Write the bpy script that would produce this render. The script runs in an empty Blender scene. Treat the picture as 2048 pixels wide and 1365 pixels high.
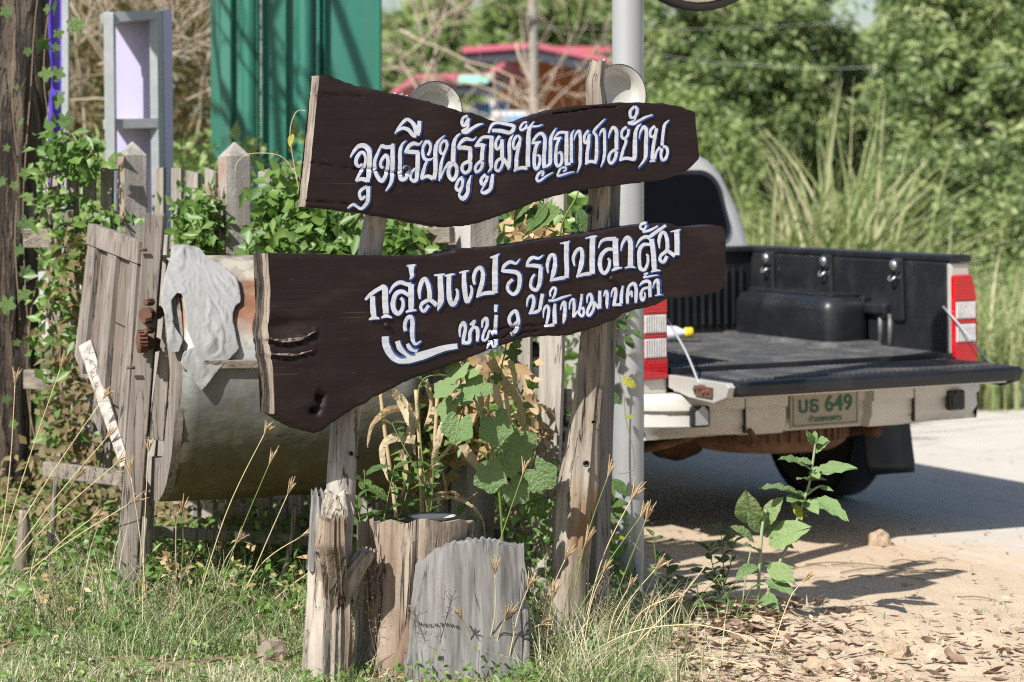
import bpy, bmesh, math, random
import numpy as np
from mathutils import Vector, Matrix, noise as mnoise, Quaternion
R = math.radians
sc = bpy.context.scene
col = sc.collection
random.seed(7); rng = np.random.default_rng(7)

# ------------------------------------------------------------------ camera, sky, sun, exposure
FPX, CX, HY, CH = 4600.0, 1024.0, 400.0, 1.5      # focal length in photo pixels, image centre, horizon row, lens height
cd = bpy.data.cameras.new('camera'); cam = bpy.data.objects.new('camera', cd); col.objects.link(cam)
cam.location = (0, 0, CH); cam.rotation_euler = (R(90), 0, 0)
cd.sensor_width = 36; cd.lens = FPX / 2048 * 36; cd.shift_y = -(682.5 - HY) / 2048
cd.clip_start = .1; cd.clip_end = 2000
cd.dof.use_dof = True; cd.dof.focus_distance = 7.4; cd.dof.aperture_fstop = 3.1
sc.camera = cam
SUN_EL, TOSUN = 43.0, Vector((-.63, -.776, 0)).normalized()
w = bpy.data.worlds.new('World'); sc.world = w; w.use_nodes = True
nt = w.node_tree; bg = nt.nodes['Background']
sky = nt.nodes.new('ShaderNodeTexSky'); sky.sky_type = 'NISHITA'; sky.sun_disc = False
sky.sun_elevation = R(SUN_EL); sky.sun_rotation = math.atan2(TOSUN.x, TOSUN.y)
sky.air_density = 1.2; sky.dust_density = 1.5; sky.ozone_density = 1.0
nt.links.new(sky.outputs[0], bg.inputs[0]); bg.inputs[1].default_value = .075
sd = bpy.data.lights.new('sun', 'SUN'); sd.energy = 5.0; sd.angle = R(.53); sd.color = (1, .965, .91)
so = bpy.data.objects.new('sun', sd); col.objects.link(so)
sdir = Vector((TOSUN.x * math.cos(R(SUN_EL)), TOSUN.y * math.cos(R(SUN_EL)), math.sin(R(SUN_EL))))
so.rotation_euler = sdir.to_track_quat('Z', 'Y').to_euler(); so.location = (-5, -5, 12)
vs = sc.view_settings; vs.view_transform = 'Standard'; vs.look = 'None'; vs.exposure = .68; vs.gamma = 1; vs.use_curve_mapping = False

sc.render.engine = 'CYCLES'; cy = sc.cycles; cy.use_denoising = False; cy.filter_width = 1.15; cy.max_bounces = 6; cy.diffuse_bounces = 3; cy.glossy_bounces = 2; cy.transmission_bounces = 3; cy.sample_clamp_indirect = 4; cy.sample_clamp_direct = 6; cy.use_adaptive_sampling = False
# ------------------------------------------------------------------ geometry helpers
def P(px, py, d): return Vector(((px - CX) / FPX * d, d, CH - (py - HY) / FPX * d))
def G(px, py):
    d = CH * FPX / (py - HY); return Vector(((px - CX) / FPX * d, d, 0))
ROOT = {}
def thing(name, label, cat, loc=(0, 0, 0), rotz=0, group=None, rot=None):
    o = bpy.data.objects.new(name, None); col.objects.link(o); o.empty_display_size = .1
    o.location = loc; o.rotation_euler = rot if rot else (0, 0, rotz)
    M = Matrix.Translation(Vector(loc)) @ o.rotation_euler.to_matrix().to_4x4()
    ROOT[o] = M; tag(o, label, cat, group); return o
def tag(o, label=None, cat=None, group=None, kind=None):
    if label: o['label'] = label
    if cat: o['category'] = cat
    if group: o['group'] = group
    if kind: o['kind'] = kind
    return o
def rootM(parent):
    p = parent
    while p is not None:
        if p in ROOT: return ROOT[p]
        p = p.parent
    return Matrix.Identity(4)
class MB:
    def __init__(s): s.v = []; s.f = []; s.m = []
    def add(s, vs, fs, m=0):
        o = len(s.v); s.v.extend([tuple(x) for x in vs]); s.f.extend([tuple(i + o for i in f) for f in fs]); s.m.extend([m] * len(fs)); return s
    def box(s, a, b, m=0):
        x0, y0, z0 = a; x1, y1, z1 = b
        return s.add([(x0,y0,z0),(x1,y0,z0),(x1,y1,z0),(x0,y1,z0),(x0,y0,z1),(x1,y0,z1),(x1,y1,z1),(x0,y1,z1)],
                     [(0,3,2,1),(4,5,6,7),(0,1,5,4),(1,2,6,5),(2,3,7,6),(3,0,4,7)], m)
    def bar(s, p, q, w, h, up=(0, 0, 1), m=0, w2=None, h2=None):
        p, q = Vector(p), Vector(q); t = (q - p).normalized(); sx = t.cross(Vector(up))
        if sx.length < 1e-4: sx = t.cross(Vector((1, 0, 0)))
        sx.normalize(); sz = sx.cross(t); w2 = w2 or w; h2 = h2 or h; vs = []
        for c, ww, hh in ((p, w, h), (q, w2, h2)):
            for a, b in ((-1,-1),(1,-1),(1,1),(-1,1)): vs.append(c + sx * (a * ww / 2) + sz * (b * hh / 2))
        return s.add(vs, [(0,1,2,3),(7,6,5,4),(0,4,5,1),(1,5,6,2),(2,6,7,3),(3,7,4,0)], m)
    def tube(s, pts, rad, n=8, m=0, cap=True):
        pts = [Vector(p) for p in pts]; k = len(pts)
        if not hasattr(rad, '__len__'): rad = [rad] * k
        ref = Vector((0, 0, 1)) if abs((pts[-1] - pts[0]).normalized().z) < .9 else Vector((1, 0, 0)); vs = []; fs = []
        for i, p in enumerate(pts):
            t = (pts[min(i + 1, k - 1)] - pts[max(i - 1, 0)]).normalized()
            a = t.cross(ref).normalized(); b = t.cross(a)
            for j in range(n):
                th = 2 * math.pi * j / n; vs.append(p + (a * math.cos(th) + b * math.sin(th)) * rad[i])
        for i in range(k - 1):
            for j in range(n): fs.append((i*n+j, i*n+(j+1)%n, (i+1)*n+(j+1)%n, (i+1)*n+j))
        if cap: fs.append(tuple(range(n))[::-1]); fs.append(tuple((k-1)*n + j for j in range(n)))
        return s.add(vs, fs, m)
    def lathe(s, prof, c, axis=(0, 0, 1), n=32, m=0, arc=2*math.pi, a0=0):
        c = Vector(c); ax = Vector(axis).normalized(); u = ax.cross(Vector((0, 0, 1)))
        if u.length < 1e-3: u = Vector((1, 0, 0))
        u.normalize(); v = ax.cross(u); vs = []; fs = []; full = arc > 6.28; cols = n if full else n + 1
        for r, h in prof:
            for j in range(cols):
                th = a0 + arc * j / n; vs.append(c + ax * h + (u * math.cos(th) + v * math.sin(th)) * r)
        for i in range(len(prof) - 1):
            for j in range(n): j2 = (j + 1) % cols; fs.append((i*cols+j, i*cols+j2, (i+1)*cols+j2, (i+1)*cols+j))
        return s.add(vs, fs, m)
    def prism(s, poly, ext, m=0):
        n = len(poly); e = Vector(ext); a = [Vector(p) for p in poly]; b = [p + e for p in a]
        return s.add(a + b, [tuple(range(n))[::-1], tuple(range(n, 2*n))] + [(i, (i+1)%n, (i+1)%n+n, i+n) for i in range(n)], m)
    def gnarly(s, path, rad, n=20, rings=50, amp=.18, seed=0, groove=6, m=0, ragged=0, flat=1.0):
        path = [Vector(p) for p in path]; L = [0]
        for i in range(1, len(path)): L.append(L[-1] + (path[i] - path[i-1]).length)
        vs = []; fs = []
        for i in range(rings):
            t = L[-1] * i / (rings - 1); k = 1
            while k < len(L) - 1 and L[k] < t: k += 1
            u = (t - L[k-1]) / max(L[k] - L[k-1], 1e-6); u = min(max(u, 0), 1)
            us = u * u * (3 - 2 * u)
            c = path[k-1].lerp(path[k], u); r = rad[k-1] * (1 - us) + rad[k] * us
            for j in range(n):
                th = 2 * math.pi * j / n; ca, sa = math.cos(th), math.sin(th)
                g = mnoise.noise(Vector((ca * groove * .5, sa * groove * .5, t * 1.6 + seed * 7)))
                g2 = mnoise.noise(Vector((ca * 1.1, sa * 1.1, t * 4 + seed * 3)))
                g3 = mnoise.noise(Vector((ca * groove * 1.4, sa * groove * 1.4, t * 2.2 + seed * 5)))
                rr = r * (1 + amp * (.9 * g + .8 * g2 + .45 * g3))
                z = 0
                if ragged and i == rings - 1: z = ragged * mnoise.noise(Vector((ca * 3, sa * 3, seed)))
                vs.append(c + Vector((ca * rr, sa * rr * flat, z)))
        for i in range(rings - 1):
            for j in range(n): fs.append((i*n+j, i*n+(j+1)%n, (i+1)*n+(j+1)%n, (i+1)*n+j))
        ctr = path[-1] + Vector((0, 0, -.008)); vs.append(ctr); b = (rings - 1) * n
        for j in range(n): fs.append((b + j, b + (j+1) % n, rings * n))
        return s.add(vs, fs, m)
    def build(s, name, mats, parent=None, local=False, smooth=False, bevel=0, auto=None):
        me = bpy.data.meshes.new(name)
        v = s.v
        if parent is not None and not local:
            Mi = rootM(parent).inverted(); v = [tuple(Mi @ Vector(x)) for x in v]
        me.from_pydata(v, [], s.f)
        for mm in (mats if isinstance(mats, (list, tuple)) else [mats]): me.materials.append(mm)
        if any(s.m): me.polygons.foreach_set('material_index', s.m)
        if smooth: me.polygons.foreach_set('use_smooth', [True] * len(me.polygons))
        me.update()
        o = bpy.data.objects.new(name, me); col.objects.link(o); o.parent = parent
        if smooth and auto: me.set_sharp_from_angle(angle=R(auto))
        if bevel:
            bm = o.modifiers.new('bevel', 'BEVEL'); bm.width = bevel; bm.segments = 2; bm.limit_method = 'ANGLE'; bm.angle_limit = R(40)
        return o
def smooth_path(pts, k=6):
    pts = [Vector(p) for p in pts]; out = []
    for i in range(len(pts) - 1):
        p0 = pts[max(i-1, 0)]; p1 = pts[i]; p2 = pts[i+1]; p3 = pts[min(i+2, len(pts)-1)]
        for j in range(k):
            t = j / k; out.append(.5 * ((2*p1) + (p2-p0)*t + (2*p0-5*p1+4*p2-p3)*t*t + (3*p1-p0-3*p2+p3)*t**3))
    out.append(pts[-1]); return out

# vectorised clouds of small leaves: pos (n,3), direction (n,3), length, width, tint
def norm(a): return a / np.maximum(np.linalg.norm(a, axis=1, keepdims=True), 1e-9)
def leaf_cloud(name, pos, dr, ln, wd, tint, mat, parent=None, fold=.25, stuff=False, curl=.0, nrm=None):
    n = len(pos); dr = norm(dr); r0 = nrm if nrm is not None else rng.normal(size=(n, 3)); sx = norm(np.cross(dr, r0)); up = np.cross(sx, dr)
    ln = np.broadcast_to(np.asarray(ln, float), (n,))[:, None]; wd = np.broadcast_to(np.asarray(wd, float), (n,))[:, None]
    if parent is not None: pos = pos - np.array(rootM(parent).translation)
    base = pos; mid = pos + dr * ln * .45; tip = pos + dr * ln - up * ln * curl
    l = mid - sx * wd / 2 + up * wd * fold; r = mid + sx * wd / 2 + up * wd * fold
    v = np.stack([base, r, tip, l], 1).reshape(-1, 3)
    i = np.arange(n) * 4
    tri = np.stack([i, i+1, i+2, i, i+2, i+3], 1).reshape(-1, 3)
    return raw_mesh(name, v, tri, np.repeat(tint, 2), mat, parent, stuff)
def raw_mesh(name, v, tri, tint, mat, parent=None, stuff=False):
    me = bpy.data.meshes.new(name); me.vertices.add(len(v)); me.vertices.foreach_set('co', np.ascontiguousarray(v, dtype=np.float32).ravel())
    k = tri.shape[1]; me.loops.add(tri.size); me.loops.foreach_set('vertex_index', np.ascontiguousarray(tri, dtype=np.int32).ravel())
    me.polygons.add(len(tri)); me.polygons.foreach_set('loop_start', np.arange(len(tri), dtype=np.int32) * k)
    me.update(calc_edges=True); me.validate()
    if len(me.polygons) == len(tri):
        at = me.attributes.new('tint', 'FLOAT', 'FACE'); at.data.foreach_set('value', np.ascontiguousarray(tint, dtype=np.float32))
    me.materials.append(mat); o = bpy.data.objects.new(name, me); col.objects.link(o); o.parent = parent
    if stuff: o['kind'] = 'stuff'
    return o
# thin curved blades (grass): base, lean direction, height, width
def blade_cloud(name, base, lean, ht, wd, tint, mat, parent=None, segs=3, droop=.6, stuff=True, power=1.8):
    n = len(base); ht = ht[:, None]; wd = wd[:, None]
    if parent is not None: base = base - np.array(rootM(parent).translation)
    side = norm(np.cross(lean + rng.normal(size=(n, 3)) * .4, np.array([0, 0, 1.0])[None]));
    rows = []
    for s in range(segs + 1):
        t = s / segs; c = base + np.array([0, 0, 1.0])[None] * ht * (t - droop * .45 * t * t * np.linalg.norm(lean, axis=1, keepdims=True)) + lean * ht * (t ** power)
        ww = wd * (1 - .92 * t ** 1.5) * .5; rows.append(c - side * ww); rows.append(c + side * ww)
    v = np.stack(rows, 1).reshape(-1, 3); k = 2 * (segs + 1); i = np.arange(n) * k; q = []
    for s in range(segs): q.append(np.stack([i+2*s, i+2*s+1, i+2*s+3, i+2*s+2], 1))
    quad = np.stack(q, 1).reshape(-1, 4)
    return raw_mesh(name, v, quad, np.repeat(tint, segs), mat, parent, stuff)

# ------------------------------------------------------------------ materials
class NT:
    def __init__(s, name):
        s.mat = bpy.data.materials.new(name); s.mat.use_nodes = True; s.t = s.mat.node_tree; s.b = s.t.nodes['Principled BSDF']; s.out = s.t.nodes['Material Output']
    def n(s, ty, ins=None, **props):
        x = s.t.nodes.new('ShaderNode' + ty)
        for k, v in props.items(): setattr(x, k, v)
        for k, v in (ins or {}).items(): s.set(x, k, v)
        return x
    def set(s, x, k, v):
        if isinstance(v, bpy.types.NodeSocket): s.t.links.new(v, x.inputs[k])
        else: x.inputs[k].default_value = v
    def co(s, scale=(1, 1, 1), kind='Object', loc=(0, 0, 0), rot=(0, 0, 0)):
        c = s.n('TexCoord'); return s.n('Mapping', {'Vector': c.outputs[kind], 'Scale': scale, 'Location': loc, 'Rotation': rot}).outputs[0]
    def noise(s, vec, scale=5, detail=4, rough=.55, dist=0):
        return s.n('TexNoise', {'Vector': vec, 'Scale': scale, 'Detail': detail, 'Roughness': rough, 'Distortion': dist}).outputs['Fac']
    def ramp(s, fac, stops, interp='LINEAR'):
        x = s.n('ValToRGB', {'Fac': fac}); e = x.color_ramp.elements; x.color_ramp.interpolation = interp
        while len(e) < len(stops): e.new(.5)
        for el, (p, c) in zip(e, stops): el.position = p; el.color = (c[0], c[1], c[2], 1) if hasattr(c, '__len__') else (c, c, c, 1)
        return x.outputs[0]
    def mix(s, fac, a, b, mode='MIX'):
        x = s.n('Mix', data_type='RGBA', blend_type=mode)
        for k, v in ((0, fac), (6, a), (7, b)):
            if isinstance(v, tuple) and len(v) == 3: v = v + (1,)
            s.set(x, k, v)
        return x.outputs[2]
    def math(s, op, a, b=0):
        x = s.n('Math', operation=op); s.set(x, 0, a); s.set(x, 1, b); return x.outputs[0]
    def bump(s, h, strength=.5, dist=.01, nrm=None):
        d = {'Height': h, 'Strength': strength, 'Distance': dist}
        if nrm: d['Normal'] = nrm
        return s.n('Bump', d).outputs[0]
    def fin(s, color=None, rough=.8, normal=None, **kw):
        if color is not None:
            if isinstance(color, tuple) and len(color) == 3: color = color + (1,)
            s.set(s.b, 'Base Color', color)
        s.set(s.b, 'Roughness', rough)
        if normal is not None: s.set(s.b, 'Normal', normal)
        for k, v in kw.items(): s.set(s.b, k.replace('_', ' '), v)
        return s.mat
def wood(name, dark, mid, light, axis='z', patch=None, rough=.88, fine=26, bumpd=.006, patch_amt=(.55, .7), cracks=True):
    m = NT(name); f, l = fine, 1.6
    sca = {'z': (f, f, l), 'x': (l, f, f), 'y': (f, l, f)}[axis]
    g = m.noise(m.co(sca), 1, 6, .65, .3); big = m.noise(m.co(), 3.2, 3); tiny = m.noise(m.co(), 60, 3)
    c = m.ramp(g, [(.28, dark), (.5, mid), (.74, light)])
    c = m.mix(m.math('MULTIPLY', m.math('SUBTRACT', big, .3), .7), c, tuple(x * .62 for x in mid))
    if patch: c = m.mix(m.ramp(m.noise(m.co((2.2, 2.2, 1.0), loc=(3, 1, 2)), 2.4, 4), [(patch_amt[0], 0.), (patch_amt[1], .85)]), c, patch)
    h = g
    if cracks:
        s2 = tuple(x * .42 if x > 2 else x * .8 for x in sca); k = m.noise(m.co(s2, loc=(4, 7, 1)), 1, 4, .6, .5)
        band = m.math('ABSOLUTE', m.math('SUBTRACT', k, .5)); gate = m.ramp(m.noise(m.co((3, 3, 2), loc=(9, 3, 5)), 2.5, 3), [(.42, 0.), (.58, 1.)])
        kk = m.math('SUBTRACT', 1.0, m.math('MULTIPLY', m.ramp(band, [(.0, 1.), (.018, 0.)]), gate))
        c = m.mix(kk, tuple(x * .4 for x in dark), c); h = m.math('ADD', g, m.math('MULTIPLY', kk, .9))
        pit = m.ramp(m.noise(m.co((1, 1, .6), loc=(2, 8, 3)), 34, 3, .6), [(.66, 0.), (.74, .6)]); c = m.mix(pit, c, tuple(x * .6 for x in dark))
    h = m.math('ADD', h, m.math('MULTIPLY', tiny, .15))
    return m.fin(c, rough, m.bump(h, .9, bumpd))
def plain(name, c, rough=.6, var=.15, scale=12, bumpd=.0, metallic=0, dirt=None, dirt_r=(.5, .75), **kw):
    m = NT(name); n = m.noise(m.co(), scale, 5)
    cc = m.mix(n, tuple(x * (1 - var) for x in c), tuple(min(1, x * (1 + var)) for x in c))
    rr = m.math('ADD', m.math('MULTIPLY', n, .2), rough - .1)
    if dirt: cc = m.mix(m.ramp(m.noise(m.co(loc=(5, 2, 1)), scale * .4, 6, .65), [(dirt_r[0], 0.), (dirt_r[1], 1.)]), cc, dirt)
    return m.fin(cc, rr, m.bump(m.noise(m.co(), scale * 6, 4), .6, bumpd) if bumpd else None, Metallic=metallic, **kw)
def leafmat(name, cols, trans=.35, rough=.5, per_object=False, spec=.5):
    m = NT(name)
    if per_object: f = m.n('ObjectInfo').outputs['Random']
    else: f = m.n('Attribute', attribute_name='tint').outputs['Fac']
    c = m.ramp(f, [(i / max(1, len(cols) - 1), q) for i, q in enumerate(cols)])
    if per_object:
        c = m.mix(m.noise(m.co(), 40, 4), c, tuple(x * .6 for x in cols[0]), 'MIX') if False else m.mix(m.math('MULTIPLY', m.noise(m.co(), 55, 4), .35), c, tuple(min(1, x * 1.35) for x in cols[-1]))
    nb = None
    if per_object:
        xyz = m.n('SeparateXYZ', {0: m.co()}); ax = m.math('ABSOLUTE', xyz.outputs[0]); an = m.math('ARCTAN2', ax, m.math('ADD', xyz.outputs[1], .12)); vn = m.ramp(m.math('ABSOLUTE', m.math('SINE', m.math('MULTIPLY', an, 4.2))), [(0, 1.), (.10, 0.)])
        vn = m.math('MAXIMUM', vn, m.ramp(ax, [(0, 1.), (.018, 0.)])); c = m.mix(m.math('MULTIPLY', vn, .45), c, tuple(min(1, x * 1.9 + .03) for x in cols[1])); nb = m.bump(m.math('ADD', vn, m.noise(m.co(), 9, 4)), .5, .04)
    m.fin(c, rough, nb); m.set(m.b, 'Specular IOR Level', spec)
    if trans:
        tr = m.n('BsdfTranslucent', {'Color': m.mix(.45, c, (.22, .40, .05), 'MIX')}); ms = m.n('MixShader', {0: trans, 1: m.b.outputs[0], 2: tr.outputs[0]})
        m.t.links.new(ms.outputs[0], m.out.inputs[0])
    return m.mat
M = {}
M['post_wood'] = wood('post_wood', (.06,.048,.038), (.25,.21,.168), (.42,.37,.31), 'z', patch=(.21,.115,.045), patch_amt=(.54,.66), bumpd=.008)
M['foot_wood'] = wood('foot_wood', (.08,.064,.05), (.33,.285,.235), (.50,.45,.385), 'z', patch=(.20,.13,.075), patch_amt=(.56,.68), bumpd=.010)
M['grey_post'] = wood('grey_post', (.10,.09,.085), (.30,.275,.25), (.48,.45,.41), 'z', bumpd=.006)
M['slab_wood'] = wood('slab_wood', (.075,.070,.067), (.195,.187,.18), (.30,.29,.28), 'z', fine=34, bumpd=.003)
M['stump_wood'] = wood('stump_wood', (.07,.05,.038), (.29,.235,.18), (.43,.37,.30), 'z', patch=(.15,.08,.05), patch_amt=(.5,.68), bumpd=.012)
M['frame_wood'] = wood('frame_wood', (.075,.062,.053), (.20,.172,.148), (.31,.275,.24), 'z', fine=40, bumpd=.003)
M['panel_wood'] = wood('panel_wood', (.055,.043,.035), (.15,.122,.10), (.22,.185,.155), 'z', fine=40, bumpd=.003)
M['pale_wood'] = wood('pale_wood', (.16,.14,.12), (.36,.328,.29), (.50,.465,.42), 'z', fine=36, bumpd=.003)
M['rail_wood'] = wood('rail_wood', (.075,.063,.05), (.20,.172,.138), (.30,.265,.22), 'x', fine=34, bumpd=.003)
M['picket_wood'] = wood('picket_wood', (.10,.087,.076), (.26,.235,.205), (.40,.37,.33), 'z', fine=30, bumpd=.003, patch=(.16,.14,.12))
def m_board():
    m = NT('board_paint'); g = m.noise(m.co((1.6, 30, 44)), 1, 6, .62, .25); big = m.noise(m.co(), 5, 4)
    c = m.mix(big, (.0100, .0046, .0047), (.0165, .0080, .0080)); sp = m.ramp(m.noise(m.co((1, 1, 2)), 46, 3, .7), [(.64, 0.), (.72, .6)]); c = m.mix(m.ramp(m.noise(m.co((1.2, 1, 3), loc=(2, 2, 2)), 3.5, 5, .6), [(.5, 0.), (.7, .55)]), c, (.034, .021, .019))
    c = m.mix(sp, c, (.06, .048, .043)); sc_ = m.ramp(m.noise(m.co((3, 60, 130), loc=(2, 0, 5)), 1, 2, .4), [(.69, 0.), (.75, .6)]); c = m.mix(sc_, c, (.08, .06, .05))
    m.set(m.b, 'Specular IOR Level', .28)
    return m.fin(c, m.math('ADD', .46, m.math('MULTIPLY', big, .25)), m.bump(m.math('ADD', g, m.math('MULTIPLY', m.noise(m.co((9, 60, 50)), 1, 4), .35)), .6, .005))
M['board_paint'] = m_board()
M['end_grain'] = wood('end_grain', (.07,.055,.045), (.22,.18,.145), (.36,.31,.26), 'z', fine=60, bumpd=.004, patch=(.06,.045,.04), patch_amt=(.52,.66))
def m_letter():
    m = NT('letter_paint'); n = m.noise(m.co((3, 1, 3)), 30, 4); c = m.mix(n, (.50, .52, .57), (.61, .62, .655))
    ch = m.ramp(m.noise(m.co((8, 40, 60)), 1, 3, .6), [(.70, 0.), (.78, .45)]); return m.fin(m.mix(ch, c, (.3, .28, .28)), .5, m.bump(m.noise(m.co((4, 60, 80)), 1, 4), .35, .002))
M['letter_paint'] = m_letter()
M['letter_blue'] = plain('letter_blue', (.02, .075, .33), .5, .3, 30)
def m_conc():
    m = NT('concrete_post'); n = m.noise(m.co(), 9, 6, .65); st = m.noise(m.co((14, 14, 1.1)), 1, 5, .6); fine = m.noise(m.co(), 70, 4, .7)
    c = m.mix(n, (.25, .23, .205), (.42, .395, .36)); c = m.mix(m.ramp(st, [(.42, .75), (.62, 0.)]), c, (.13, .12, .11)); c = m.mix(m.ramp(m.noise(m.co(loc=(3, 4, 5)), 22, 4), [(.58, 0.), (.7, .5)]), c, (.30, .22, .17))
    return m.fin(c, .95, m.bump(m.math('ADD', n, m.math('MULTIPLY', fine, .5)), .8, .008))
M['concrete_post'] = m_conc()
M['concrete_red'] = plain('concrete_red', (.27, .17, .115), .9, .3, 10, .004, dirt=(.34, .31, .275), dirt_r=(.40, .58))
M['concrete_sunlit'] = plain('concrete_sunlit', (.40, .385, .36), .9, .15, 8, .004, dirt=(.26, .24, .21), dirt_r=(.5, .75))  # lighter concrete for one post's left face, sunlight put into the colour
M['steel_pole'] = plain('steel_pole', (.36, .37, .385), .36, .05, 3, 0, metallic=.3, dirt=(.30, .295, .285), dirt_r=(.55, .9))
M['galv'] = plain('galv', (.36, .38, .39), .5, .2, 14, 0, metallic=.4)
M['lavender'] = plain('lavender', (.40, .375, .55), .4, .06, 3)
M['violet'] = plain('violet', (.10, .05, .50), .35, .15, 3)
M['white_metal'] = plain('white_metal', (.44, .44, .455), .45, .08, 4, dirt=(.4,.38,.34), dirt_r=(.6,.9))
def m_green():
    m = NT('green_sheet'); n = m.noise(m.co(), 2, 5); st = m.noise(m.co((22, 22, .7)), 1, 5, .6); c = m.mix(n, (.018, .125, .088), (.024, .165, .115)); c = m.mix(m.ramp(st, [(.5, 0.), (.72, .55)]), c, (.045, .12, .09))
    c = m.mix(m.ramp(m.noise(m.co((9, 9, 1.2), loc=(3, 3, 0)), 1, 4), [(.62, 0.), (.74, .6)]), c, (.015, .075, .055)); return m.fin(c, m.math('ADD', .34, m.math('MULTIPLY', st, .25)), m.bump(n, .2, .01))
M['green_sheet'] = m_green()
M['rust'] = plain('rust', (.11, .048, .028), .85, .4, 60, .003)
M['enamel'] = plain('enamel', (.52, .51, .48), .22, .06, 8, dirt=(.50,.47,.40), dirt_r=(.52,.8))
M['enamel_rust'] = plain('enamel_rust', (.60, .58, .53), .25, .08, 8, dirt=(.20,.10,.045), dirt_r=(.63,.68))
M['enamel_rim'] = plain('enamel_rim', (.03, .025, .06), .35, .3, 30)
M['cloth'] = plain('cloth', (.25, .25, .245), .95, .10, 16, .0015, dirt=(.19,.18,.16), dirt_r=(.5,.8))
def m_drum():
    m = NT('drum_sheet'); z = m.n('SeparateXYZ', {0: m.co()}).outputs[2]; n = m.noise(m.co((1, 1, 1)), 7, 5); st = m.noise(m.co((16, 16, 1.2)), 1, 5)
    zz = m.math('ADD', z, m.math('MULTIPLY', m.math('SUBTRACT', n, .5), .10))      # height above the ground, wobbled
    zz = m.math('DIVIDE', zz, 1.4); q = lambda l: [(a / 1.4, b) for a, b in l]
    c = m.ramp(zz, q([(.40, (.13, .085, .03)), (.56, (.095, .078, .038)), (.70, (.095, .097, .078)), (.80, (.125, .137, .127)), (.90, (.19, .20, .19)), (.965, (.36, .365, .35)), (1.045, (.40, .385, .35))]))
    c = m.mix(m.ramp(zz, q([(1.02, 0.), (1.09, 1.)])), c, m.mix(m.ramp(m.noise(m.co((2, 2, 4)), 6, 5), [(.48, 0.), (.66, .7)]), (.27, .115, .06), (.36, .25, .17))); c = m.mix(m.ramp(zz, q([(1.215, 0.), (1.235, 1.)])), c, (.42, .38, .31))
    c = m.mix(m.ramp(st, [(.48, 0.), (.66, .75)]), c, m.mix(n, (.07, .045, .02), (.24, .23, .20))); c = m.mix(m.ramp(m.noise(m.co(loc=(4, 2, 2)), 13, 5, .65), [(.5, 0.), (.68, .6)]), c, m.mix(n, (.04, .035, .025), (.20, .13, .05)))
    return m.fin(c, .55, m.bump(m.noise(m.co((2, 2, 3)), 5, 4), .5, .012), Metallic=.25)
M['drum_sheet'] = m_drum()
def m_bark():
    m = NT('bark'); g = m.noise(m.co((20, 20, 2.6)), 1, 7, .72, .8); f = m.noise(m.co((60, 60, 14)), 1, 4, .7); k = m.math('ABSOLUTE', m.math('SUBTRACT', m.noise(m.co((11, 11, 1.5), loc=(3, 1, 0)), 1, 5, .6, .6), .5))
    c = m.ramp(g, [(.3, (.022, .015, .011)), (.5, (.085, .060, .042)), (.7, (.235, .18, .13))]); kk = m.ramp(k, [(0, 0.), (.05, 1.)]); c = m.mix(kk, (.022, .015, .012), c); c = m.mix(m.ramp(m.noise(m.co((2, 2, 1)), 2.5, 3), [(.5, 0.), (.7, .4)]), c, (.21, .18, .15))
    return m.fin(c, .95, m.bump(m.math('ADD', m.math('ADD', g, kk), m.math('MULTIPLY', f, .4)), 1., .03))
M['bark'] = m_bark()
M['bark_grey'] = plain('bark_grey', (.20, .165, .125), .95, .35, 8, .01)
M['twig'] = plain('twig', (.36, .29, .22), .9, .3, 5)
M['twig_dark'] = plain('twig_dark', (.20, .15, .10), .9, .3, 5)
M['dry_leaf'] = leafmat('dry_leaf', [(.20,.115,.05),(.40,.26,.13),(.50,.36,.20),(.56,.43,.26)], .3, .7)
M['corn_leaf'] = leafmat('corn_leaf', [(.26,.16,.08),(.40,.31,.19),(.47,.39,.26)], .3, .65, per_object=True)
M['litter'] = leafmat('litter', [(.12,.07,.045),(.23,.15,.10),(.35,.25,.175),(.47,.37,.27)], 0, .7)
M['vine_leaf'] = leafmat('vine_leaf', [(.065,.14,.03),(.115,.21,.045),(.20,.30,.07)], .35, .45)
M['vine_leaf_obj'] = leafmat('vine_leaf_obj', [(.045,.095,.026),(.075,.14,.035),(.12,.19,.05)], .3, .45, True)
M['gourd_leaf'] = leafmat('gourd_leaf', [(.13,.21,.085),(.17,.26,.105),(.22,.31,.13)], .28, .65, True, .3)
M['weed_leaf'] = leafmat('weed_leaf', [(.11,.185,.075),(.145,.225,.095),(.20,.27,.11)], .15, .6, True, .3)
M['yellow_leaf'] = leafmat('yellow_leaf', [(.25,.33,.04),(.38,.42,.06),(.5,.44,.07)], .4, .5, True)
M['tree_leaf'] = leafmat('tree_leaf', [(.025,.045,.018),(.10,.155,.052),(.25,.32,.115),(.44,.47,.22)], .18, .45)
M['far_leaf'] = leafmat('far_leaf', [(.17,.24,.08),(.26,.34,.12),(.36,.43,.17)], .38, .5)
M['brush_leaf'] = leafmat('brush_leaf', [(.10,.07,.035),(.17,.12,.06),(.24,.18,.09),(.13,.16,.05)], .3, .8)
M['reed'] = leafmat('reed', [(.22,.30,.11),(.33,.40,.17),(.45,.47,.24),(.58,.50,.33)], .4, .6)
M['grass'] = leafmat('grass', [(.10,.18,.06),(.17,.27,.10),(.30,.36,.16),(.55,.49,.33),(.70,.63,.46)], .3, .6)
M['straw'] = plain('straw', (.54, .45, .26), .8, .2, 30)
M['straw_head'] = plain('straw_head', (.42, .31, .18), .9, .3, 40)
M['green_stem'] = plain('green_stem', (.16, .22, .06), .6, .25, 20)
M['weed_stem'] = plain('weed_stem', (.25, .30, .17), .7, .2, 20)
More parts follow.
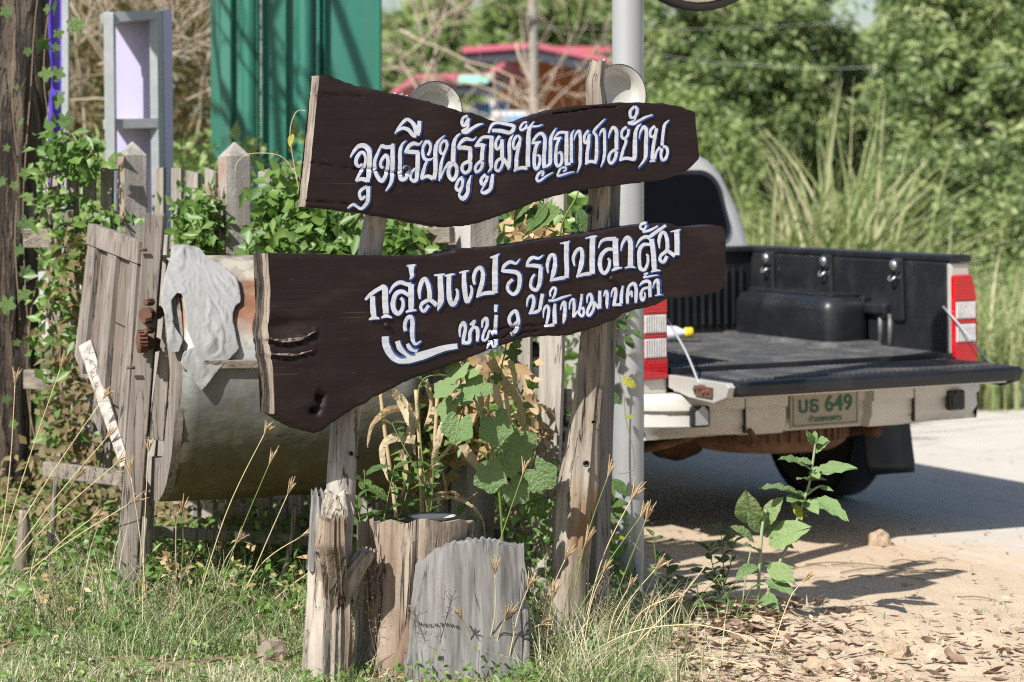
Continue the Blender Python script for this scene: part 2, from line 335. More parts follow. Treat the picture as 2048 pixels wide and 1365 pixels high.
M['car_silver'] = plain('car_silver', (.52, .51, .48), .36, .05, 4, 0, metallic=.35, dirt=(.45, .37, .28), dirt_r=(.5, .9), Coat_Weight=.5)
M['car_dusty'] = plain('car_dusty', (.56, .545, .515), .5, .10, 5, 0, metallic=.1, dirt=(.45, .40, .34), dirt_r=(.45, .8))
M['liner'] = plain('liner', (.0095, .0105, .013), .40, .3, 10, .001, dirt=(.035, .035, .036), dirt_r=(.5, .85))
M['liner_dusty'] = plain('liner_dusty', (.055, .056, .058), .45, .25, 18, .001, dirt=(.15, .147, .14), dirt_r=(.45, .75))
M['black_trim'] = plain('black_trim', (.014, .014, .016), .4, .2, 8)
M['glass'] = plain('glass', (.003, .003, .0035), .12, .1, 4, Specular_IOR_Level=.16)
M['red_lens'] = plain('red_lens', (.46, .006, .014), .18, .25, 40, Coat_Weight=.6)
M['clear_lens'] = plain('clear_lens', (.50, .48, .48), .2, .45, 50, Coat_Weight=.5)
M['tyre'] = plain('tyre', (.022, .021, .02), .85, .25, 20, .002, dirt=(.07, .055, .04), dirt_r=(.5, .8))
M['wheel_rim'] = plain('wheel_rim', (.4, .4, .4), .4, .1, 8, metallic=.6)
M['chassis'] = plain('chassis', (.13, .065, .035), .9, .35, 14, .003, dirt=(.24, .14, .085), dirt_r=(.45, .7))
M['chrome'] = plain('chrome', (.6, .6, .58), .25, .1, 10, metallic=.9)
M['plate_white'] = plain('plate_white', (.34, .305, .25), .5, .12, 10)
M['plate_green'] = plain('plate_green', (.03, .10, .055), .6, .3, 30)
M['bag'] = plain('bag', (.66, .68, .72), .3, .1, 20); M['yellow_cap'] = plain('yellow_cap', (.7, .52, .02), .4, .05, 10); M['red_bit'] = plain('red_bit', (.6, .02, .03), .4, .1, 10)
M['pink_roof'] = plain('pink_roof', (.44, .10, .15), .6, .15, 1.5); M['orange_wall'] = plain('orange_wall', (.36, .13, .045), .85, .15, 1); M['fascia'] = plain('fascia', (.035, .04, .055), .7, .2, 1)
M['blue_plastic'] = plain('blue_plastic', (.14, .36, .68), .4, .1, 2); M['turq'] = plain('turq', (.30, .62, .52), .5, .1, 2); M['cream'] = plain('cream', (.6, .6, .62), .7, .1, 2)
M['rock'] = plain('rock', (.38, .28, .19), .95, .25, 25, .01)
M['wire'] = plain('wire', (.45, .44, .40), .6, .1, 1)
M['utility'] = plain('utility', (.24, .22, .20), .9, .25, 2)
# ------------------------------------------------------------------ ground and road
RD0, RDD = Vector((1.38, 10.3, 0)), Vector((-.43, .903, 0)).normalized()      # a point on the near road edge and the road's direction
RDN = Vector((RDD.y, -RDD.x, 0)); RDW = 6.2
def road_d(x, y): return (x - RD0.x) * RDN.x + (y - RD0.y) * RDN.y               # distance right of the near edge
def gz(x, y):
    d = road_d(x, y); near = max(0, 1 - max(0, (math.hypot(x, y - 8) - 6) / 8))
    a = min(1, max(0, (-.25 - d) / .6)) if d < 3 else min(1, max(0, (d - RDW - .3) / 1))
    h = (.028 * mnoise.noise(Vector((x * 1.3, y * 1.3, 0))) + .014 * mnoise.noise(Vector((x * 5, y * 5, 3)))) * near
    if .25 < x < 3 and y < 8.9: h += near * min(1, (x - .25) * 3) * min(1, (8.9 - y) * 2.5) * (.012 * mnoise.noise(Vector((x * 9, y * 9, 7))) + .009 * max(0, mnoise.noise(Vector((x * 17, y * 17, 2)))))
    h += .055 * math.exp(-((x - .90) / .22) ** 2 - ((y - 8.15) / .22) ** 2)
    if x < .4: h += .02 * near * min(1, (.4 - x))
    return h * a - (0 if a else .0)
def axis_pts(lo, hi, flo, fhi, step):
    a = list(np.arange(flo, fhi + 1e-6, step)); s = step
    while a[-1] < hi: s *= 1.35; a.append(a[-1] + s)
    s = step
    while a[0] > lo: s *= 1.35; a.insert(0, a[0] - s)
    return a
gx = axis_pts(-500, 500, -2.0, 2.4, .03); gy = axis_pts(-60, 900, 6.2, 10.8, .03)
nx, ny = len(gx), len(gy)
V = np.array([(x, y, gz(x, y)) for y in gy for x in gx]); ii = np.arange(nx * ny).reshape(ny, nx)
Q = np.stack([ii[:-1, :-1], ii[:-1, 1:], ii[1:, 1:], ii[1:, :-1]], -1).reshape(-1, 4)
def m_ground():
    m = NT('ground'); co = m.co(); x = m.n('SeparateXYZ', {0: co}).outputs[0]; big = m.noise(co, .9, 4); mid = m.noise(co, 6, 6, .65); fine = m.noise(co, 70, 4, .7)
    sand = m.mix(mid, (.41, .31, .21), (.57, .46, .335)); sand = m.mix(m.ramp(fine, [(.6, 0.), (.75, .6)]), sand, (.26, .18, .12)); sand = m.mix(m.ramp(big, [(.5, 0.), (.7, .5)]), sand, (.48, .33, .205))
    soil = m.mix(mid, (.13, .09, .055), (.30, .235, .14)); soil = m.mix(m.ramp(m.noise(co, 14, 4), [(.5, 0.), (.65, .7)]), soil, (.13, .16, .06))
    f = m.ramp(m.math('ADD', m.math('MULTIPLY', x, .6), m.math('MULTIPLY', m.math('SUBTRACT', mid, .5), .9)), [(.02, 0.), (.32, 1.)])
    y = m.n('SeparateXYZ', {0: co}).outputs[1]; far = m.ramp(m.math('MULTIPLY', y, .05), [(.66, 0.), (.72, 1.)])
    c = m.mix(f, soil, sand); c = m.mix(far, c, (.16, .17, .07))
    return m.fin(c, .95, m.bump(m.math('ADD', mid, m.math('MULTIPLY', fine, .5)), .8, .02))
o = raw_mesh('ground', V, Q, np.zeros(len(Q)), m_ground()); tag(o, kind='structure'); o.data.polygons.foreach_set('use_smooth', [True] * len(o.data.polygons))
def m_road():
    m = NT('road'); co = m.co(); a = m.noise(co, .8, 5); b = m.noise(co, 9, 6, .65); c = m.mix(a, (.43, .395, .345), (.54, .50, .445)); c = m.mix(m.ramp(b, [(.5, 0.), (.8, .5)]), c, (.36, .29, .22))
    sx = m.n('SeparateXYZ', {0: co}); e = m.math('SUBTRACT', m.math('ADD', m.math('MULTIPLY', sx.outputs[0], RDN.x), m.math('MULTIPLY', sx.outputs[1], RDN.y)), RD0.dot(RDN))
    e = m.math('ADD', e, m.math('MULTIPLY', m.math('SUBTRACT', m.noise(co, 2.2, 5), .5), 1.6)); c = m.mix(m.ramp(e, [(.12, .95), (.75, 0.)]), c, m.mix(b, (.41, .31, .21), (.57, .46, .335)))
    rc = m.co((1, 1, 1), rot=(0, 0, -math.atan2(RDD.y, RDD.x))); tr = m.noise(m.n('Mapping', {'Vector': rc, 'Scale': (.25, 3.2, 1)}).outputs[0], 1, 5, .6); c = m.mix(m.ramp(tr, [(.52, 0.), (.72, .55)]), c, (.30, .275, .245)); c = m.mix(m.ramp(m.noise(co, 26, 5, .7), [(.6, 0.), (.72, .5)]), c, (.24, .215, .185))
    ck = m.math('ABSOLUTE', m.math('SUBTRACT', m.noise(co, .7, 6, .6, .4), .5)); c = m.mix(m.ramp(ck, [(0, .6), (.004, 0.)]), c, (.16, .14, .12))
    return m.fin(c, .85, m.bump(m.noise(co, 110, 3), .4, .004))
mb = MB(); ys = np.arange(-9, 60, .35); rows = []
for k, t in enumerate(ys):
    for j, s in enumerate((0, .25, .6, 2, 4, RDW - .06, RDW)):
        wob = (.10 * mnoise.noise(Vector((t * .9, 1, 0))) + .05 * mnoise.noise(Vector((t * 4, 1, 5)))) if j < 2 else 0
        p = RD0 + RDD * t + RDN * (s + wob); mb.v.append((p.x, p.y, .010 if 0 < j < 6 else -.012))
n_ = 7
for k in range(len(ys) - 1):
    for j in range(n_ - 1): mb.f.append((k*n_+j, k*n_+j+1, (k+1)*n_+j+1, (k+1)*n_+j)); mb.m.append(0)
o = mb.build('road', m_road()); tag(o, kind='structure')

# ------------------------------------------------------------------ the painted sign on two posts
PHI = R(30); TP = math.tan(PHI); BD = 7.42
SIGN0 = Vector((0, BD, 0))
sign = thing('wooden_sign', 'hand lettered sign of two dark brown boards nailed on two weathered posts', 'sign', SIGN0, PHI)
SM = ROOT[sign]; SMI = SM.inverted()
def on_board(px, py):
    u = (px - CX) / FPX; t = BD / (1 - TP * u); q = SMI @ Vector((u * t, t, CH - (py - HY) / FPX * t)); return q.x, q.z      # (along, height) in the board plane
def interp(poly, x):
    if x <= poly[0][0]: return poly[0][1]
    for (a, b), (c, d) in zip(poly, poly[1:]):
        if x <= c: return b + (d - b) * (x - a) / max(c - a, 1e-9)
    return poly[-1][1]
def make_board(name, top, bot, left, right, thick, lthick, seed, carve, label, bark=False):
    T = [on_board(*p) for p in top]; B = [on_board(*p) for p in bot]
    L = sorted([on_board(*p)[::-1] for p in left]); Rr = sorted([on_board(*p)[::-1] for p in right])
    NU, NV = 260, 64; front = []; zmid = lambda a: (interp(T, a), interp(B, a))
    def disp(a, z):
        d = .0022 * mnoise.noise(Vector((a * 3, z * 22, seed))) + .0035 * mnoise.noise(Vector((a * 2.2, z * 5, seed + 4))) + .0008 * mnoise.noise(Vector((a * 14, z * 90, seed)))
        d += carve(a, z); return d
    mb = MB(); idx = {}
    aL, aR = min(q[1] for q in L), max(q[1] for q in Rr)
    for i in range(NU + 1):
        g = i / NU
        for j in range(NV + 1):
            f = j / NV; a = aL + (aR - aL) * g
            for _ in range(2):
                zt, zb = zmid(a); z = zb + (zt - zb) * f; l = interp(L, z); r = interp(Rr, z); a = l + (r - l) * g
            zt, zb = zmid(a); e = .003 * mnoise.noise(Vector((a * 30, seed, 0))) - .006 * max(0, mnoise.noise(Vector((a * 17, seed, 9))) - .3) + .0022 * mnoise.noise(Vector((a * 90, seed, 4)))
            zt += e; zb += .003 * mnoise.noise(Vector((a * 26, seed + 8, 0))) + .0025 * mnoise.noise(Vector((a * 80, seed + 8, 2)))
            z = zb + (zt - zb) * f
            edge = min(f, 1 - f) * (zt - zb); rnd = .004 * max(0, 1 - edge / .007) ** 2
            mb.v.append((a, disp(a, z) + rnd, z))
    n1 = NV + 1; nf = len(mb.v)
    for i in range(NU):
        for j in range(NV): mb.f.append((i*n1+j, (i+1)*n1+j, (i+1)*n1+j+1, i*n1+j+1)); mb.m.append(0)
    # rim: top, right, bottom (painted) and left end (bare end grain, set back unevenly)
    ring = [i*n1+NV for i in range(NU+1)] + [NU*n1+j for j in range(NV-1, -1, -1)] + [i*n1 for i in range(NU-1, -1, -1)] + [j for j in range(1, NV)]
    back = []
    for q, k in enumerate(ring):
        a, y, z = mb.v[k]; isl = k < n1
        nb = thick + .004 * mnoise.noise(Vector((a * 9, z * 9, seed + 2)))
        shift = -lthick * (.65 + .6 * mnoise.noise(Vector((z * 6, seed, 1))) + .35 * mnoise.noise(Vector((z * 24, seed, 1)))) if isl else 0
        back.append(len(mb.v)); mb.v.append((a + shift, y + nb, z))
    nr = len(ring)
    for q in range(nr):
        k, k2 = ring[q], ring[(q+1) % nr]; isl = k < n1 and k2 < n1
        if isl:
            k3, k4 = back[(q+1) % nr], back[q]; mids = []
            for f_, b_ in ((k, k4), (k2, k3)):
                p_ = Vector(mb.v[f_]).lerp(Vector(mb.v[b_]), .36); mids.append(len(mb.v)); mb.v.append((p_.x - .002, p_.y, p_.z))
            mb.f.append((k, k2, mids[1], mids[0])); mb.m.append(1); mb.f.append((mids[0], mids[1], k3, k4)); mb.m.append(2 if bark else 1)
        else: mb.f.append((k, k2, back[(q+1) % nr], back[q])); mb.m.append(0)
    c = len(mb.v); av = np.array([mb.v[b] for b in back]).mean(0); 
    # flat back: strips between top and bottom rims
    tb = back[:NU+1]; bb = back[NU + NV: NU + NV + NU + 1][::-1]
    for i in range(NU):
        mb.f.append((tb[i], tb[i+1], bb[i+1], bb[i])); mb.m.append(0)
    o = mb.build(name, [M['board_paint'], M['end_grain'], M['bark']], sign, local=True, smooth=True, auto=50); o['label'] = label
    return o, disp
def bump2(a, z, ca, cz, ra, rz): return math.exp(-((a - ca) / ra) ** 2 - ((z - cz) / rz) ** 2)
def line_d(a, z, pts, wid):
    if not (pts[0][0] - .01 < a < pts[-1][0] + .01): return 0
    return math.exp(-((z - interp(pts, a)) / wid) ** 2)
cr1 = [on_board(*p) for p in ((620,326),(660,330),(705,338),(760,341),(805,348))]; cr2 = [on_board(*p) for p in ((1110,228),(1150,222),(1190,216),(1230,214))]; cr3 = [on_board(*p) for p in ((640,185),(660,190),(720,193))]
cr0 = [on_board(*p) for p in ((612,402),(650,404),(690,408))]
def carve1(a, z): return .006 * line_d(a, z, cr1, .0022) + .010 * line_d(a, z, cr2, .0022) + .004 * line_d(a, z, cr3, .003) + .005 * line_d(a, z, cr0, .003)
kn = on_board(578, 655); sp = [on_board(*p) for p in ((536,676),(560,682),(600,678),(630,662))]; sp2 = [on_board(*p) for p in ((540,708),(590,710),(625,700))]
hole = on_board(630, 822); hole2 = on_board(640, 800); cr5 = [on_board(*p) for p in ((985,660),(1030,652),(1090,650))]; cr6 = [on_board(*p) for p in ((960,690),(1010,672),(1070,664))]
def carve2(a, z):
    a += .012 * mnoise.noise(Vector((a * 40, z * 60, 3))); z += .007 * mnoise.noise(Vector((a * 30, z * 90, 8)))
    d = .014 * bump2(a, z, kn[0] - .035, kn[1] + .004, .085, .026) - .007 * line_d(a, z, sp, .006) + .012 * line_d(a, z, [(p, q - .016) for p, q in sp], .006) - .006 * line_d(a, z, sp2, .005) + .008 * line_d(a, z, [(p, q - .012) for p, q in sp2], .005)
    d += .03 * bump2(a, z, hole[0], hole[1], .018, .010) + .03 * bump2(a, z, hole2[0], hole2[1], .011, .018) + .006 * line_d(a, z, cr5, .003) + .006 * line_d(a, z, cr6, .003)
    return d
b1, disp1 = make_board('sign_board', [(612,152),(637,152),(645,150),(655,150),(690,164),(720,172),(760,182),(800,190),(860,204),(925,224),(943,226),(990,243),(1020,246),(1045,241),(1065,232),(1110,219),(1150,212),(1190,210),(1240,206),(1275,205),(1330,208),(1360,213),(1388,223),(1400,228)],
    [(598,413),(612,415),(640,417),(700,424),(760,432),(800,440),(850,450),(895,455),(930,452),(960,446),(1020,425),(1060,409),(1090,398),(1150,383),(1220,373),(1280,366),(1330,360),(1376,342),(1400,318)],
    [(610,420),(614,380),(621,326),(628,260),(634,200),(638,165),(640,140)], [(1389,215),(1393,262),(1399,312),(1397,320),(1376,332),(1376,350)], .045, .006, 2, carve1, 'upper dark brown board with a large line of white lettering edged in blue')
b2, disp2 = make_board('sign_board', [(530,507),(600,508),(700,511),(800,513),(880,511),(897,507),(915,499),(960,497),(1000,495),(1040,488),(1090,480),(1180,468),(1240,456),(1300,449),(1340,448),(1368,455),(1400,453),(1425,450),(1446,454),(1452,460)],
    [(520,826),(549,829),(575,846),(600,859),(630,867),(645,862),(662,848),(690,830),(712,815),(735,806),(745,795),(770,785),(820,760),(860,745),(900,731),(950,712),(990,696),(1040,679),(1060,674),(1140,671),(1180,659),(1230,640),(1250,626),(1310,611),(1340,597),(1400,592),(1430,586),(1445,578),(1455,560)],
    [(549,840),(548,790),(546,745),(538,680),(540,620),(541,580),(538,545),(535,500)], [(1446,445),(1451,475),(1450,540),(1447,585)], .085, .016, 5, carve2, 'lower dark brown board with smaller white lettering, a painted hand and a split at its left end', True)
# hand-painted lettering, as brush strokes traced glyph by glyph: (window x, y, scale) then strokes x,y,width
def catmull(pts, k=5):
    out = []; n = len(pts)
    for i in range(n - 1):
        p0, p1, p2, p3 = (np.array(pts[max(0, min(n-1, i+d))], float) for d in (-1, 0, 1, 2))
        for j in range(k):
            t = j / k; out.append(.5 * (2*p1 + (p2-p0)*t + (2*p0-5*p1+4*p2-p3)*t*t + (3*p1-p0-3*p2+p3)*t**3))
    out.append(np.array(pts[-1], float)); return out
def ribbon(mb, pts, lift, grow, off, m, disp, k=5, wmul=1.0):
    pts = catmull(pts, k); n = len(pts); base = len(mb.v)
    for i, p in enumerate(pts):
        d = pts[min(i+1, n-1)] - pts[max(i-1, 0)]; d = d[:2] / max(np.hypot(d[0], d[1]), 1e-6); nn = np.array([-d[1], d[0]]); w_ = max(p[2] * wmul * (1 + .13 * mnoise.noise(Vector((p[0] * .35, p[1] * .35, 2)))), .8) / 2 + grow
        c = p[:2] + np.array(off); ext = d * (grow if 0 < i < n-1 else 0)
        if i == 0: c = c - d * grow
        if i == n-1: c = c + d * grow
        for sgn in (-1, 1):
            q = c + nn * w_ * sgn; a, z = on_board(q[0], q[1]); mb.v.append((a, disp(a, z) - lift - .000025 * i, z))
    for i in range(n - 1): mb.f.append((base+2*i, base+2*i+1, base+2*i+3, base+2*i+2)); mb.m.append(m)
rl = random.Random(3)
def letters(win, glyphs, board, disp, grow=1.3, off=(2.5, 1.1)):
    x0, y0, s = win
    for g in glyphs:
        mb = MB(); st = []
        for line in g.split('|'):
            line = line.strip()
            if line: st.append([tuple(float(q) for q in t.split(',')) for t in line.split()])
        gr = grow * rl.uniform(.6, 1.3); of = (off[0] * rl.uniform(.7, 1.3), off[1] * rl.uniform(.4, 1.5))
        for q, pts in enumerate(st):
            pp = [(x0 + a / s, y0 + b / s, c / s) for a, b, c in pts]
            ribbon(mb, pp, .0012 + q * .00022, gr, of, 1, disp); ribbon(mb, pp, .0042 + q * .00035, 0, (0, 0), 0, disp, wmul=.93)
        mb.build('letter', [M['letter_paint'], M['letter_blue']], board, local=True)
U = (b1, disp1); D2 = (b2, disp2)
letters((690, 220, 6.825), [
 "60,650,18 110,570,42 175,500,58 250,490,70 312,545,74 325,630,70 320,760,70 312,880,70 290,985,50|130,970,36 210,945,56 290,965,66|130,970,28 200,850,46 250,770,44 268,680,40 250,600,46 205,582,46 150,650,55 135,720,55 170,775,45 222,740,34",
 "285,1050,46 220,1085,48 182,1140,45 207,1215,48 262,1180,36|300,1045,58 303,1150,58 290,1260,58 215,1348,44 150,1322,40 95,1292,42 20,1345,18",
 "490,480,28 440,590,42 395,700,48 400,830,55 440,930,60 490,970,58 545,890,54 572,760,54 570,660,52 540,622,48 480,700,44 475,770,44 512,790,36|485,490,58 560,512,58 640,500,58|645,462,40 640,560,62 637,750,62 630,920,58 600,1020,46 535,1110,14",
 "825,420,12 775,470,36 745,560,52 740,700,58 740,880,62 757,950,60 820,930,54 847,850,48 836,790,46 800,780,38 786,805,24",
 "1045,420,10 1000,472,34 930,460,56 870,490,56 830,550,46 800,582,18|805,570,46 900,575,62 1000,582,56|985,580,60 980,700,62 975,850,62 962,950,56 920,972,48 882,930,42 892,860,42 945,800,34",
 "670,325,20 730,232,36 800,152,46 850,132,48 920,190,58 958,270,76 960,350,52|690,302,20 770,252,46 850,272,56 920,350,54 962,362,34|1005,152,54 1000,260,58 980,352,48",
 "1110,422,50 1060,500,42 1055,600,46 1080,672,46 1150,680,32 1190,656,14|1110,424,50 1155,480,42 1150,560,42 1120,622,36|1110,700,36 1080,760,42 1050,880,56 1030,950,34|1030,950,26 1110,907,50 1190,937,66|1345,350,12 1260,430,42 1225,530,58 1220,700,62 1220,850,62 1200,950,52"], *U)
letters((860, 210, 6.825), [
 "190,480,42 132,540,42 130,640,42 160,670,32 200,622,38 220,540,42 190,480,42|215,590,42 180,680,32 145,790,42 130,900,46 115,1040,18|130,1010,30 180,890,28 230,810,42 262,780,36|400,390,16 345,440,42 310,530,58 305,650,66 300,790,70|300,800,56 250,860,54 245,960,56 295,1025,56 345,960,52 350,860,52 310,800,56",
 "620,435,10 570,480,32 480,465,56 410,510,46 365,590,36|365,590,46 450,585,62 550,600,56|535,600,62 535,720,62 522,780,54|520,770,54 440,810,46 425,880,50 470,930,46 530,880,54 535,780,54",
 "500,150,38 440,180,42 425,250,46 450,290,38 495,240,64 515,180,38|510,240,38 500,310,38 430,360,46 480,375,56 560,322,46 640,277,40 710,256,16",
 "435,985,36 380,1030,42 345,1120,46 370,1170,42 425,1120,46 435,1010,42|420,1150,36 385,1230,36 440,1280,66 500,1200,56 512,1080,54 550,960,12",
 "600,570,26 660,490,44 720,440,44 850,446,46|605,560,42 680,550,56 740,560,44|710,560,56 697,660,56 695,760,56|690,760,50 620,820,42 605,880,42 630,920,36 690,860,46 700,780,46|825,440,62 820,600,62 815,780,62 820,860,44 775,920,10",
 "750,950,46 695,1010,46 690,1070,46 715,1090,36 760,1030,46 770,970,42|740,1080,34 690,1185,24 740,1200,54 810,1150,56 830,1060,56 845,945,40",
 "940,425,46 890,500,42 885,580,46 910,610,32 960,540,46 965,470,42|970,480,46 970,600,56 970,700,56 982,760,54|960,730,46 900,770,42 880,860,42 915,905,40 960,850,40 985,760,46|980,730,54 1050,830,54 1055,885,30|1125,405,10 1080,470,42 1065,560,52 1070,720,56 1060,860,44",
 "785,385,26 830,280,42 900,246,42 1010,260,46 1130,296,54 1080,380,54 950,356,56 830,350,46"], *U)
letters((1020, 210, 7.583), [
 "95,460,38 40,550,46 35,640,42 60,670,36 110,600,46 140,520,42 100,460,38|140,520,46 115,640,56 85,800,62 80,930,60 50,1010,24|60,990,36 150,955,56 250,960,56|350,250,12 300,320,42 265,420,66 258,600,70 255,800,70 255,940,70",
 "245,265,36 190,275,32 140,350,42 160,385,36 220,345,36 240,300,32|200,372,26 270,340,26|320,330,32 400,325,28 475,300,18",
 "320,600,16 340,540,42 400,460,46 460,437,56 510,500,56 510,620,62 502,760,62 500,900,62 490,960,34|325,580,40 400,575,46 450,560,34|410,570,50 370,660,56 355,800,60 355,920,56 385,975,50 430,900,46 440,810,42 420,767,36 390,772,24|480,955,26 560,920,46 610,880,34|685,350,10 640,420,38 600,520,56 595,700,60 595,860,60 570,920,44",
 "490,1020,36 430,1040,46 395,1110,42 410,1155,42 460,1140,36 540,1080,30 640,1022,14|440,1012,26 490,1012,36 490,1060,30 460,1080,20",
 "645,530,16 670,490,32 740,420,42 870,425,46|645,525,30 710,510,42 765,500,34|735,510,46 690,620,48 680,750,56 680,870,56 710,930,50 765,880,46 770,770,46 745,717,36 715,742,24|845,420,56 840,600,66 840,780,66 840,920,56|820,910,36 900,890,46|955,380,10 920,450,42 912,560,52 912,740,52 915,880,50",
 "840,950,32 760,960,36 720,1030,36 715,1075,36 790,1060,36 880,1030,26 960,1015,14|840,950,26 830,990,26 790,1010,20",
 "955,540,10 985,450,32 1035,396,46 1055,470,52 1055,620,54 1050,800,54 1045,910,44 1000,1030,8"], *U)
letters((1160, 200, 7.184), [
 "110,440,42 60,510,42 50,590,42 70,625,36 105,570,42 125,490,42|125,500,42 110,640,52 90,760,52 85,880,54 65,930,24|75,910,36 140,885,46 210,900,46|345,275,16 270,350,32 200,430,42 180,480,34|180,470,36 225,530,46 225,680,52 220,830,52 200,920,32",
 "270,520,10 290,460,32 325,422,42 345,490,46 345,640,48 340,780,48 320,880,36 280,965,8",
 "400,550,10 425,460,36 470,396,50 515,460,56 515,600,60 515,720,54|510,710,50 430,760,42 400,850,46 430,915,40 490,850,50 515,740,50",
 "660,390,42 600,440,42 590,520,42 630,560,42 680,500,42 685,420,42|650,570,46 650,620,46 610,720,42 580,830,46 560,880,24|570,865,36 650,840,50 770,860,54|870,345,10 820,390,42 785,480,56 780,650,66 775,800,66 765,870,44",
 "775,95,42 715,160,46 715,240,42 745,260,32 795,220,46 810,140,46 775,95,42|790,240,36 770,300,26 690,330,36 760,345,46 840,300,42 930,250,36 1030,215,22",
 "840,560,10 860,460,32 910,390,52 945,450,56 940,600,60 937,780,60 910,870,40 825,970,8",
 "1070,380,46 1010,430,42 1000,510,42 1030,535,32 1075,490,46 1090,410,42|1085,430,46 1060,580,52 1040,720,52 1025,860,56|990,885,22 1070,870,42|1060,850,46 1090,750,36 1140,680,42|1270,290,12 1210,350,42 1185,450,46 1170,600,46 1170,660,46|1180,670,46 1235,690,46 1245,770,42 1210,850,46 1165,860,42 1150,780,42 1165,700,46"], *U)
letters((720, 490, 5.46), [
 "50,600,26 110,540,46 200,480,46 260,470,66 265,600,70 272,750,70|130,560,56 130,680,66 140,790,60|85,815,16 140,795,42 200,805,16|220,795,16 275,775,42 335,795,16",
 "310,530,12 360,450,36 430,410,46 500,430,46 550,440,56|550,430,66 550,580,66 550,700,60|490,735,16 545,715,36 605,715,16|530,560,36 450,510,46 380,540,52 350,640,56 365,720,56 410,750,46 455,690,42 457,610,36 430,580,34",
 "505,228,16 600,222,26|556,225,74 556,290,52 560,340,46 535,375,10",
 "490,940,44 480,880,42 500,810,46 545,785,46 565,850,52 560,960,52 570,1040,46 600,1085,32 655,1050,14",
 "645,590,20 640,500,42 670,400,50 705,372,46 740,450,50 750,560,54 740,620,46|740,600,44 670,640,42 655,690,36 690,725,36 740,660,40|760,600,46 830,660,54|800,330,14 870,330,30 915,318,14|865,325,56 870,480,64 870,620,66 835,715,10",
 "910,340,12 970,330,30 1025,318,12|965,330,52 960,480,58 970,600,58 1010,650,54 1050,580,42 1052,510,32 1035,480,18",
 "265,1000,78 275,1090,84 320,1180,86 400,1246,90 520,1250,92 700,1200,92 900,1132,76 1055,1105,60|400,1050,58 430,1130,64 500,1190,50 560,1206,36|510,1080,36 540,1130,52 620,1160,44"], *D2)
letters((880, 480, 5.933), [
 "220,390,12 280,378,30 335,365,12|280,370,52 275,480,58 285,620,62 310,730,56 350,680,42 367,600,36 350,540,20",
 "400,530,30 390,450,42 420,360,46 470,332,50 500,400,50 490,500,56 460,600,54 425,685,20|430,670,30 520,635,46 640,625,46|580,210,14 640,200,40 690,165,10|645,190,66 640,350,70 640,500,70 640,630,66",
 "935,225,10 890,280,32 820,262,42 750,310,42 730,380,34|735,370,42 830,375,50 900,390,54 935,440,54 930,550,54 900,620,50 850,645,42 795,590,42 800,520,42 850,470,40",
 "1215,180,10 1160,220,32 1090,210,42 1040,250,42 1015,320,24|1020,310,36 1100,305,46 1190,320,50|1185,320,50 1180,430,56 1170,530,50 1130,595,46 1070,560,42 1075,470,36 1110,410,30",
 "1020,790,14 1035,700,32 1080,662,36 1105,720,46 1090,810,46 1050,880,24|1060,870,26 1130,855,42 1180,830,36|1205,640,46 1190,740,46 1175,830,46",
 "230,1150,20 230,1050,36 270,980,42 295,1050,42 275,1150,46 265,1240,34|270,1220,46 340,1210,46 350,1100,42 390,1030,34|350,1010,30 400,960,32 385,1030,30 430,1050,46 440,1130,46 430,1205,34",
 "490,1040,20 500,960,36 540,930,38 550,1010,42 510,1110,36 500,1190,30 550,1170,30 580,1080,30 630,1120,46|650,1120,46 650,980,46 655,890,42",
 "655,770,46 650,855,36",
 "545,1290,14 570,1240,30 600,1205,34 620,1270,26 655,1250,42|655,1250,46 655,1180,42",
 "830,1120,46 880,1090,50 915,1020,50 915,920,46 885,842,42 820,900,42 810,970,42 850,1015,36 900,970,34"], *D2)
letters((1060, 440, 6.206), [
 "215,660,20 205,560,42 240,450,46 290,442,46 302,540,54 280,660,60 245,765,20|255,750,30 340,730,46 430,715,46|360,290,10 440,285,30 480,260,10|440,270,66 440,450,60 445,620,60 440,720,56",
 "545,575,20 530,470,42 570,380,46 620,362,46 640,450,54 620,580,60 570,715,20|580,700,30 660,675,46 750,665,46|670,230,10 760,210,28 820,200,10|765,205,74 760,400,70 760,560,70 760,670,66",
 "245,950,26 240,900,28 280,842,32 310,860,32 295,930,32 265,985,20|220,1000,26 290,1000,32 400,960,32 500,930,12",
 "155,1215,10 165,1120,28 200,1066,36 225,1110,42 215,1200,42 180,1330,24|170,1320,26 290,1300,42|300,1040,34 295,1150,52 295,1290,50",
 "370,1120,14 390,1050,32 420,1022,42 425,1120,46 415,1220,46 400,1285,14",
 "480,1110,14 490,1020,28 530,986,36 540,1080,42 530,1210,40|530,1200,34 590,1130,26 640,1092,30|630,920,30 625,1010,36 610,1090,36 600,1160,36 635,1195,36 660,1140,32 640,1080,30",
 "700,1030,14 705,950,32 740,922,36 760,1000,42 720,1090,42 700,1160,36 730,1185,36 780,1100,36 780,1010,34|790,1030,36 850,1100,42|855,880,36 855,980,46 855,1100,40",
 "905,950,14 930,882,36 950,930,42 945,1030,42 945,1100,18"], *D2)
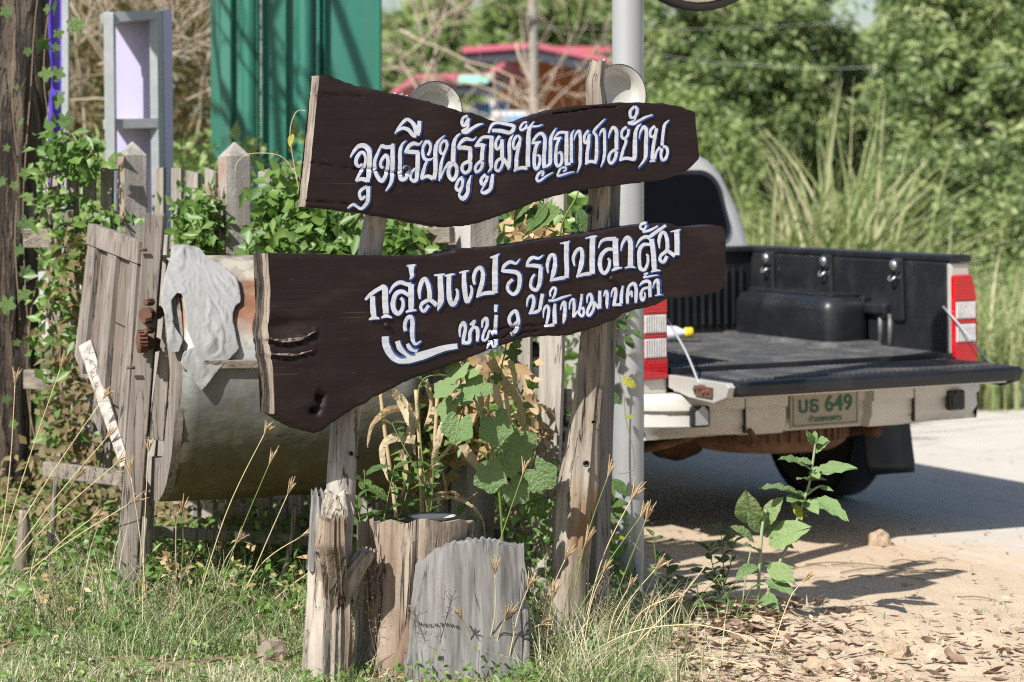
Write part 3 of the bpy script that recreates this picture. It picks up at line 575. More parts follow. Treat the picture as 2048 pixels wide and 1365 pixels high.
letters((1180, 430, 6.205), [
 "95,410,12 130,330,36 200,300,46 310,300,56|305,290,70 305,450,74 315,640,70|255,695,14 310,665,42 385,655,14|280,430,36 200,430,46 130,500,54 110,610,56 130,700,50 175,720,46 220,650,42 230,570,36 205,540,28",
 "370,450,10 395,350,36 450,282,54 490,340,64 490,500,66 490,640,66|420,660,12 490,640,36 550,655,14",
 "560,400,12 610,310,36 680,272,46 740,290,54|720,280,46 800,220,46 930,130,34|750,300,64 770,450,66 780,600,66 785,690,56|740,710,12 790,690,36 860,690,14|740,370,34 650,370,46 600,440,50 595,560,50 610,660,50 660,680,42 700,600,36 700,510,30 680,490,18",
 "690,100,36 630,115,36 615,165,32 660,180,30 690,130,30|640,210,30 720,195,36 830,140,28",
 "850,415,14 845,310,42 880,222,46 925,240,46 945,340,50 940,440,50 870,500,42 855,560,42 900,585,42 940,510,42|960,450,46 1040,510,54|985,210,10 1060,195,26 1110,180,12|1065,190,70 1065,350,66 1065,500,66",
 "255,1020,10 265,950,26 300,912,36 310,980,46 285,1130,44|275,1120,30 380,1110,42|395,880,20 380,980,42 375,1100,42",
 "455,1100,36 455,990,42 470,890,36 530,852,46 560,920,46 560,1010,46 555,1090,28|470,1000,30 500,950,30 510,1020,24",
 "600,880,14 650,832,42 720,830,42 730,920,46 735,1020,40|720,900,30 650,920,36 620,990,42 640,1060,40 670,1010,26 665,960,18",
 "650,740,14 700,720,16 680,750,20 650,780,16 740,760,22 830,745,10",
 "765,910,10 790,830,32 825,812,42 835,900,42 840,990,42|795,1000,10 880,990,12"], *D2)
mbb = MB(); x0, y0, s_ = 720, 490, 5.46       # blue shading between the fingers of the painted hand
for line in ("330,1120,14 370,1180,18 430,1220,20 492,1222,16", "455,1110,12 500,1160,16 545,1190,18 592,1192,14", "545,1090,12 575,1125,16 640,1130,10"):
    ribbon(mbb, [(x0 + a / s_, y0 + b / s_, c / s_) for a, b, c in (tuple(float(q) for q in t.split(',')) for t in line.split())], .0062, 0, (0, 0), 0, disp2)
for w0, pts in ((5, sp), (3, sp2)):       # bare splintered wood along the split at the left end
    q = MB(); n_ = 14
    for i in range(n_ + 1):
        t_ = i / n_; a = pts[0][0] + (pts[-1][0] - pts[0][0]) * t_; z = interp(pts, a); hw = w0 * .0011 * math.sin(math.pi * min(1, t_ * .9 + .1)) * (1 + .5 * mnoise.noise(Vector((a * 60, 3, w0))))
        for s_ in (-1, 1): q.v.append((a, disp2(a, z + hw * s_) - .0022, z + hw * s_))
    for i in range(n_): q.f.append((2*i, 2*i+1, 2*i+3, 2*i+2)); q.m.append(0)
    q.build('split_wood', M['end_grain'], b2, local=True)
mbb.build('brush_shading', M['letter_blue'], b2, local=True)
for px, py, bd, dp in ((811, 338, b1, disp1), (1222, 557, b2, disp2), (772, 651, b2, disp2)):       # bolt heads
    a, z = on_board(px, py); q = MB(); q.lathe([(.0, -.012), (.006, -.0115), (.0095, -.007), (.0105, 0)], (a, disp1(a, z) * 0 + .001, z), (0, 1, 0), 14)
    q.build('bolt_head', M['board_paint'], bd, local=True, smooth=True)
# posts, behind the boards
def behind(px, py, back=.10):
    u = (px - CX) / FPX; return P(px, py, (BD + back / math.cos(PHI)) / (1 - TP * u))
pl = [behind(652, 1400, .06), behind(655, 1300, .06), behind(660, 1150, .07), behind(668, 1030, .08), behind(690, 850, .12), behind(745, 470, .125), behind(797, 188, .115)]
mb = MB(); mb.gnarly(pl[:4] + [behind(672, 985, .09)], [.080, .070, .064, .060, .040], 48, 120, .32, 3, 9, ragged=.03)
base_o = mb.build('post', [M['foot_wood']], sign, smooth=True, auto=60); base_o['label'] = 'gnarled tree trunk foot of the left sign post'
mb = MB(); mb.gnarly([behind(680, 1050, .10), behind(690, 850, .115), behind(745, 470, .115), behind(797, 192, .105)], [.045, .045, .036, .032], 22, 60, .16, 9, 7, ragged=.02)
mb.build('post', M['grey_post'], sign, smooth=True, auto=60)
mb = MB(); mb.gnarly([behind(640, 1140, .09), behind(640, 1060, .10), behind(636, 985, .11)], [.04, .036, .022], 22, 30, .5, 15, 8, ragged=.05); mb.build('broken_branch', M['slab_wood'], sign, smooth=True, auto=60)
mb = MB(); mb.gnarly([behind(680, 1190, .06), behind(705, 1140, .03), behind(735, 1100, .0)], [.04, .038, .028], 26, 26, .34, 17, 6, ragged=.03); mb.build('branch_stub', M['foot_wood'], sign, smooth=True, auto=60)
mb = MB(); mb.gnarly([behind(672, 1230, .05), behind(668, 1150, .01), behind(662, 1090, -.03), behind(664, 1035, -.035)], [.038, .043, .042, .036], 34, 40, .36, 19, 7, ragged=.035); mb.build('branch_stub', M['stump_wood'], sign, smooth=True, auto=60)
mb = MB(); mb.gnarly([behind(1140, 1330, .12), behind(1140, 1150, .12), behind(1152, 1000, .12), behind(1180, 760, .12), behind(1195, 560, .125), behind(1199, 380, .115), behind(1196, 220, .115), behind(1190, 165, .115), behind(1196, 122, .115)],
    [.066, .062, .066, .048, .038, .034, .032, .029, .025], 34, 120, .22, 23, 7, ragged=.02)
mb.build('post', M['post_wood'], sign, smooth=True, auto=60)
mb = MB(); a = behind(1193, 1290, .20); b = behind(1222, 330, .19); mb.bar(a, b, .055, .05, up=(.5, -.866, 0))
mb.build('batten', M['slab_wood'], sign, bevel=.004)
for px, py, bk, r_ in ((1172, 928, .035, .009), (1187, 845, .05, .006), (702, 908, .055, .006), (716, 916, .06, .005), (1178, 420, .07, .012)):
    q = MB(); c = behind(px, py, bk); q.lathe([(.0001, .012), (r_ * .6, .008), (r_, .0), (r_ * 1.3, .004)], c, (.2, 1, 0), 12); q.build('knot_hole', M['black_trim'], sign, smooth=True)
# enamel plates hung behind the upper board
def plate(px, py, d, rpx, tilt, mat, label):
    c = P(px, py, d); r = rpx / FPX * d; t = thing('enamel_plate', label, 'plate', c)
    ax = Vector(tilt).normalized(); mb = MB()
    mb.lathe([(.0001, .028), (r*.60, .028), (r*.66, .022), (r*.74, .006), (r*.80, .002), (r*.97, -.003), (r, -.004)], c, ax, 48)
    mb.lathe([(r, -.002), (r*.8, .006), (r*.72, .012), (r*.64, .030), (.0001, .032)], c, ax, 48)
    mb.build('dish', mat, t, smooth=True); q = MB(); q.tube([c + ax * -.0035 + (lambda u, v, th: (u * math.cos(th) + v * math.sin(th)) * r)(ax.cross(Vector((0,0,1))).normalized(), ax.cross(ax.cross(Vector((0,0,1)))).normalized(), 2*math.pi*k/48) for k in range(49)], .0016, 6, cap=False)
    q.build('rim', M['enamel_rim'], t, smooth=True)
plate(868, 222, 7.55, 59, (-.4, 1, .12), M['enamel_rust'], 'chipped rust-spotted white enamel plate rising behind the upper board left of centre')
plate(1237, 191, 7.88, 62, (-.5, 1, .04), M['enamel'], 'clean white enamel plate above the right post beside the steel pole')
# ------------------------------------------------------------------ stumps in front of the sign
c0 = G(828, 1335); t = thing('tree_stump', 'brown weathered round stump behind the grey slab', 'stump', c0)
mb = MB(); mb.gnarly([P(822, 1372, c0.y), P(820, 1250, c0.y), P(828, 1120, c0.y), P(832, 1036, c0.y)], [.20, .178, .178, .186], 64, 70, .10, 31, 14, ragged=.02)
for i, v in enumerate(mb.v):                               # the top is cut on a slant, falling away behind
    w_ = max(0, (v[2] - .33) / .13); mb.v[i] = (v[0], v[1], v[2] - max(0, w_) * .17 * (v[1] - c0.y + .10))
mb.build('trunk', M['stump_wood'], t, smooth=True, auto=55)
c = P(865, 1040, c0.y + .05); tp = thing('enamel_plate', 'small white enamel plate with dark rim lying flat on the brown stump', 'plate', c)
mb = MB(); mb.lathe([(.0001, 0), (.045, 0), (.075, .010), (.078, .012)], c, (0, 0, 1), 32); mb.build('dish', M['enamel'], tp, smooth=True)
mb = MB(); mb.lathe([(.074, .0105), (.079, .0115), (.080, .0145), (.076, .014)], c, (0, 0, 1), 32); mb.build('rim', M['enamel_rim'], tp, smooth=True)
c1 = G(930, 1365); t = thing('wood_slab', 'grey weathered thick wood slab standing upright in front of the brown stump', 'slab', c1)
mb = MB(); n, mrows = 80, 40; d0 = c1.y
def slab_pt(u, v, k):
    xl = 806 + 24 * v + 6 * mnoise.noise(Vector((v * 6, 1, 0))); xr = 1064 - 16 * v + 5 * mnoise.noise(Vector((v * 7, 4, 0))); top = 1100 + 34 * (1 - min(1, u * 3.5)) - 12 * math.sin(u * 3.1) + 16 * mnoise.noise(Vector((u * 5, 2, 2))) + 8 * mnoise.noise(Vector((u * 9, 2, 1))) + 3 * mnoise.noise(Vector((u * 27, 4, 1)))
    px = xl + (xr - xl) * u; py = 1385 + (top - 1385) * v; q = P(px, py, d0)
    q.y += .05 * (u - .5) * 2 * .6 - .02 * math.sin(math.pi * u) + .003 * mnoise.noise(Vector((u * 16, v * 2.0, 3))) + .0015 * mnoise.noise(Vector((u * 60, v * 3, 8))) + (.03 * max(0, mnoise.noise(Vector((u * 22, v * 1.1, 6))) - .15) if u > .84 else 0) + (0 if k == 0 else .085 + .02 * mnoise.noise(Vector((u * 9, v * 3, 9)))) + .04 * v
    if k: q.z -= .012 * mnoise.noise(Vector((u * 30, 5, 5)))
    return q
for k in (0, 1):
    for j in range(mrows + 1):
        for i in range(n + 1): mb.v.append(tuple(slab_pt(i / n, j / mrows, k)))
N1 = (n + 1) * (mrows + 1)
for j in range(mrows):
    for i in range(n):
        a = j * (n + 1) + i; mb.f.append((a, a+1, a+n+2, a+n+1)); mb.f.append((a+N1, a+N1+n+1, a+N1+n+2, a+N1+1)); mb.m += [0, 0]
for i in range(n): a = mrows * (n + 1) + i; mb.f.append((a, a+1, a+1+N1, a+N1)); mb.m.append(0)
for j in range(mrows):
    for i in (0, n): a = j * (n + 1) + i; mb.f.append((a, a+n+1, a+n+1+N1, a+N1)); mb.m.append(0)
so_ = mb.build('slab', M['slab_wood'], t, smooth=True, auto=40)
mb = MB()      # worn scratched marks on the slab face
for k in range(8):
    px = 838 + k * 10.5; py = 1245 + 2.2 * math.sin(k) + k * .7
    for dx in (0, 4):
        a = slab_pt((px + dx - 815) / 240, .49, 0); q = P(px + dx, py, a.y - .006); q2 = P(px + dx + 2.6, py + 5, a.y - .006); mb.bar(q, q2, .0013, .003)
mb.build('scratch_marks', M['black_trim'], so_)
# ------------------------------------------------------------------ steel pole with a convex traffic mirror
pb = G(1256, 1192); pole = thing('steel_pole', 'tall round grey steel pole standing between the sign and the pickup', 'pole', pb)
mb = MB(); mb.tube([pb, pb + Vector((0, 0, 3.2))], .0605, 40); mb.build('shaft', M['steel_pole'], pole, smooth=True, auto=40)
mb = MB(); mb.box(pb + Vector((-.15, -.15, -.02)), pb + Vector((.15, .15, .012))); mb.build('base_plate', M['galv'], pole, bevel=.003)
for a in range(4):
    th = R(20 + 90 * a); d_ = Vector((math.cos(th), math.sin(th), 0)); q = MB(); s_ = d_.cross(Vector((0, 0, 1))) * .004
    q.prism([pb + d_ * .058 - s_ + Vector((0,0,.012)), pb + d_ * .14 - s_ + Vector((0,0,.012)), pb + d_ * .14 - s_ + Vector((0,0,.03)), pb + d_ * .058 - s_ + Vector((0,0,.16))], s_ * 2); q.build('gusset', M['galv'], pole)
mc = P(1402, -145, 8.75); q = MB(); ax = Vector((.25, -1, -.15)).normalized(); r_ = .30
q.lathe([(r_ * math.sin(R(a)) / math.sin(R(26)), r_ / math.sin(R(26)) * (math.cos(R(a)) - math.cos(R(26)))) for a in np.linspace(26, .05, 10)], mc, ax, 40); mir = q.build('convex_mirror', M['chrome'], pole, smooth=True)
q = MB(); q.lathe([(r_ - .01, .012), (r_ + .018, .014), (r_ + .022, -.02), (r_ - .03, -.05), (.02, -.07)], mc, ax, 40); q.build('rim', M['black_trim'], mir, smooth=True)
q = MB(); q.tube([mc - ax * .06, pb + Vector((0, 0, 2.9))], .018, 10); q.build('bracket', M['galv'], pole, smooth=True)
# ------------------------------------------------------------------ wooden picket fence with concrete posts
def fence_d(px):                                         # fence line in plan, coming nearer to the right
    u = (px - CX) / FPX; return 8.658 / (1 + .45 * u)
F0 = P(470, 400, fence_d(470)); F0.z = 0
fence = thing('picket_fence', 'weathered grey picket fence with pointed concrete posts overgrown with creeper', 'fence', F0)
FD = Vector((1, -.45, 0)).normalized(); FN = Vector((-.45, -1, 0)).normalized()
def picket(px, top, wpx, lean=0, mat='picket_wood', off=0, th=.022, bot=None):
    d = fence_d(px) + off; b = P(px - lean, 400, d); b.z = 0 if bot is None else bot; tp_ = P(px, top, d); wd = wpx / FPX * d / .91
    mb = MB(); ax = FD; h = Vector((0, 0, .012 * random.uniform(-1, 1))); vs = []
    for c, w2 in ((b, wd), (b.lerp(tp_, .55) + FN * random.uniform(-.008, .008) + FD * random.uniform(-.006, .006), wd * random.uniform(.92, 1.02)), (tp_, wd * random.uniform(.8, 1))):
        for sx_, sn in ((-1, 0), (1, 0), (1, 1), (-1, 1)): vs.append(c + ax * (sx_ * w2 / 2) - FN * (sn * th) + (h * sx_ if c is tp_ else Vector((0, 0, 0))))
    fs = [(0,3,2,1), (8,9,10,11)]
    for k in (0, 4):
        fs += [(k, k+1, k+5, k+4), (k+1, k+2, k+6, k+5), (k+2, k+3, k+7, k+6), (k+3, k, k+4, k+7)]
    mb.add(vs, fs); return mb.build('picket', M[mat], fence)
for px, top, wd in ((108, 352, 20), (142, 330, 22), (176, 335, 24), (212, 340, 24), (318, 340, 22), (352, 340, 24), (384, 341, 26), (420, 342, 25), (528, 345, 26), (560, 344, 28), (592, 340, 26), (626, 350, 28), (660, 345, 26), (694, 350, 28), (730, 352, 28), (766, 350, 30), (806, 356, 30), (846, 360, 30), (878, 362, 30)):
    picket(px, top + random.uniform(-5, 5), wd, random.uniform(-6, 6))
picket(1108, 385, 46, 26, 'pale_wood', -.05, .03); picket(1048, 640, 26, 4)
for z, off, h in ((1.34, .045, .08), (.75, .045, .08), (.22, .045, .07)):
    a = P(40, 400, fence_d(40)); b = P(1130, 400, fence_d(1130)); a.z = b.z = z; a -= FN * off; b -= FN * off
    mb = MB(); mb.bar(a, b, .05, h); mb.build('rail', M['rail_wood'], fence, bevel=.004)
a = P(92, 432, fence_d(92) - .10); b = P(152, 437, fence_d(152) - .10); mb = MB(); mb.bar(a, b, .05, .068); mb.build('rail', M['rail_wood'], fence, bevel=.004)
a = P(816, 474, fence_d(816) - .08); b = P(905, 470, fence_d(905) - .08); mb = MB(); mb.bar(a, b, .05, .060); mb.build('rail', M['rail_wood'], fence, bevel=.004)
def cpost(px, top, wf, ws, bot=None, lean=0, side='concrete_red'):            # front-right face wf pixels wide, left face ws pixels wide
    d = fence_d(px) - .06; s = FPX / d; c = P(px, 400, d); c.z = -.1; ang = R(21); fx = Vector((math.cos(ang), math.sin(ang), 0)); fy = Vector((-math.sin(ang), math.cos(ang), 0))
    wx = wf / s / math.cos(ang); wy = ws / s / max(.2, math.sin(ang + math.atan((px - CX) / FPX))); H = P(px, top, d).z; mb = MB(); ln = Vector((lean / s, 0, 0))
    o = c - fx * wx * .5; vs = []
    for z, k, l in ((-.1, 0, -1), (H - .05, 0, 0)):
        for a, b in ((0,0),(1,0),(1,1),(0,1)):
            q = o + fx * (a * wx) + fy * (b * wy); q.z = z; vs.append(q + ln * l)
    ap = o + fx * wx * .5 + fy * wy * .5; ap.z = H + .012; vs.append(ap)
    mb.add(vs, [(0,1,5,4),(1,2,6,5),(2,3,7,6)], 0); mb.add(vs, [(3,0,4,7)], 1); mb.add(vs, [(4,5,8),(5,6,8),(6,7,8),(7,4,8)], 0)
    o_ = mb.build('concrete_post', [M['concrete_post'], M[side]], fence, bevel=.006); return o_
cpost(272, 286, 44, 14); cpost(478, 287, 47, 18); cp3 = cpost(972, 330, 58, 36, lean=14, side='concrete_sunlit')
# ------------------------------------------------------------------ old winnowing machine: wood frame and sheet-metal fan drum
wb = G(250, 1222); win = thing('winnowing_machine', 'old wooden winnowing machine with rusty sheet metal drum beside the fence', 'winnower', wb)
DA = Vector((math.cos(R(18)), math.sin(R(18)), -.01)).normalized(); DC0 = P(322, 757, 8.2); RADI = .43; DLEN = .84     # drum axis, left end centre
du = Vector((0, 0, 1)) - DA * DA.z; du.normalize(); dv = DA.cross(du)
if dv.y > 0: dv = -dv                                     # dv points at the camera
def drum_pt(s, th, r=RADI): return DC0 + DA * s + (du * math.cos(th) + dv * math.sin(th)) * r
def drum_sheet(name, a0, a1, r, m_):
    mb = MB(); nu, nv = 14, 40
    for i in range(nu + 1):
        for j in range(nv + 1):
            s = DLEN * i / nu; th = a0 + (a1 - a0) * j / nv
            left = .05 * math.sin(2 * th) if i == 0 else 0
            mb.v.append(tuple(drum_pt(s + left * .3, th, r + .010 * mnoise.noise(Vector((s * 3, th * 2.2, 2))) + .004 * mnoise.noise(Vector((s * 9, th * 6, 5))))))
    n1 = nv + 1
    for i in range(nu):
        for j in range(nv): mb.f.append((i*n1+j, (i+1)*n1+j, (i+1)*n1+j+1, i*n1+j+1)); mb.m.append(0)
    o = mb.build(name, m_, win, smooth=True); sm = o.modifiers.new('thickness', 'SOLIDIFY'); sm.thickness = .003; return o
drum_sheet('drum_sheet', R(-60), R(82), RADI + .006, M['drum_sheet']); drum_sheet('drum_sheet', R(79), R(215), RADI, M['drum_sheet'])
mb = MB(); mb.bar(drum_pt(.05, R(80), RADI + .018), drum_pt(DLEN, R(80), RADI + .018), .022, .03); mb.build('seam_batten', M['rail_wood'], win, bevel=.003)
for s in (-.022, DLEN - .04):                              # curved wooden end boards
    mb = MB(); k = 30; pts = []
    for j in range(k + 1): th = R(40 + 150 * j / k); pts.append(drum_pt(s, th, RADI + .004))
    inner = [drum_pt(s, R(40 + 150 * j / k), RADI - .13 - .02 * math.sin(j * .5)) for j in range(k, -1, -1)]
    ring = pts + inner; n_ = len(ring); e = DA * .03
    for p in ring: mb.v.append(tuple(p))
    for p in ring: mb.v.append(tuple(p + e))
    for j in range(k): a, b = j, n_ - 1 - j; mb.f += [(a, a+1, b-1, b), (a+n_, b+n_, b-1+n_, a+1+n_)]; mb.m += [0, 0]
    for j in range(n_): j2 = (j + 1) % n_; mb.f.append((j, j2, j2+n_, j+n_)); mb.m.append(0)
    mb.build('end_board', M['frame_wood'], win)
# front corner post, leaning
mb = MB(); mb.bar(P(247, 1235, 8.18), P(311, 428, 8.14), .075, .05, up=(0, -1, 0), w2=.068); mb.build('post', M['frame_wood'], win, bevel=.004)
mb = MB(); mb.bar(P(287, 1150, 8.3), P(330, 470, 8.3), .045, .05, up=(0, -1, 0), w2=.03); mb.build('post', M['pale_wood'], win, bevel=.003)
mb = MB(); mb.bar(P(640, 1230, 8.2), P(655, 760, 8.25), .06, .05, up=(0, -1, 0)); mb.build('post', M['frame_wood'], win, bevel=.003)
mb = MB(); mb.bar(P(312, 880, 8.16), P(336, 655, 8.16), .06, .025, up=(0, -1, 0), w2=.035); mb.build('brace', M['frame_wood'], win, bevel=.003)
# panelled side
def quad_board(pts, th, mat, name, parent=win, bev=.002):
    a, b, c_, d_ = [Vector(p) for p in pts]; nrm = (b - a).cross(d_ - a).normalized()
    if nrm.y > 0: nrm = -nrm
    mb = MB(); mb.prism([a, b, c_, d_], -nrm * th); return mb.build(name, M[mat], parent, bevel=bev)
def pn(u, v, off=0):                                       # panel coordinates: u left-right, v top-bottom
    tl, tr, br, bl = P(190, 448, 8.72), P(292, 484, 8.28), P(262, 945, 8.25), P(140, 860, 8.70)
    p = (tl.lerp(tr, u)).lerp(bl.lerp(br, u), v); nrm = (tr - tl).cross(bl - tl).normalized(); nrm = nrm if nrm.y < 0 else -nrm
    return p + nrm * off
panel = quad_board([pn(0, 0), pn(1, 0), pn(1, 1), pn(.0, .62)], .015, 'panel_wood', 'side_panel')
quad_board([pn(0, 0, .028), pn(1, 0, .028), pn(1, .10, .028), pn(0, .10, .028)], .026, 'frame_wood', 'top_rail', panel)
for u0, u1, v1 in ((.02, .19, .70), (.42, .58, .92), (.84, .97, 1.0)):
    quad_board([pn(u0, .105, .024), pn(u1, .105, .024), pn(u1, v1, .024), pn(u0, v1 - .06, .024)], .023, 'frame_wood', 'stile', panel)
for u0, u1, v in ((.19, .42, .42), (.58, .84, .40), (.58, .84, .76)):
    quad_board([pn(u0, v, .003), pn(u1, v, .003), pn(u1, v + .006, .003), pn(u0, v + .006, .003)], .002, 'black_trim', 'board_joint', panel, 0)
mb = MB(); mb.bar(P(172, 690, 8.62), P(253, 935, 8.2), .055, .03, up=(0, -1, 0), w2=.035); mb.build('brace', M['pale_wood'], win, bevel=.003)
mb = MB(); mb.bar(P(92, 938, 8.6), P(250, 958, 8.15), .03, .055, up=(0, 0, 1)); mb.build('lower_rail', M['rail_wood'], win, bevel=.003)
mb = MB(); mb.bar(P(270, 1062, 8.45), P(650, 1082, 8.45), .03, .04); mb.build('lower_rail', M['frame_wood'], win, bevel=.003)
mb = MB(); mb.bar(P(165, 742, 8.8), P(330, 768, 8.3), .03, .05); mb.build('cross_rail', M['frame_wood'], win, bevel=.003)
# rusty fan bearing, gear and bolts
gc = P(284, 683, 8.08); mb = MB(); gax = Vector((-1, -.35, 0)).normalized(); n_ = 18
mb.lathe([(.0001, .016), (.030, .016), (.034, .012), (.034, -.012), (.030, -.016), (.0001, -.016)], gc, gax, 18)
for k in range(n_):
    th = 2 * math.pi * k / n_; u = gax.cross(Vector((0, 0, 1))).normalized(); v = gax.cross(u); q = gc + (u * math.cos(th) + v * math.sin(th)) * .037; mb.bar(q - gax * .014, q + gax * .014, .007, .008, up=(u * math.cos(th) + v * math.sin(th)))
mb.build('gear', M['rust'], win)
mb = MB(); mb.tube([gc, P(312, 690, 8.2)], .026, 14); mb.tube([P(290, 630, 8.1), P(315, 625, 8.2)], .026, 12); mb.build('bearing', M['rust'], win, smooth=True, auto=40)
for px, py, r_ in ((296, 605, .014), (292, 642, .012), (296, 662, .012)):
    q = MB(); c_ = P(px, py, 8.06); q.lathe([(.0001, -.02), (r_ * .7, -.02), (r_, -.008), (r_, .03)], c_, (.3, 1, 0), 6); q.build('bolt', M['rust'], win)
for px, py in ((286, 500), (262, 736)):
    q = MB(); c_ = P(px, py, 8.10); q.tube([c_ + Vector((-.014, 0, 0)), c_ + Vector((.014, 0, 0))], .0055, 8); q.build('bolt', M['rust'], win, smooth=True)
# ------------------------------------------------------------------ grey cloth thrown over the drum
ct = [(352,515),(400,518),(440,535),(478,562),(482,604),(470,612),(460,640),(474,688),(440,722),(398,770),(372,745),(350,722),(356,700),(380,690),(362,660),(358,622),(352,595),(338,588),(325,600),(322,640),(340,668),(332,692),(314,694),(304,640),(305,590),(318,560),(334,525)]
ct = [(385 + (x - 385) * .86, 515 + (y - 515) * .94) for x, y in ct]
def drum_hit(px, py):                                      # nearest point of the drum on the sight line, as (along axis, angle)
    o_ = Vector((0, 0, CH)); d_ = (P(px, py, 1) - o_); oc = o_ - DC0; dp = d_ - DA * d_.dot(DA); op = oc - DA * oc.dot(DA)
    A = dp.dot(dp); B = 2 * dp.dot(op); C = op.dot(op) - (RADI + .012) ** 2; disc = B * B - 4 * A * C
    t_ = (-B - math.sqrt(disc)) / (2 * A) if disc > 0 else -B / (2 * A)
    q = o_ + d_ * t_; rel = q - DC0; return rel.dot(DA), math.atan2(rel.dot(dv), rel.dot(du)), q
def inside(poly, x, y):
    c = False; j = len(poly) - 1
    for i in range(len(poly)):
        if (poly[i][1] > y) != (poly[j][1] > y) and x < (poly[j][0] - poly[i][0]) * (y - poly[i][1]) / (poly[j][1] - poly[i][1]) + poly[i][0]: c = not c
        j = i
    return c
import mathutils.geometry as mg
dense = []
for (a, b), (c_, d_) in zip(ct, ct[1:] + ct[:1]):
    k = max(1, int(math.hypot(c_ - a, d_ - b) / 4))
    for i in range(k): dense.append((a + (c_ - a) * i / k, b + (d_ - b) * i / k))
def to_sv(px, py):                                         # cloth coordinates: along the drum, and down round it from the crown
    s, th, q = drum_hit(px, py); return (s, max(th, .0) * (RADI + .012))
dsv = [Vector(to_sv(*p)) for p in dense]
miny = min(p.y for p in dsv); dsv = [Vector((p.x, p.y - .16 * max(0, 1 - (p.y - miny) / .06))) for p in dsv]          # the top hem reaches over the crown
xs_ = [p.x for p in dsv]; ys_ = [p.y for p in dsv]; g_ = .0075
gridp = [Vector((x + g_ * .25 * random.uniform(-1, 1), y + g_ * .25 * random.uniform(-1, 1))) for x in np.arange(min(xs_), max(xs_), g_) for y in np.arange(min(ys_), max(ys_), g_)]
polyt = [tuple(p) for p in dsv]
gridp = [p for p in gridp if inside(polyt, p.x, p.y) and min((p - q).length for q in dsv) > g_ * .6]
n_ = len(dsv); res = mg.delaunay_2d_cdt(dsv + gridp, [(i, (i + 1) % n_) for i in range(n_)], [], 1, 1e-5)
def pleat(s, v):                                           # bunched up: ridges fanning from the crown
    t_ = min(1, max(0, (v + .02) / .25)); u = s * 30 + v * 10 + 1.6 * mnoise.noise(Vector((s * 6, v * 5, 2)))
    return .005 + t_ * (.036 * (.5 + .5 * math.sin(u)) + .010 * (.5 + .5 * math.sin(u * 2.3 + v * 30))) + .004 * mnoise.noise(Vector((s * 30, v * 30, 1)))
cv = [drum_pt(p.x, p.y / (RADI + .012), RADI + .034 + pleat(p.x, p.y)) for p in res[0]]
me = bpy.data.meshes.new('hung_cloth'); me.from_pydata([tuple(v) for v in cv], [], [tuple(f) for f in res[2]]); o = bpy.data.objects.new('hung_cloth', me); col.objects.link(o)
vg = o.vertex_groups.new(name='pin')
for i, p in enumerate(res[0]):
    if p.y < miny + .0: vg.add([i], 1.0, 'REPLACE')
px_ = MB(); px_.lathe([(RADI + .022, -.3), (RADI + .022, .9)], DC0, DA, 64); pr = px_.build('proxy', M['cloth'], None); pr.modifiers.new('collision', 'COLLISION'); pr.collision.thickness_outer = .003; pr.collision.cloth_friction = 12
cm = o.modifiers.new('cloth', 'CLOTH'); cs = cm.settings; cs.quality = 5; cs.mass = .25; cs.tension_stiffness = 12; cs.compression_stiffness = 12; cs.shear_stiffness = 4; cs.bending_stiffness = .02; cs.vertex_group_mass = 'pin'; cm.collision_settings.distance_min = .004; cm.collision_settings.use_self_collision = True; cm.collision_settings.self_distance_min = .003
for f in range(1, 12): sc.frame_set(f)
dg = bpy.context.evaluated_depsgraph_get(); nm = bpy.data.meshes.new_from_object(o.evaluated_get(dg)); o.modifiers.clear(); o.vertex_groups.clear(); o.data = nm; bpy.data.objects.remove(pr); sc.frame_set(1)
nm.materials.clear(); nm.materials.append(M['cloth']); nm.polygons.foreach_set('use_smooth', [True] * len(nm.polygons))
sb = o.modifiers.new('smooth', 'SUBSURF'); sb.levels = sb.render_levels = 1; sm = o.modifiers.new('thickness', 'SOLIDIFY'); sm.thickness = .002; sm.offset = 1
tag(o, 'crumpled pale grey rag thrown over the metal drum', 'cloth')
# ------------------------------------------------------------------ tree at the left edge
tb = P(0, 400, 10.0); tb.z = 0; tr = thing('tree', 'rough brown tree trunk with climbing ivy at the left edge', 'tree', tb)
mb = MB(); mb.gnarly([P(0, 1250, 10.0), P(4, 900, 10.0), P(10, 560, 10.0), P(24, 250, 10.0), P(34, 0, 10.0), P(30, -300, 10.0)], [.175, .145, .146, .15, .133, .12], 48, 150, .13, 41, 9)
mb.build('trunk', M['bark'], tr, smooth=True)
def limb(mb, p, d, L, r, depth, seed, up=.15, n=6, spread=.75, minr=.004):
    d = d.normalized(); pts = [p]; k = 5; rd = random.Random(seed)
    for i in range(k):
        d = (d + Vector((rd.uniform(-1, 1), rd.uniform(-1, 1), rd.uniform(-1, 1))) * .22 + Vector((0, 0, up * .25))).normalized(); pts.append(pts[-1] + d * (L / k))
    mb.tube(pts, [max(minr, r * (1 - .5 * i / k)) for i in range(k + 1)], n)
    if depth:
        for q in range(rd.randint(2, 4)):
            i = rd.randint(2, k); nd = (d + Vector((rd.uniform(-1, 1), rd.uniform(-1, 1), rd.uniform(-.6, 1))) * spread).normalized()
            limb(mb, pts[i], nd, L * rd.uniform(.5, .8), max(minr, r * .5), depth - 1, seed * 7 + q, up, max(4, n - 1), spread, minr)
    return pts
mb = MB(); tt = P(30, -300, 10.0)
for q, d_ in enumerate(((.9, .7, 1.2), (-.6, .7, 1), (-.2, .9, .9))): limb(mb, tt, Vector(d_), 2.2, .06, 3, 50 + q, .2)
for q, d_ in enumerate(((-1.1, 1.1, 1.5), (-1.5, 1.4, 1.9), (-.8, 1.3, 1.7))): limb(mb, tt, Vector(d_), 2.8, .05, 3, 250 + q, .1, 6, .7)
mb.build('branches', M['bark_grey'], tr, smooth=True)
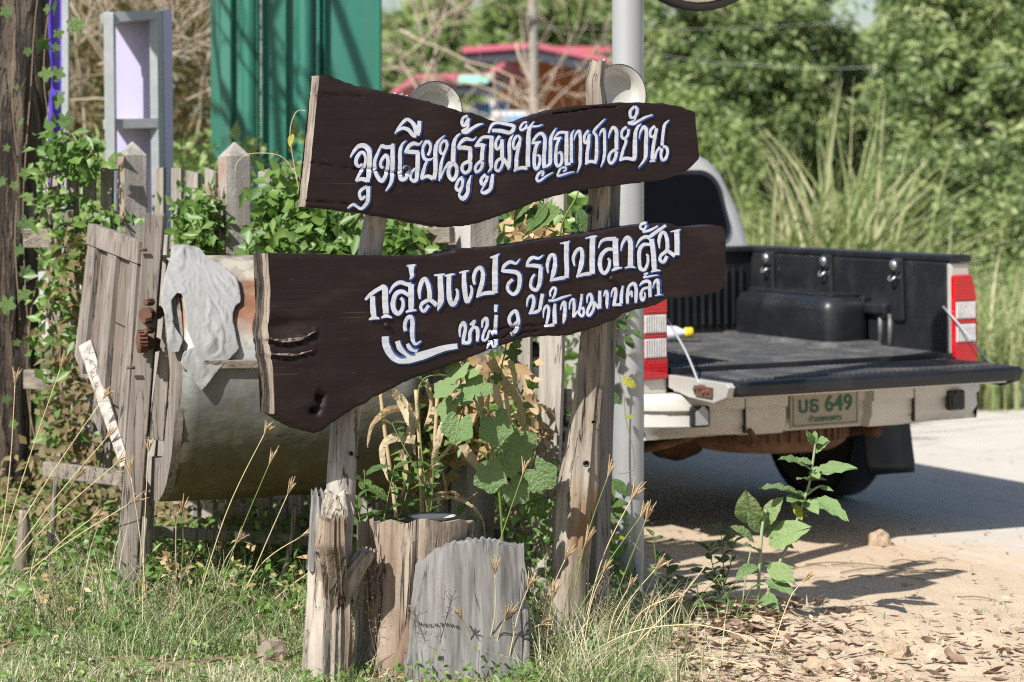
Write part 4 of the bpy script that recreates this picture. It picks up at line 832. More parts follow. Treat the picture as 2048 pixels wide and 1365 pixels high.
# ------------------------------------------------------------------ lavender and violet sign frames behind the fence
fb = P(270, 400, 11.0); fb.z = 0; fr = thing('board_frame', 'upright galvanised frame holding a lavender panel behind the fence', 'frame', fb)
D_ = 11.0
def ppx(x, y, d): return P(x, y, d)
def barpx(x0, y0, x1, y1, d, wpx, dep=.05, m_='galv', name='frame_bar', par=None, d2=None):
    mb = MB(); mb.bar(P(x0, y0, d), P(x1, y1, d2 or d), wpx / FPX * d, dep, up=(0, -1, 0)); return mb.build(name, M[m_], par or fr, bevel=.002)
barpx(219, 26, 226, 620, D_, 20, .06); barpx(308, 22, 316, 620, D_ + .14, 16, .06); barpx(204, 38, 308, 30, D_ - .01, 20, .05, d2=D_ + .13); barpx(210, 249, 312, 247, D_ - .01, 20, .05, d2=D_ + .13)
quad_board([P(226, 40, D_ + .24), P(308, 34, D_ + .20), P(314, 640, D_ + .20), P(233, 640, D_ + .24)], .01, 'lavender', 'panel', fr, 0)
quad_board([P(206, 36, D_), P(310, 30, D_ + .13), P(308, 36, D_ + .21), P(226, 42, D_ + .25)], .008, 'galv', 'hood', fr, 0); quad_board([P(212, 248, D_), P(314, 246, D_ + .13), P(312, 252, D_ + .21), P(230, 254, D_ + .25)], .008, 'galv', 'hood', fr, 0)
quad_board([P(316, 22, D_ + .16), P(326, 20, D_ + .3), P(334, 640, D_ + .3), P(324, 640, D_ + .16)], .01, 'galv', 'side_strip', fr, 0)
quad_board([P(326, 20, D_ + .28), P(344, 18, D_ + .36), P(350, 640, D_ + .36), P(334, 640, D_ + .28)], .01, 'lavender', 'side_panel', fr, 0)
vb = P(110, 400, 11.4); vb.z = 0; fv = thing('banner_board', 'narrow violet board between a white and a grey upright beside the tree', 'board', vb)
quad_board([P(70, 150, 11.4), P(97, 150, 11.4), P(97, 640, 11.4), P(72, 640, 11.4)], .02, 'white_metal', 'white_upright', fv); quad_board([P(80, -60, 11.44), P(96, -60, 11.44), P(96, 152, 11.44), P(86, 152, 11.44)], .02, 'white_metal', 'white_upright', fv)
quad_board([P(97, -60, 11.5), P(126, -60, 11.5), P(124, 640, 11.5), P(97, 640, 11.5)], .01, 'violet', 'panel', fv); quad_board([P(123, -60, 11.4), P(137, -60, 11.4), P(137, 640, 11.4), P(123, 640, 11.4)], .04, 'galv', 'grey_upright', fv)
# ------------------------------------------------------------------ green corrugated metal sheets
gb = P(600, 400, 13.0); gb.z = 0; gs = thing('green_metal_wall', 'tall green ribbed sheet metal wall behind the fence', 'metal wall', gb)
def sheet(x0, x1, d0, d1, ribs, name='metal_sheet'):
    mb = MB(); prof = []
    a = P(x0, 400, d0); b = P(x1, 400, d1); tv = (b - a); L = tv.length; tv.normalize(); nv = Vector((tv.y, -tv.x, 0)); nv = nv if nv.y < 0 else -nv
    k = 60
    for i in range(k + 1):
        s = L * i / k; h = .006 * math.sin(s * 12)
        for rp, rw in ribs:
            q = (s - rp * L) / rw
            if abs(q) < 1: h += .045 * math.cos(q * math.pi / 2) ** .6
        p = a + tv * s + nv * h; prof.append(p)
    for z in (0, 3.1):
        for p in prof: mb.v.append((p.x, p.y, z))
    for i in range(k): mb.f.append((i, i+1, i+k+2, i+k+1)); mb.m.append(0)
    o = mb.build(name, M['green_sheet'], gs); sm = o.modifiers.new('thickness', 'SOLIDIFY'); sm.thickness = .003; return o
sheet(442, 523, 13.05, 13.0, [(.72, .045), (.3, .012), (.96, .012)]); sheet(524, 634, 12.98, 12.98, [(.80, .05), (.02, .012), (.45, .010)]); sheet(635, 764, 12.96, 12.96, [(.03, .014), (.12, .01), (.97, .014)])
sheet(421, 441, 13.4, 13.06, [])
for z in (.3, 1.6, 2.9):
    mb = MB(); a = P(440, 400, 13.14); b = P(762, 400, 13.08); a.z = b.z = z; mb.bar(a, b, .04, .06); mb.build('rail', M['galv'], gs)
for px in (455, 590, 740):
    mb = MB(); a = P(px, 400, 13.2); a.z = 0; mb.bar(a, a + Vector((0, 0, 3.1)), .05, .05, up=(0, 1, 0)); mb.build('post', M['green_sheet'], gs)
# ------------------------------------------------------------------ the pickup, local frame: x right, y forward, z up, origin under the tail
TR = thing('pickup_truck', 'silver pickup truck parked with its tailgate lowered', 'truck', (1.348, 10.238, .012), rot=(R(.39), R(-.9), R(25.5)))
def tb_(mb, name, mat, par=None, **k): return mb.build(name, M[mat] if isinstance(mat, str) else [M[q] for q in mat], par or TR, local=True, **k)
W = .875; RT = 1.21; FL = .765
arch = [(1.07 + .43 * math.cos(R(a)), .40 + .43 * math.sin(R(a))) for a in range(180, -1, -12)]
def bed_side(sg):
    poly = [(.0, .50), (.0, RT - .012), (1.80, RT - .012), (1.80, .45)] ; low = [(1.80, .45)] + [(y, z) for y, z in arch[::-1] if z > .45] + [(.0, .50)]
    pts = [(.0, .50), (.0, RT - .012), (1.80, RT - .012), (1.80, .45)] + [(y, z) for y, z in arch[::-1] if z > .46]
    mb = MB(); mb.prism([(sg * .80, y, z) for y, z in pts], (sg * .075, 0, 0)); mb.v = [(x - (sg * .032 if z > 1.1 and abs(x) > .85 else 0), y, z) for x, y, z in mb.v]; o = tb_(mb, 'bed_side', 'car_silver', bevel=.012); 
    q = MB(); q.box((min(sg*.735, sg*.853), -.02, RT - .02), (max(sg*.735, sg*.853), 1.80, RT + .012)); tb_(q, 'rail_cap', 'liner', bevel=.008)
    return o
for sg in (-1, 1): bed_side(sg)
# tail lights
for sg in (-1, 1):
    x0, x1 = (.745, .882) if sg > 0 else (-.882, -.745); mb = MB(); mb.prism([(sg * a, -.004, z) for a, z in ((.745, .50), (.878, .50), (.878, .95), (.848, RT - .022), (.745, RT - .022))], (0, .074, 0)); tb_(mb, 'corner_panel', 'car_silver', bevel=.010)
    tl = None; segs = [(.73, .822, 'red_lens'), (.824, .906, 'clear_lens'), (.908, .928, 'red_lens'), (.930, 1.008, 'clear_lens'), (1.010, 1.13, 'red_lens')]
    mb = MB(); mb.prism([(sg * a, -.022, z) for a, z in ((.749, .728), (.884, .728), (.886, .90), (.878, 1.0), (.856, 1.132), (.749, 1.132))], (0, .12, 0)); tl = tb_(mb, 'tail_light', 'red_lens', bevel=.012)
    for z0, z1, mt in segs:
        if mt == 'clear_lens':
            xa, xb = (x0 + .016, x1 - .016) if sg > 0 else (x0 + .016, x1 - .016); q = MB(); q.box((xa, -.030, z0), (xb, -.018, z1))
            for k in range(9): xx = xa + (xb - xa) * (k + .5) / 9; q.box((xx - .003, -.0325, z0 + .004), (xx + .003, -.029, z1 - .004))
            tb_(q, 'lens', 'clear_lens', tl, bevel=.003)
        else:
            q = MB(); q.prism([(sg * a, -.0275, z) for a, z in ((.755, z0 + .003), (.876, z0 + .003), (.876 if z1 < 1.05 else .850, z1 - .004), (.755, z1 - .004))], (0, .009, 0)); ln_ = tb_(q, 'lens', 'red_lens', tl, bevel=.003)
            if z1 - z0 > .05:
                q = MB()
                for k in range(int((z1 - z0) / .014)): zz = z0 + .010 + k * .014; q.box((min(sg*.758, sg*.846), -.0290, zz), (max(sg*.758, sg*.846), -.0270, zz + .006))
                tb_(q, 'lens_ribs', 'red_lens', ln_)['kind'] = 'stuff'
# bed liner
mb = MB(); nrib = 46; xs = []
for k in range(nrib):
    a = -.735 + 1.47 * k / nrib; wdt = 1.47 / nrib; xs += [(a, FL), (a + wdt * .5, FL), (a + wdt * .58, FL + .010), (a + wdt * .92, FL + .010)]
xs.append((.735, FL)); n_ = len(xs)
for y in (-.03, 1.73):
    for x, z in xs: mb.v.append((x, y, z))
for i in range(n_ - 1): mb.f.append((i, i+1, i+1+n_, i+n_)); mb.m.append(0)
tb_(mb, 'bed_floor', 'liner_dusty')
for sg in (-1, 1):
    X = lambda v: sg * v
    def bx(mb, xa, xb, y0, y1, z0, z1): mb.box((min(X(xa), X(xb)), y0, z0), (max(X(xa), X(xb)), y1, z1))
    mb = MB(); bx(mb, .735, .798, .02, 1.76, FL - .01, RT - .02); lw = tb_(mb, 'liner_wall', 'liner', bevel=.01)
    cells = [(.46, .90), (1.06, 1.44), (1.58, 1.71)]
    for y0, y1 in cells:                                    # moulded ledge between the pockets
        q = MB(); q.prism([(X(.737), y0, .985), (X(.700), y0 + .01, .975), (X(.700), y0 + .01, .93), (X(.737), y0, .90)], (0, y1 - y0, 0)); tb_(q, 'ledge', 'liner', lw, bevel=.008)
        for yy in (y0 + (y1 - y0) * .42, y0 + (y1 - y0) * .62):
            q = MB(); bx(q, .690, .737, yy - .022, yy + .022, .955, 1.01); tb_(q, 'slot_block', 'liner', lw, bevel=.01)
    for yy in (.46, .54):
        q = MB(); q.tube([(X(.733), yy, FL + .0), (X(.734), yy, .93)], .013, 10); tb_(q, 'moulded_rib', 'liner_dusty', lw, smooth=True)
    for yy in (.38, .98, 1.52):
        q = MB(); q.prism([(X(.736), yy - .05, .90), (X(.736), yy + .05, .90), (X(.736), yy + .038, 1.20), (X(.736), yy - .038, 1.20)], (X(-.022), 0, 0)); tb_(q, 'hook_channel', 'liner', lw, bevel=.01)
    for yy in (.38, .98, 1.52):                              # tie-down hooks under the rail
        q = MB(); bx(q, .700, .736, yy - .035, yy + .035, 1.125, 1.195); h = tb_(q, 'tie_down', 'liner', bevel=.012)
        q = MB(); q.lathe([(.0001, .014), (.020, .012), (.026, .004), (.026, 0)], (X(.700), yy, 1.165), (-sg, 0, 0), 16); tb_(q, 'cap', 'chrome', h, smooth=True)
        q = MB(); q.tube([(X(.696 - .02 * math.sin(R(a))), yy + .022 * math.cos(R(a)), 1.115 + .0 - .022 * math.sin(R(a))) for a in range(0, 181, 20)], .006, 8); tb_(q, 'hook', 'chrome', h, smooth=True)
    q = MB(); bx(q, .48, .74, .62, 1.50, FL - .02, 1.005); ww = tb_(q, 'wheel_well', 'liner')
    bv = ww.modifiers.new('bevel', 'BEVEL'); bv.width = .065; bv.segments = 5; bv.limit_method = 'ANGLE'
    ww.data.polygons.foreach_set('use_smooth', [True] * 6)
    q = MB(); bx(q, .56, .74, .70, 1.42, 1.0, 1.018); tb_(q, 'wheel_well_pad', 'liner', ww, bevel=.008)
    q = MB(); bx(q, .46, .74, .52, 1.58, FL - .02, FL + .03); tb_(q, 'wheel_well_foot', 'liner_dusty', ww, bevel=.02)
q = MB(); q.box((-.735, -.034, FL - .03), (.735, -.004, FL + .0105)); tb_(q, 'floor_lip', 'liner')
mb = MB(); mb.box((-.735, 1.73, FL - .01), (.735, 1.79, RT - .01)); fw = tb_(mb, 'front_wall', 'liner', bevel=.006)
for k in range(30):
    x = -.70 + 1.40 * (k + .5) / 30; q = MB(); q.box((x - .008, 1.716, FL + .05), (x + .008, 1.735, RT - .10)); tb_(q, 'wall_rib', 'liner', fw, bevel=.004)
for rr in (.085, .135, .175):
    q = MB(); q.tube([(-.33 + rr * math.cos(R(a)), 1.712, .985 + rr * math.sin(R(a))) for a in range(0, 361, 12)], .011, 8, cap=False); tb_(q, 'ring_moulding', 'liner', fw, smooth=True)
q = MB(); q.box((-.80, 1.70, RT - .02), (.80, 1.80, RT + .012)); tb_(q, 'rail_cap', 'liner', bevel=.008)
# tailgate, hanging level
TZ = .752
mb = MB(); mb.box((-.715, -.535, TZ - .062), (.715, -.035, TZ - .001)); tg = tb_(mb, 'tailgate', 'liner', bevel=.016)
nr = 40
mb = MB()
for k in range(nr):
    x = -.66 + 1.32 * (k + .5) / nr; mb.box((x - .009, -.455, TZ - .002), (x + .009, -.085, TZ + .007))
o = tb_(mb, 'liner_ribs', 'liner_dusty', tg); o['kind'] = 'stuff'
q = MB(); q.box((-.735, -.45, TZ - .078), (.735, -.03, TZ - .063)); tb_(q, 'outer_skin', 'car_silver', tg, bevel=.012)
for sg in (-1, 1):
    prof = [(-.02, TZ - .004), (-.50, TZ - .004), (-.525, TZ - .02), (-.50, TZ - .065), (-.40, TZ - .095), (-.20, TZ - .088), (-.02, TZ - .06)]
    q = MB(); q.prism([(sg * .716, y, z) for y, z in prof], (sg * .034, 0, 0)); e = tb_(q, 'end_panel', 'car_silver' if sg < 0 else 'liner', tg, bevel=.004)
    q = MB()
    for k in range(5): q.lathe([(.0001, .02), (.010, .018), (.014, 0)], (sg * .75, -.27 - .035 * k * (1 if k < 4 else .4), TZ - .045 + .01 * math.sin(k * 2)), (sg, 0, 0), 8)
    q.box((min(sg*.75, sg*.762), -.40, TZ - .07), (max(sg*.75, sg*.762), -.26, TZ - .03)); tb_(q, 'rusty_latch', 'rust', e)
    q = MB(); q.tube(smooth_path([(sg * .728, .03, .985), (sg * .738, -.15, .86), (sg * .756, -.30, TZ - .03)], 4), .0055, 8); tb_(q, 'cable', 'steel_pole', tg, smooth=True)
# rear bumper with number plate
def bump_sec(x):
    k = abs(x); out = -.13 if k < .62 else -.13 + .11 * ((k - .62) / .26) ** 2
    return [(-.01, .668), (out, .668), (out - .014, .650), (out - .014, .600), (out + .006, .585), (out + .004, .53), (out + .035, .475 + (.02 if k > .6 else 0)), (-.01, .47)]
mb = MB(); xs = [-.88, -.86, -.80, -.70, -.62, -.40, -.225, -.215, .215, .225, .40, .62, .70, .80, .86, .88]
for x in xs:
    rec = .055 if abs(x) < .22 else 0
    for k, (y, z) in enumerate(bump_sec(x)): mb.v.append((x, y + (rec if 0 < k < 7 else 0), z))
for i in range(len(xs) - 1):
    for j in range(7): a = i * 8 + j; mb.f.append((a, a+8, a+9, a+1)); mb.m.append(0)
for i in (0, len(xs) - 1): mb.f.append(tuple(i * 8 + j for j in range(8))); mb.m.append(0)
bp = tb_(mb, 'rear_bumper', 'car_dusty', smooth=True, auto=35)
q = MB(); q.box((-.19, -.108, .49), (.17, -.095, .655)); pl_ = tb_(q, 'number_plate', 'plate_white', bevel=.004)
q = MB()
for a, b in (((-.178, .50), (.158, .504)), ((-.178, .641), (.158, .645)), ((-.178, .50), (-.174, .645)), ((.154, .50), (.158, .645))): q.box((a[0], -.1095, a[1]), (b[0], -.1075, b[1]))
tb_(q, 'border', 'plate_green', pl_)
def text_part(body, x, z, size, bold, parent):
    cu = bpy.data.curves.new('text', 'FONT'); cu.body = body; cu.size = size; cu.align_x = 'CENTER'; cu.offset = bold; cu.extrude = .0008
    to = bpy.data.objects.new('text', cu); col.objects.link(to); dg = bpy.context.evaluated_depsgraph_get(); me = bpy.data.meshes.new_from_object(to.evaluated_get(dg)); bpy.data.objects.remove(to)
    me.transform(Matrix.Translation((x, -.110, z)) @ Matrix.Rotation(R(90), 4, 'X')); me.materials.clear(); me.materials.append(M['plate_green'])
    o = bpy.data.objects.new('lettering', me); col.objects.link(o); o.parent = parent; return o
text_part('\u0e1a\u0e18 649', -.01, .558, .098, .0022, pl_); text_part('\u0e01\u0e33\u0e41\u0e1e\u0e07\u0e40\u0e1e\u0e0a\u0e23', -.01, .515, .036, .0005, pl_)
for x in (-.44, .44):
    q = MB(); q.box((x - .002, -.1455, .49), (x + .002, -.118, .66)); tb_(q, 'seam', 'black_trim', bp)
q = MB(); q.box((.24, -.150, .652), (.60, -.03, .674)); tb_(q, 'step_pad', 'car_silver', bp, bevel=.006)
for x, mt in ((-.67, 'galv'), (.66, 'black_trim')):
    q = MB(); q.box((x - .045, -.165, .53), (x + .045, -.13, .62)); e = tb_(q, 'bracket', 'black_trim', bp, bevel=.01)
    q = MB(); q.prism([(x - .03, -.169, .54), (x + .03, -.169, .54), (x + .03, -.169, .595), (x + .008, -.169, .625), (x - .03, -.169, .595)], (0, .006, 0)); tb_(q, 'plate', mt, e)
q = MB(); q.tube([(-.40, -.10, .50), (-.40, -.16, .46), (-.40, -.14, .43), (-.40, -.06, .44)], .014, 8); tb_(q, 'tow_hook', 'chassis', smooth=True)
# underbody: spare wheel, axle, springs, exhaust
q = MB(); q.lathe([(.16, -.05), (.22, -.10), (.31, -.11), (.355, -.08), (.36, 0), (.355, .08), (.31, .11), (.22, .10), (.16, .05)], (.02, .42, .46), (0, 0, 1), 40); sp_ = tb_(q, 'spare_wheel', 'chassis', smooth=True)
for k in range(48):
    th = 2 * math.pi * k / 48; q = MB() if k == 0 else q; c = Vector((.02 + .357 * math.cos(th), .42 + .357 * math.sin(th), .46)); q.bar(c + Vector((0, 0, -.06)), c + Vector((0, 0, .06)), .014, .03, up=(math.cos(th), math.sin(th), 0))
o = tb_(q, 'tread', 'chassis', sp_); o['kind'] = 'stuff'
q = MB(); q.tube([(-.70, 1.07, .37), (.70, 1.07, .37)], .045, 14); q.lathe([(.05, -.16), (.13, -.10), (.155, 0), (.13, .10), (.05, .16)], (-.10, 1.07, .37), (1, 0, 0), 20); tb_(q, 'rear_axle', 'chassis', smooth=True)
for sg in (-1, 1):
    q = MB(); q.tube(smooth_path([(sg * .52, .05, .50), (sg * .52, .5, .38), (sg * .52, 1.07, .30), (sg * .52, 1.6, .42)], 5), .028, 8); tb_(q, 'leaf_spring', 'chassis', smooth=True)
    q = MB(); q.box((sg * .47 - .035, -.02, .50), (sg * .47 + .035, 4.6, .62)); tb_(q, 'chassis_rail', 'chassis', bevel=.01)
q = MB(); q.tube(smooth_path([(.42, .12, .42), (.40, .8, .48), (.36, 1.4, .52), (.3, 2.4, .40)], 5), .03, 10); tb_(q, 'exhaust', 'rust', smooth=True)
q = MB(); q.box((-.46, .03, .48), (.46, .09, .60)); tb_(q, 'cross_member', 'chassis', bevel=.01)
# wheels
def wheel(x, y):
    q = MB(); sg = 1 if x > 0 else -1; r_ = .372; hw = .115
    q.lathe([(.20, -hw), (.30, -hw), (.345, -hw * .92), (.366, -hw * .72), (r_, -.04), (r_, .04), (.366, hw * .72), (.345, hw * .92), (.30, hw), (.20, hw)], (x, y, r_), (1, 0, 0), 48); w_ = tb_(q, 'wheel', 'tyre', smooth=True, auto=50)
    t_ = MB()
    for k in range(56):
        th = 2 * math.pi * k / 56; c = Vector((x, y + r_ * math.cos(th), r_ + r_ * math.sin(th))); d_ = Vector((0, math.cos(th), math.sin(th)))
        for u0, u1, sk in ((-.10, -.035, .4), (-.03, .03, -.3), (.035, .10, .4)): t_.bar(c + Vector((u0, 0, 0)), c + Vector((u1, 0, 0)) , .022, .014, up=d_)
    o = tb_(t_, 'tread', 'tyre', w_); o['kind'] = 'stuff'
    t_ = MB(); t_.lathe([(.0001, sg * .03), (.05, sg * .035), (.06, sg * .02), (.15, sg * .045), (.185, sg * .06), (.205, sg * .10), (.21, sg * .105), (.205, -sg * .09)], (x, y, r_), (1, 0, 0), 32); tb_(t_, 'rim', 'wheel_rim', w_, smooth=True)
for x in (-.755, .755):
    for y in (1.07, 4.05): wheel(x, y)
for sg in (-1, 1):
    q = MB(); c = sg * .755; n0 = 8
    for j in range(n0 + 1):
        t_ = j / n0; z = .56 - .40 * t_; y = .56 - .04 * t_ - .03 * t_ * t_
        for xx in (-.135, 0, .135): q.v.append((c + xx * (1.0 if t_ < .95 else .93), y + .012 * (1 - abs(xx) / .135), z))
    for j in range(n0):
        for i in range(2): a = j * 3 + i; q.f.append((a, a+1, a+4, a+3)); q.m.append(0)
    o = tb_(q, 'mud_flap', 'black_trim', smooth=True); sm = o.modifiers.new('thickness', 'SOLIDIFY'); sm.thickness = .012
    q = MB(); q.lathe([(.42, -.10), (.42, .10)], (sg * .755, 1.07, .40), (1, 0, 0), 24, 0, math.pi, 0 if sg else 0); tb_(q, 'inner_arch', 'black_trim', smooth=True)
# cab: lofted sections along y
def cab_loft(secs, name, mat, n=10):
    mb = MB(); rings = []
    for y, pts in secs: rings.append([(x, y if not hasattr(y, '__len__') else y[i], z) for i, (x, z) in enumerate(pts)])
    k = len(rings[0])
    for r_ in rings: mb.v += r_
    for i in range(len(rings) - 1):
        for j in range(k): mb.f.append((i*k+j, (i+1)*k+j, (i+1)*k+(j+1)%k, i*k+(j+1)%k)); mb.m.append(0)
    mb.f.append(tuple(range(k))); mb.m.append(0); mb.f.append(tuple((len(rings)-1)*k + j for j in range(k))[::-1]); mb.m.append(0)
    return tb_(mb, name, mat, bevel=0)
lowb = lambda w_, z0, z1: [(-w_, z0), (w_, z0), (w_ + .01, (z0 + z1) / 2), (w_ - .02, z1), (-w_ + .02, z1), (-w_ - .01, (z0 + z1) / 2)]
o = cab_loft([(1.83, lowb(.85, .48, 1.16)), (2.6, lowb(.87, .46, 1.16)), (3.55, lowb(.87, .46, 1.14)), (4.3, lowb(.87, .5, 1.10)), (4.9, lowb(.84, .5, 1.04)), (5.05, lowb(.78, .52, .95))], 'lower_body', 'car_silver')
bv = o.modifiers.new('bevel', 'BEVEL'); bv.width = .05; bv.segments = 3; bv.limit_method = 'ANGLE'; bv.angle_limit = R(35)
# greenhouse: belt outline to roof outline, rounded
def rr(x0, x1, y0, y1, r_, z, k=5):
    out = []
    for cx_, cy_, a0 in ((x1 - r_, y0 + r_, -90), (x1 - r_, y1 - r_, 0), (x0 + r_, y1 - r_, 90), (x0 + r_, y0 + r_, 180)):
        for i in range(k + 1): a = R(a0 + 90 * i / k); out.append((cx_ + r_ * math.cos(a), cy_ + r_ * math.sin(a), z))
    return out
lev = [(.83, 1.835, 3.62, 1.14, .06), (.825, 1.84, 3.58, 1.20, .07), (.785, 1.885, 3.36, 1.42, .09), (.74, 1.95, 3.12, 1.60, .12), (.705, 2.00, 3.00, 1.675, .15), (.655, 2.06, 2.92, 1.718, .17), (.56, 2.16, 2.80, 1.742, .18), (.30, 2.35, 2.6, 1.752, .1)]
mb = MB()
for x, y0, y1, z, r_ in lev: mb.v += rr(-x, x, y0, y1, r_, z)
k = 24
for i in range(len(lev) - 1):
    for j in range(k): mb.f.append((i*k+j, i*k+(j+1)%k, (i+1)*k+(j+1)%k, (i+1)*k+j)); mb.m.append(0)
mb.f.append(tuple((len(lev)-1)*k + j for j in range(k))); mb.m.append(0)
cabo = tb_(mb, 'cab', 'car_silver', smooth=True)
# rear window with black seal, following the slope of the cab back
def slope_y(z): return np.interp(z, [1.14, 1.20, 1.42, 1.60, 1.675], [1.835, 1.84, 1.885, 1.95, 2.00])
def window(par, x0, x1, z0, z1, r_, off, mat, name, taper=.06):
    pts = []
    for cx_, cz_, a0 in ((x1 - r_, z0 + r_, -90), (x1 - r_, z1 - r_, 0), (x0 + r_, z1 - r_, 90), (x0 + r_, z0 + r_, 180)):
        for i in range(7):
            a = R(a0 + 15 * i); x = cx_ + r_ * math.cos(a); z = cz_ + r_ * math.sin(a); x *= 1 - taper * (z - z0) / (z1 - z0); pts.append((x, slope_y(z) - off, z))
    q = MB(); n_ = len(pts); c = (0, slope_y((z0 + z1) / 2) - off, (z0 + z1) / 2); q.v = pts + [c] + [(x, y + off + .02, z) for x, y, z in pts]
    for i in range(n_): q.f.append((i, (i+1) % n_, n_)); q.f.append((i, (i+1) % n_, (i+1) % n_ + n_ + 1, i + n_ + 1)); q.m += [0, 0]
    return tb_(q, name, mat, par)
seal = window(cabo, -.70, .70, 1.235, 1.625, .10, .012, 'black_trim', 'window_seal'); window(seal, -.672, .672, 1.258, 1.602, .085, .018, 'glass', 'rear_window')
for sg in (-1, 1):                                          # side windows and doors
    for y0, y1 in ((1.98, 2.50), (2.56, 3.30)):
        q = MB(); zz0, zz1 = 1.20, 1.60; xa, xb = .832, .748; t_ = .05
        q.prism([(sg * (xa + .002), y0, zz0), (sg * (xa + .002), y1 + (.12 if y1 > 3 else 0), zz0), (sg * (xb + .006), y1 - (.14 if y1 > 3 else 0), zz1), (sg * (xb + .006), y0 + .06, zz1)], (sg * -.02, 0, 0)); tb_(q, 'side_window', 'glass', cabo)
    q = MB(); q.box((min(sg*.874, sg*.886), 2.54, .52), (max(sg*.874, sg*.886), 3.50, 1.13)); dr_ = tb_(q, 'door', 'car_silver', bevel=.01); q = MB(); q.box((min(sg*.886, sg*.905), 2.62, .98), (max(sg*.886, sg*.905), 2.78, 1.01)); tb_(q, 'handle', 'black_trim', dr_, bevel=.006)
    q = MB(); q.box((min(sg*.90, sg*1.06), 3.30, 1.16), (max(sg*.90, sg*1.06), 3.38, 1.34)); tb_(q, 'wing_mirror', 'black_trim', bevel=.03)
    q = MB(); q.box((sg * .66 - .14, 5.0, .74), (sg * .66 + .14, 5.07, .92)); tb_(q, 'headlight', 'clear_lens', bevel=.03)
q = MB(); q.prism([(-.70, 3.66, 1.16), (.70, 3.66, 1.16), (.62, 3.10, 1.62), (-.62, 3.10, 1.62)], (0, -.01, -.02)); tb_(q, 'windscreen', 'glass', cabo)
q = MB(); q.box((-.80, 4.98, .48), (.80, 5.14, .70)); tb_(q, 'front_bumper', 'car_dusty', bevel=.05)
q = MB(); q.box((-.48, 5.02, .74), (.48, 5.07, .90)); tb_(q, 'grille', 'black_trim', bevel=.02)
# ---- litter in the bed
TM = ROOT[TR]
def tp(x, y, z): return TM @ Vector((x, y, z))
def bottle():
    c = tp(-.02, 1.33, FL + .05); ax = (TM.to_3x3() @ Vector((.93, -.36, .02))).normalized(); t = thing('plastic_bottle', 'clear plastic bottle with a yellow cap lying in the truck bed', 'bottle', c)
    q = MB(); q.lathe([(.0001, -.14), (.03, -.14), (.038, -.12), (.038, .03), (.034, .07), (.018, .10), (.016, .115)], c, ax, 20); q.build('body', M['bag'], t, smooth=True)
    q = MB(); q.lathe([(.024, .108), (.026, .112), (.026, .148), (.02, .152), (.0001, .152)], c, ax, 18); q.build('cap', M['yellow_cap'], t, smooth=True)
bottle()
def blob(name, c, sx, sy, sz, mat, seed, amp=.4):
    q = MB(); n, k = 20, 14
    for i in range(k + 1):
        for j in range(n):
            a = math.pi * i / k; b = 2 * math.pi * j / n; d_ = Vector((math.sin(a) * math.cos(b), math.sin(a) * math.sin(b), math.cos(a)))
            r_ = 1 + amp * (mnoise.noise(d_ * 2.2 + Vector((seed, 0, 0))) + .6 * abs(mnoise.noise(d_ * 5 + Vector((seed, 3, 0))))); q.v.append(tuple(Vector(c) + Vector((d_.x * sx, d_.y * sy, max(d_.z, -.55) * sz)) * r_))
    for i in range(k):
        for j in range(n): q.f.append((i*n+j, i*n+(j+1)%n, (i+1)*n+(j+1)%n, (i+1)*n+j)); q.m.append(0)
    return q.build(name, M[mat], None)
tag(blob('plastic_bag', tp(-.22, 1.40, FL + .055), .15, .10, .095, 'bag', 3, .75), 'crumpled white plastic bag in the truck bed beside the bottle', 'plastic bag')
tag(blob('plastic_scrap', tp(-.46, 1.25, FL + .02), .035, .03, .03, 'red_bit', 8, .4), 'small red plastic scrap in the truck bed', 'scrap')
# ------------------------------------------------------------------ background: house, yard things, utility pole, wires
hd = 32.0; hb = P(1080, 400, hd); hb.z = 0; hs = thing('house', 'orange walled house with pink red sheet roof in the background', 'house', hb)
quad_board([P(1000, 118, hd), P(1190, 100, hd), P(1190, 660, hd), P(1000, 660, hd)], .2, 'orange_wall', 'wall', hs, 0); quad_board([P(1190, 125, hd + .02), P(1300, 128, hd + 2), P(1300, 640, hd + 2), P(1190, 660, hd + .02)], .2, 'orange_wall', 'wall', hs, 0)
ridge0, ridge1 = P(1070, 92, hd - .8), P(1330, 100, hd + 3)
q = MB(); a = [P(925, 106, hd - 1.0), P(1068, 96, hd - 1.0), P(1225, 128, hd - 1.0)]; e = Vector((1.8, 6, .0)); up = Vector((0, 0, .075))
for p0, p1 in ((a[0], a[1]), (a[1], a[2])): q.prism([p0, p1, p1 + e, p0 + e], up)
rf = q.build('roof', M['pink_roof'], hs)
q = MB()
for p0, p1 in ((a[0], a[1]), (a[1], a[2])): q.prism([p0 - Vector((0, -.05, .16)), p1 - Vector((0, -.05, .16)), p1 + Vector((0, .05, -.01)), p0 + Vector((0, .05, -.01))], (0, .1, 0))
q.build('fascia', M['fascia'], rf)
q = MB(); q.prism([P(1100, 104, hd + .6), P(1335, 104, hd + .6), P(1335, 104, hd + 3), P(1100, 104, hd + 3)], up); q.build('roof', M['pink_roof'], hs)
q = MB(); q.prism([P(1195, 113, hd + .7), P(1335, 112, hd + .7), P(1335, 126, hd + .7), P(1195, 128, hd + .7)], (0, .08, 0)); q.build('fascia', M['fascia'], hs)
q = MB(); b_ = [P(785, 192, hd - 3), P(832, 160, hd - 3), P(968, 158, hd - 3), P(1008, 134, hd - 3)]
for p0, p1 in zip(b_, b_[1:]): q.prism([p0, p1, p1 + Vector((.3, 2.2, .0)), p0 + Vector((.3, 2.2, .0))], Vector((0, 0, .07)))
q.build('porch_roof', M['pink_roof'], hs)
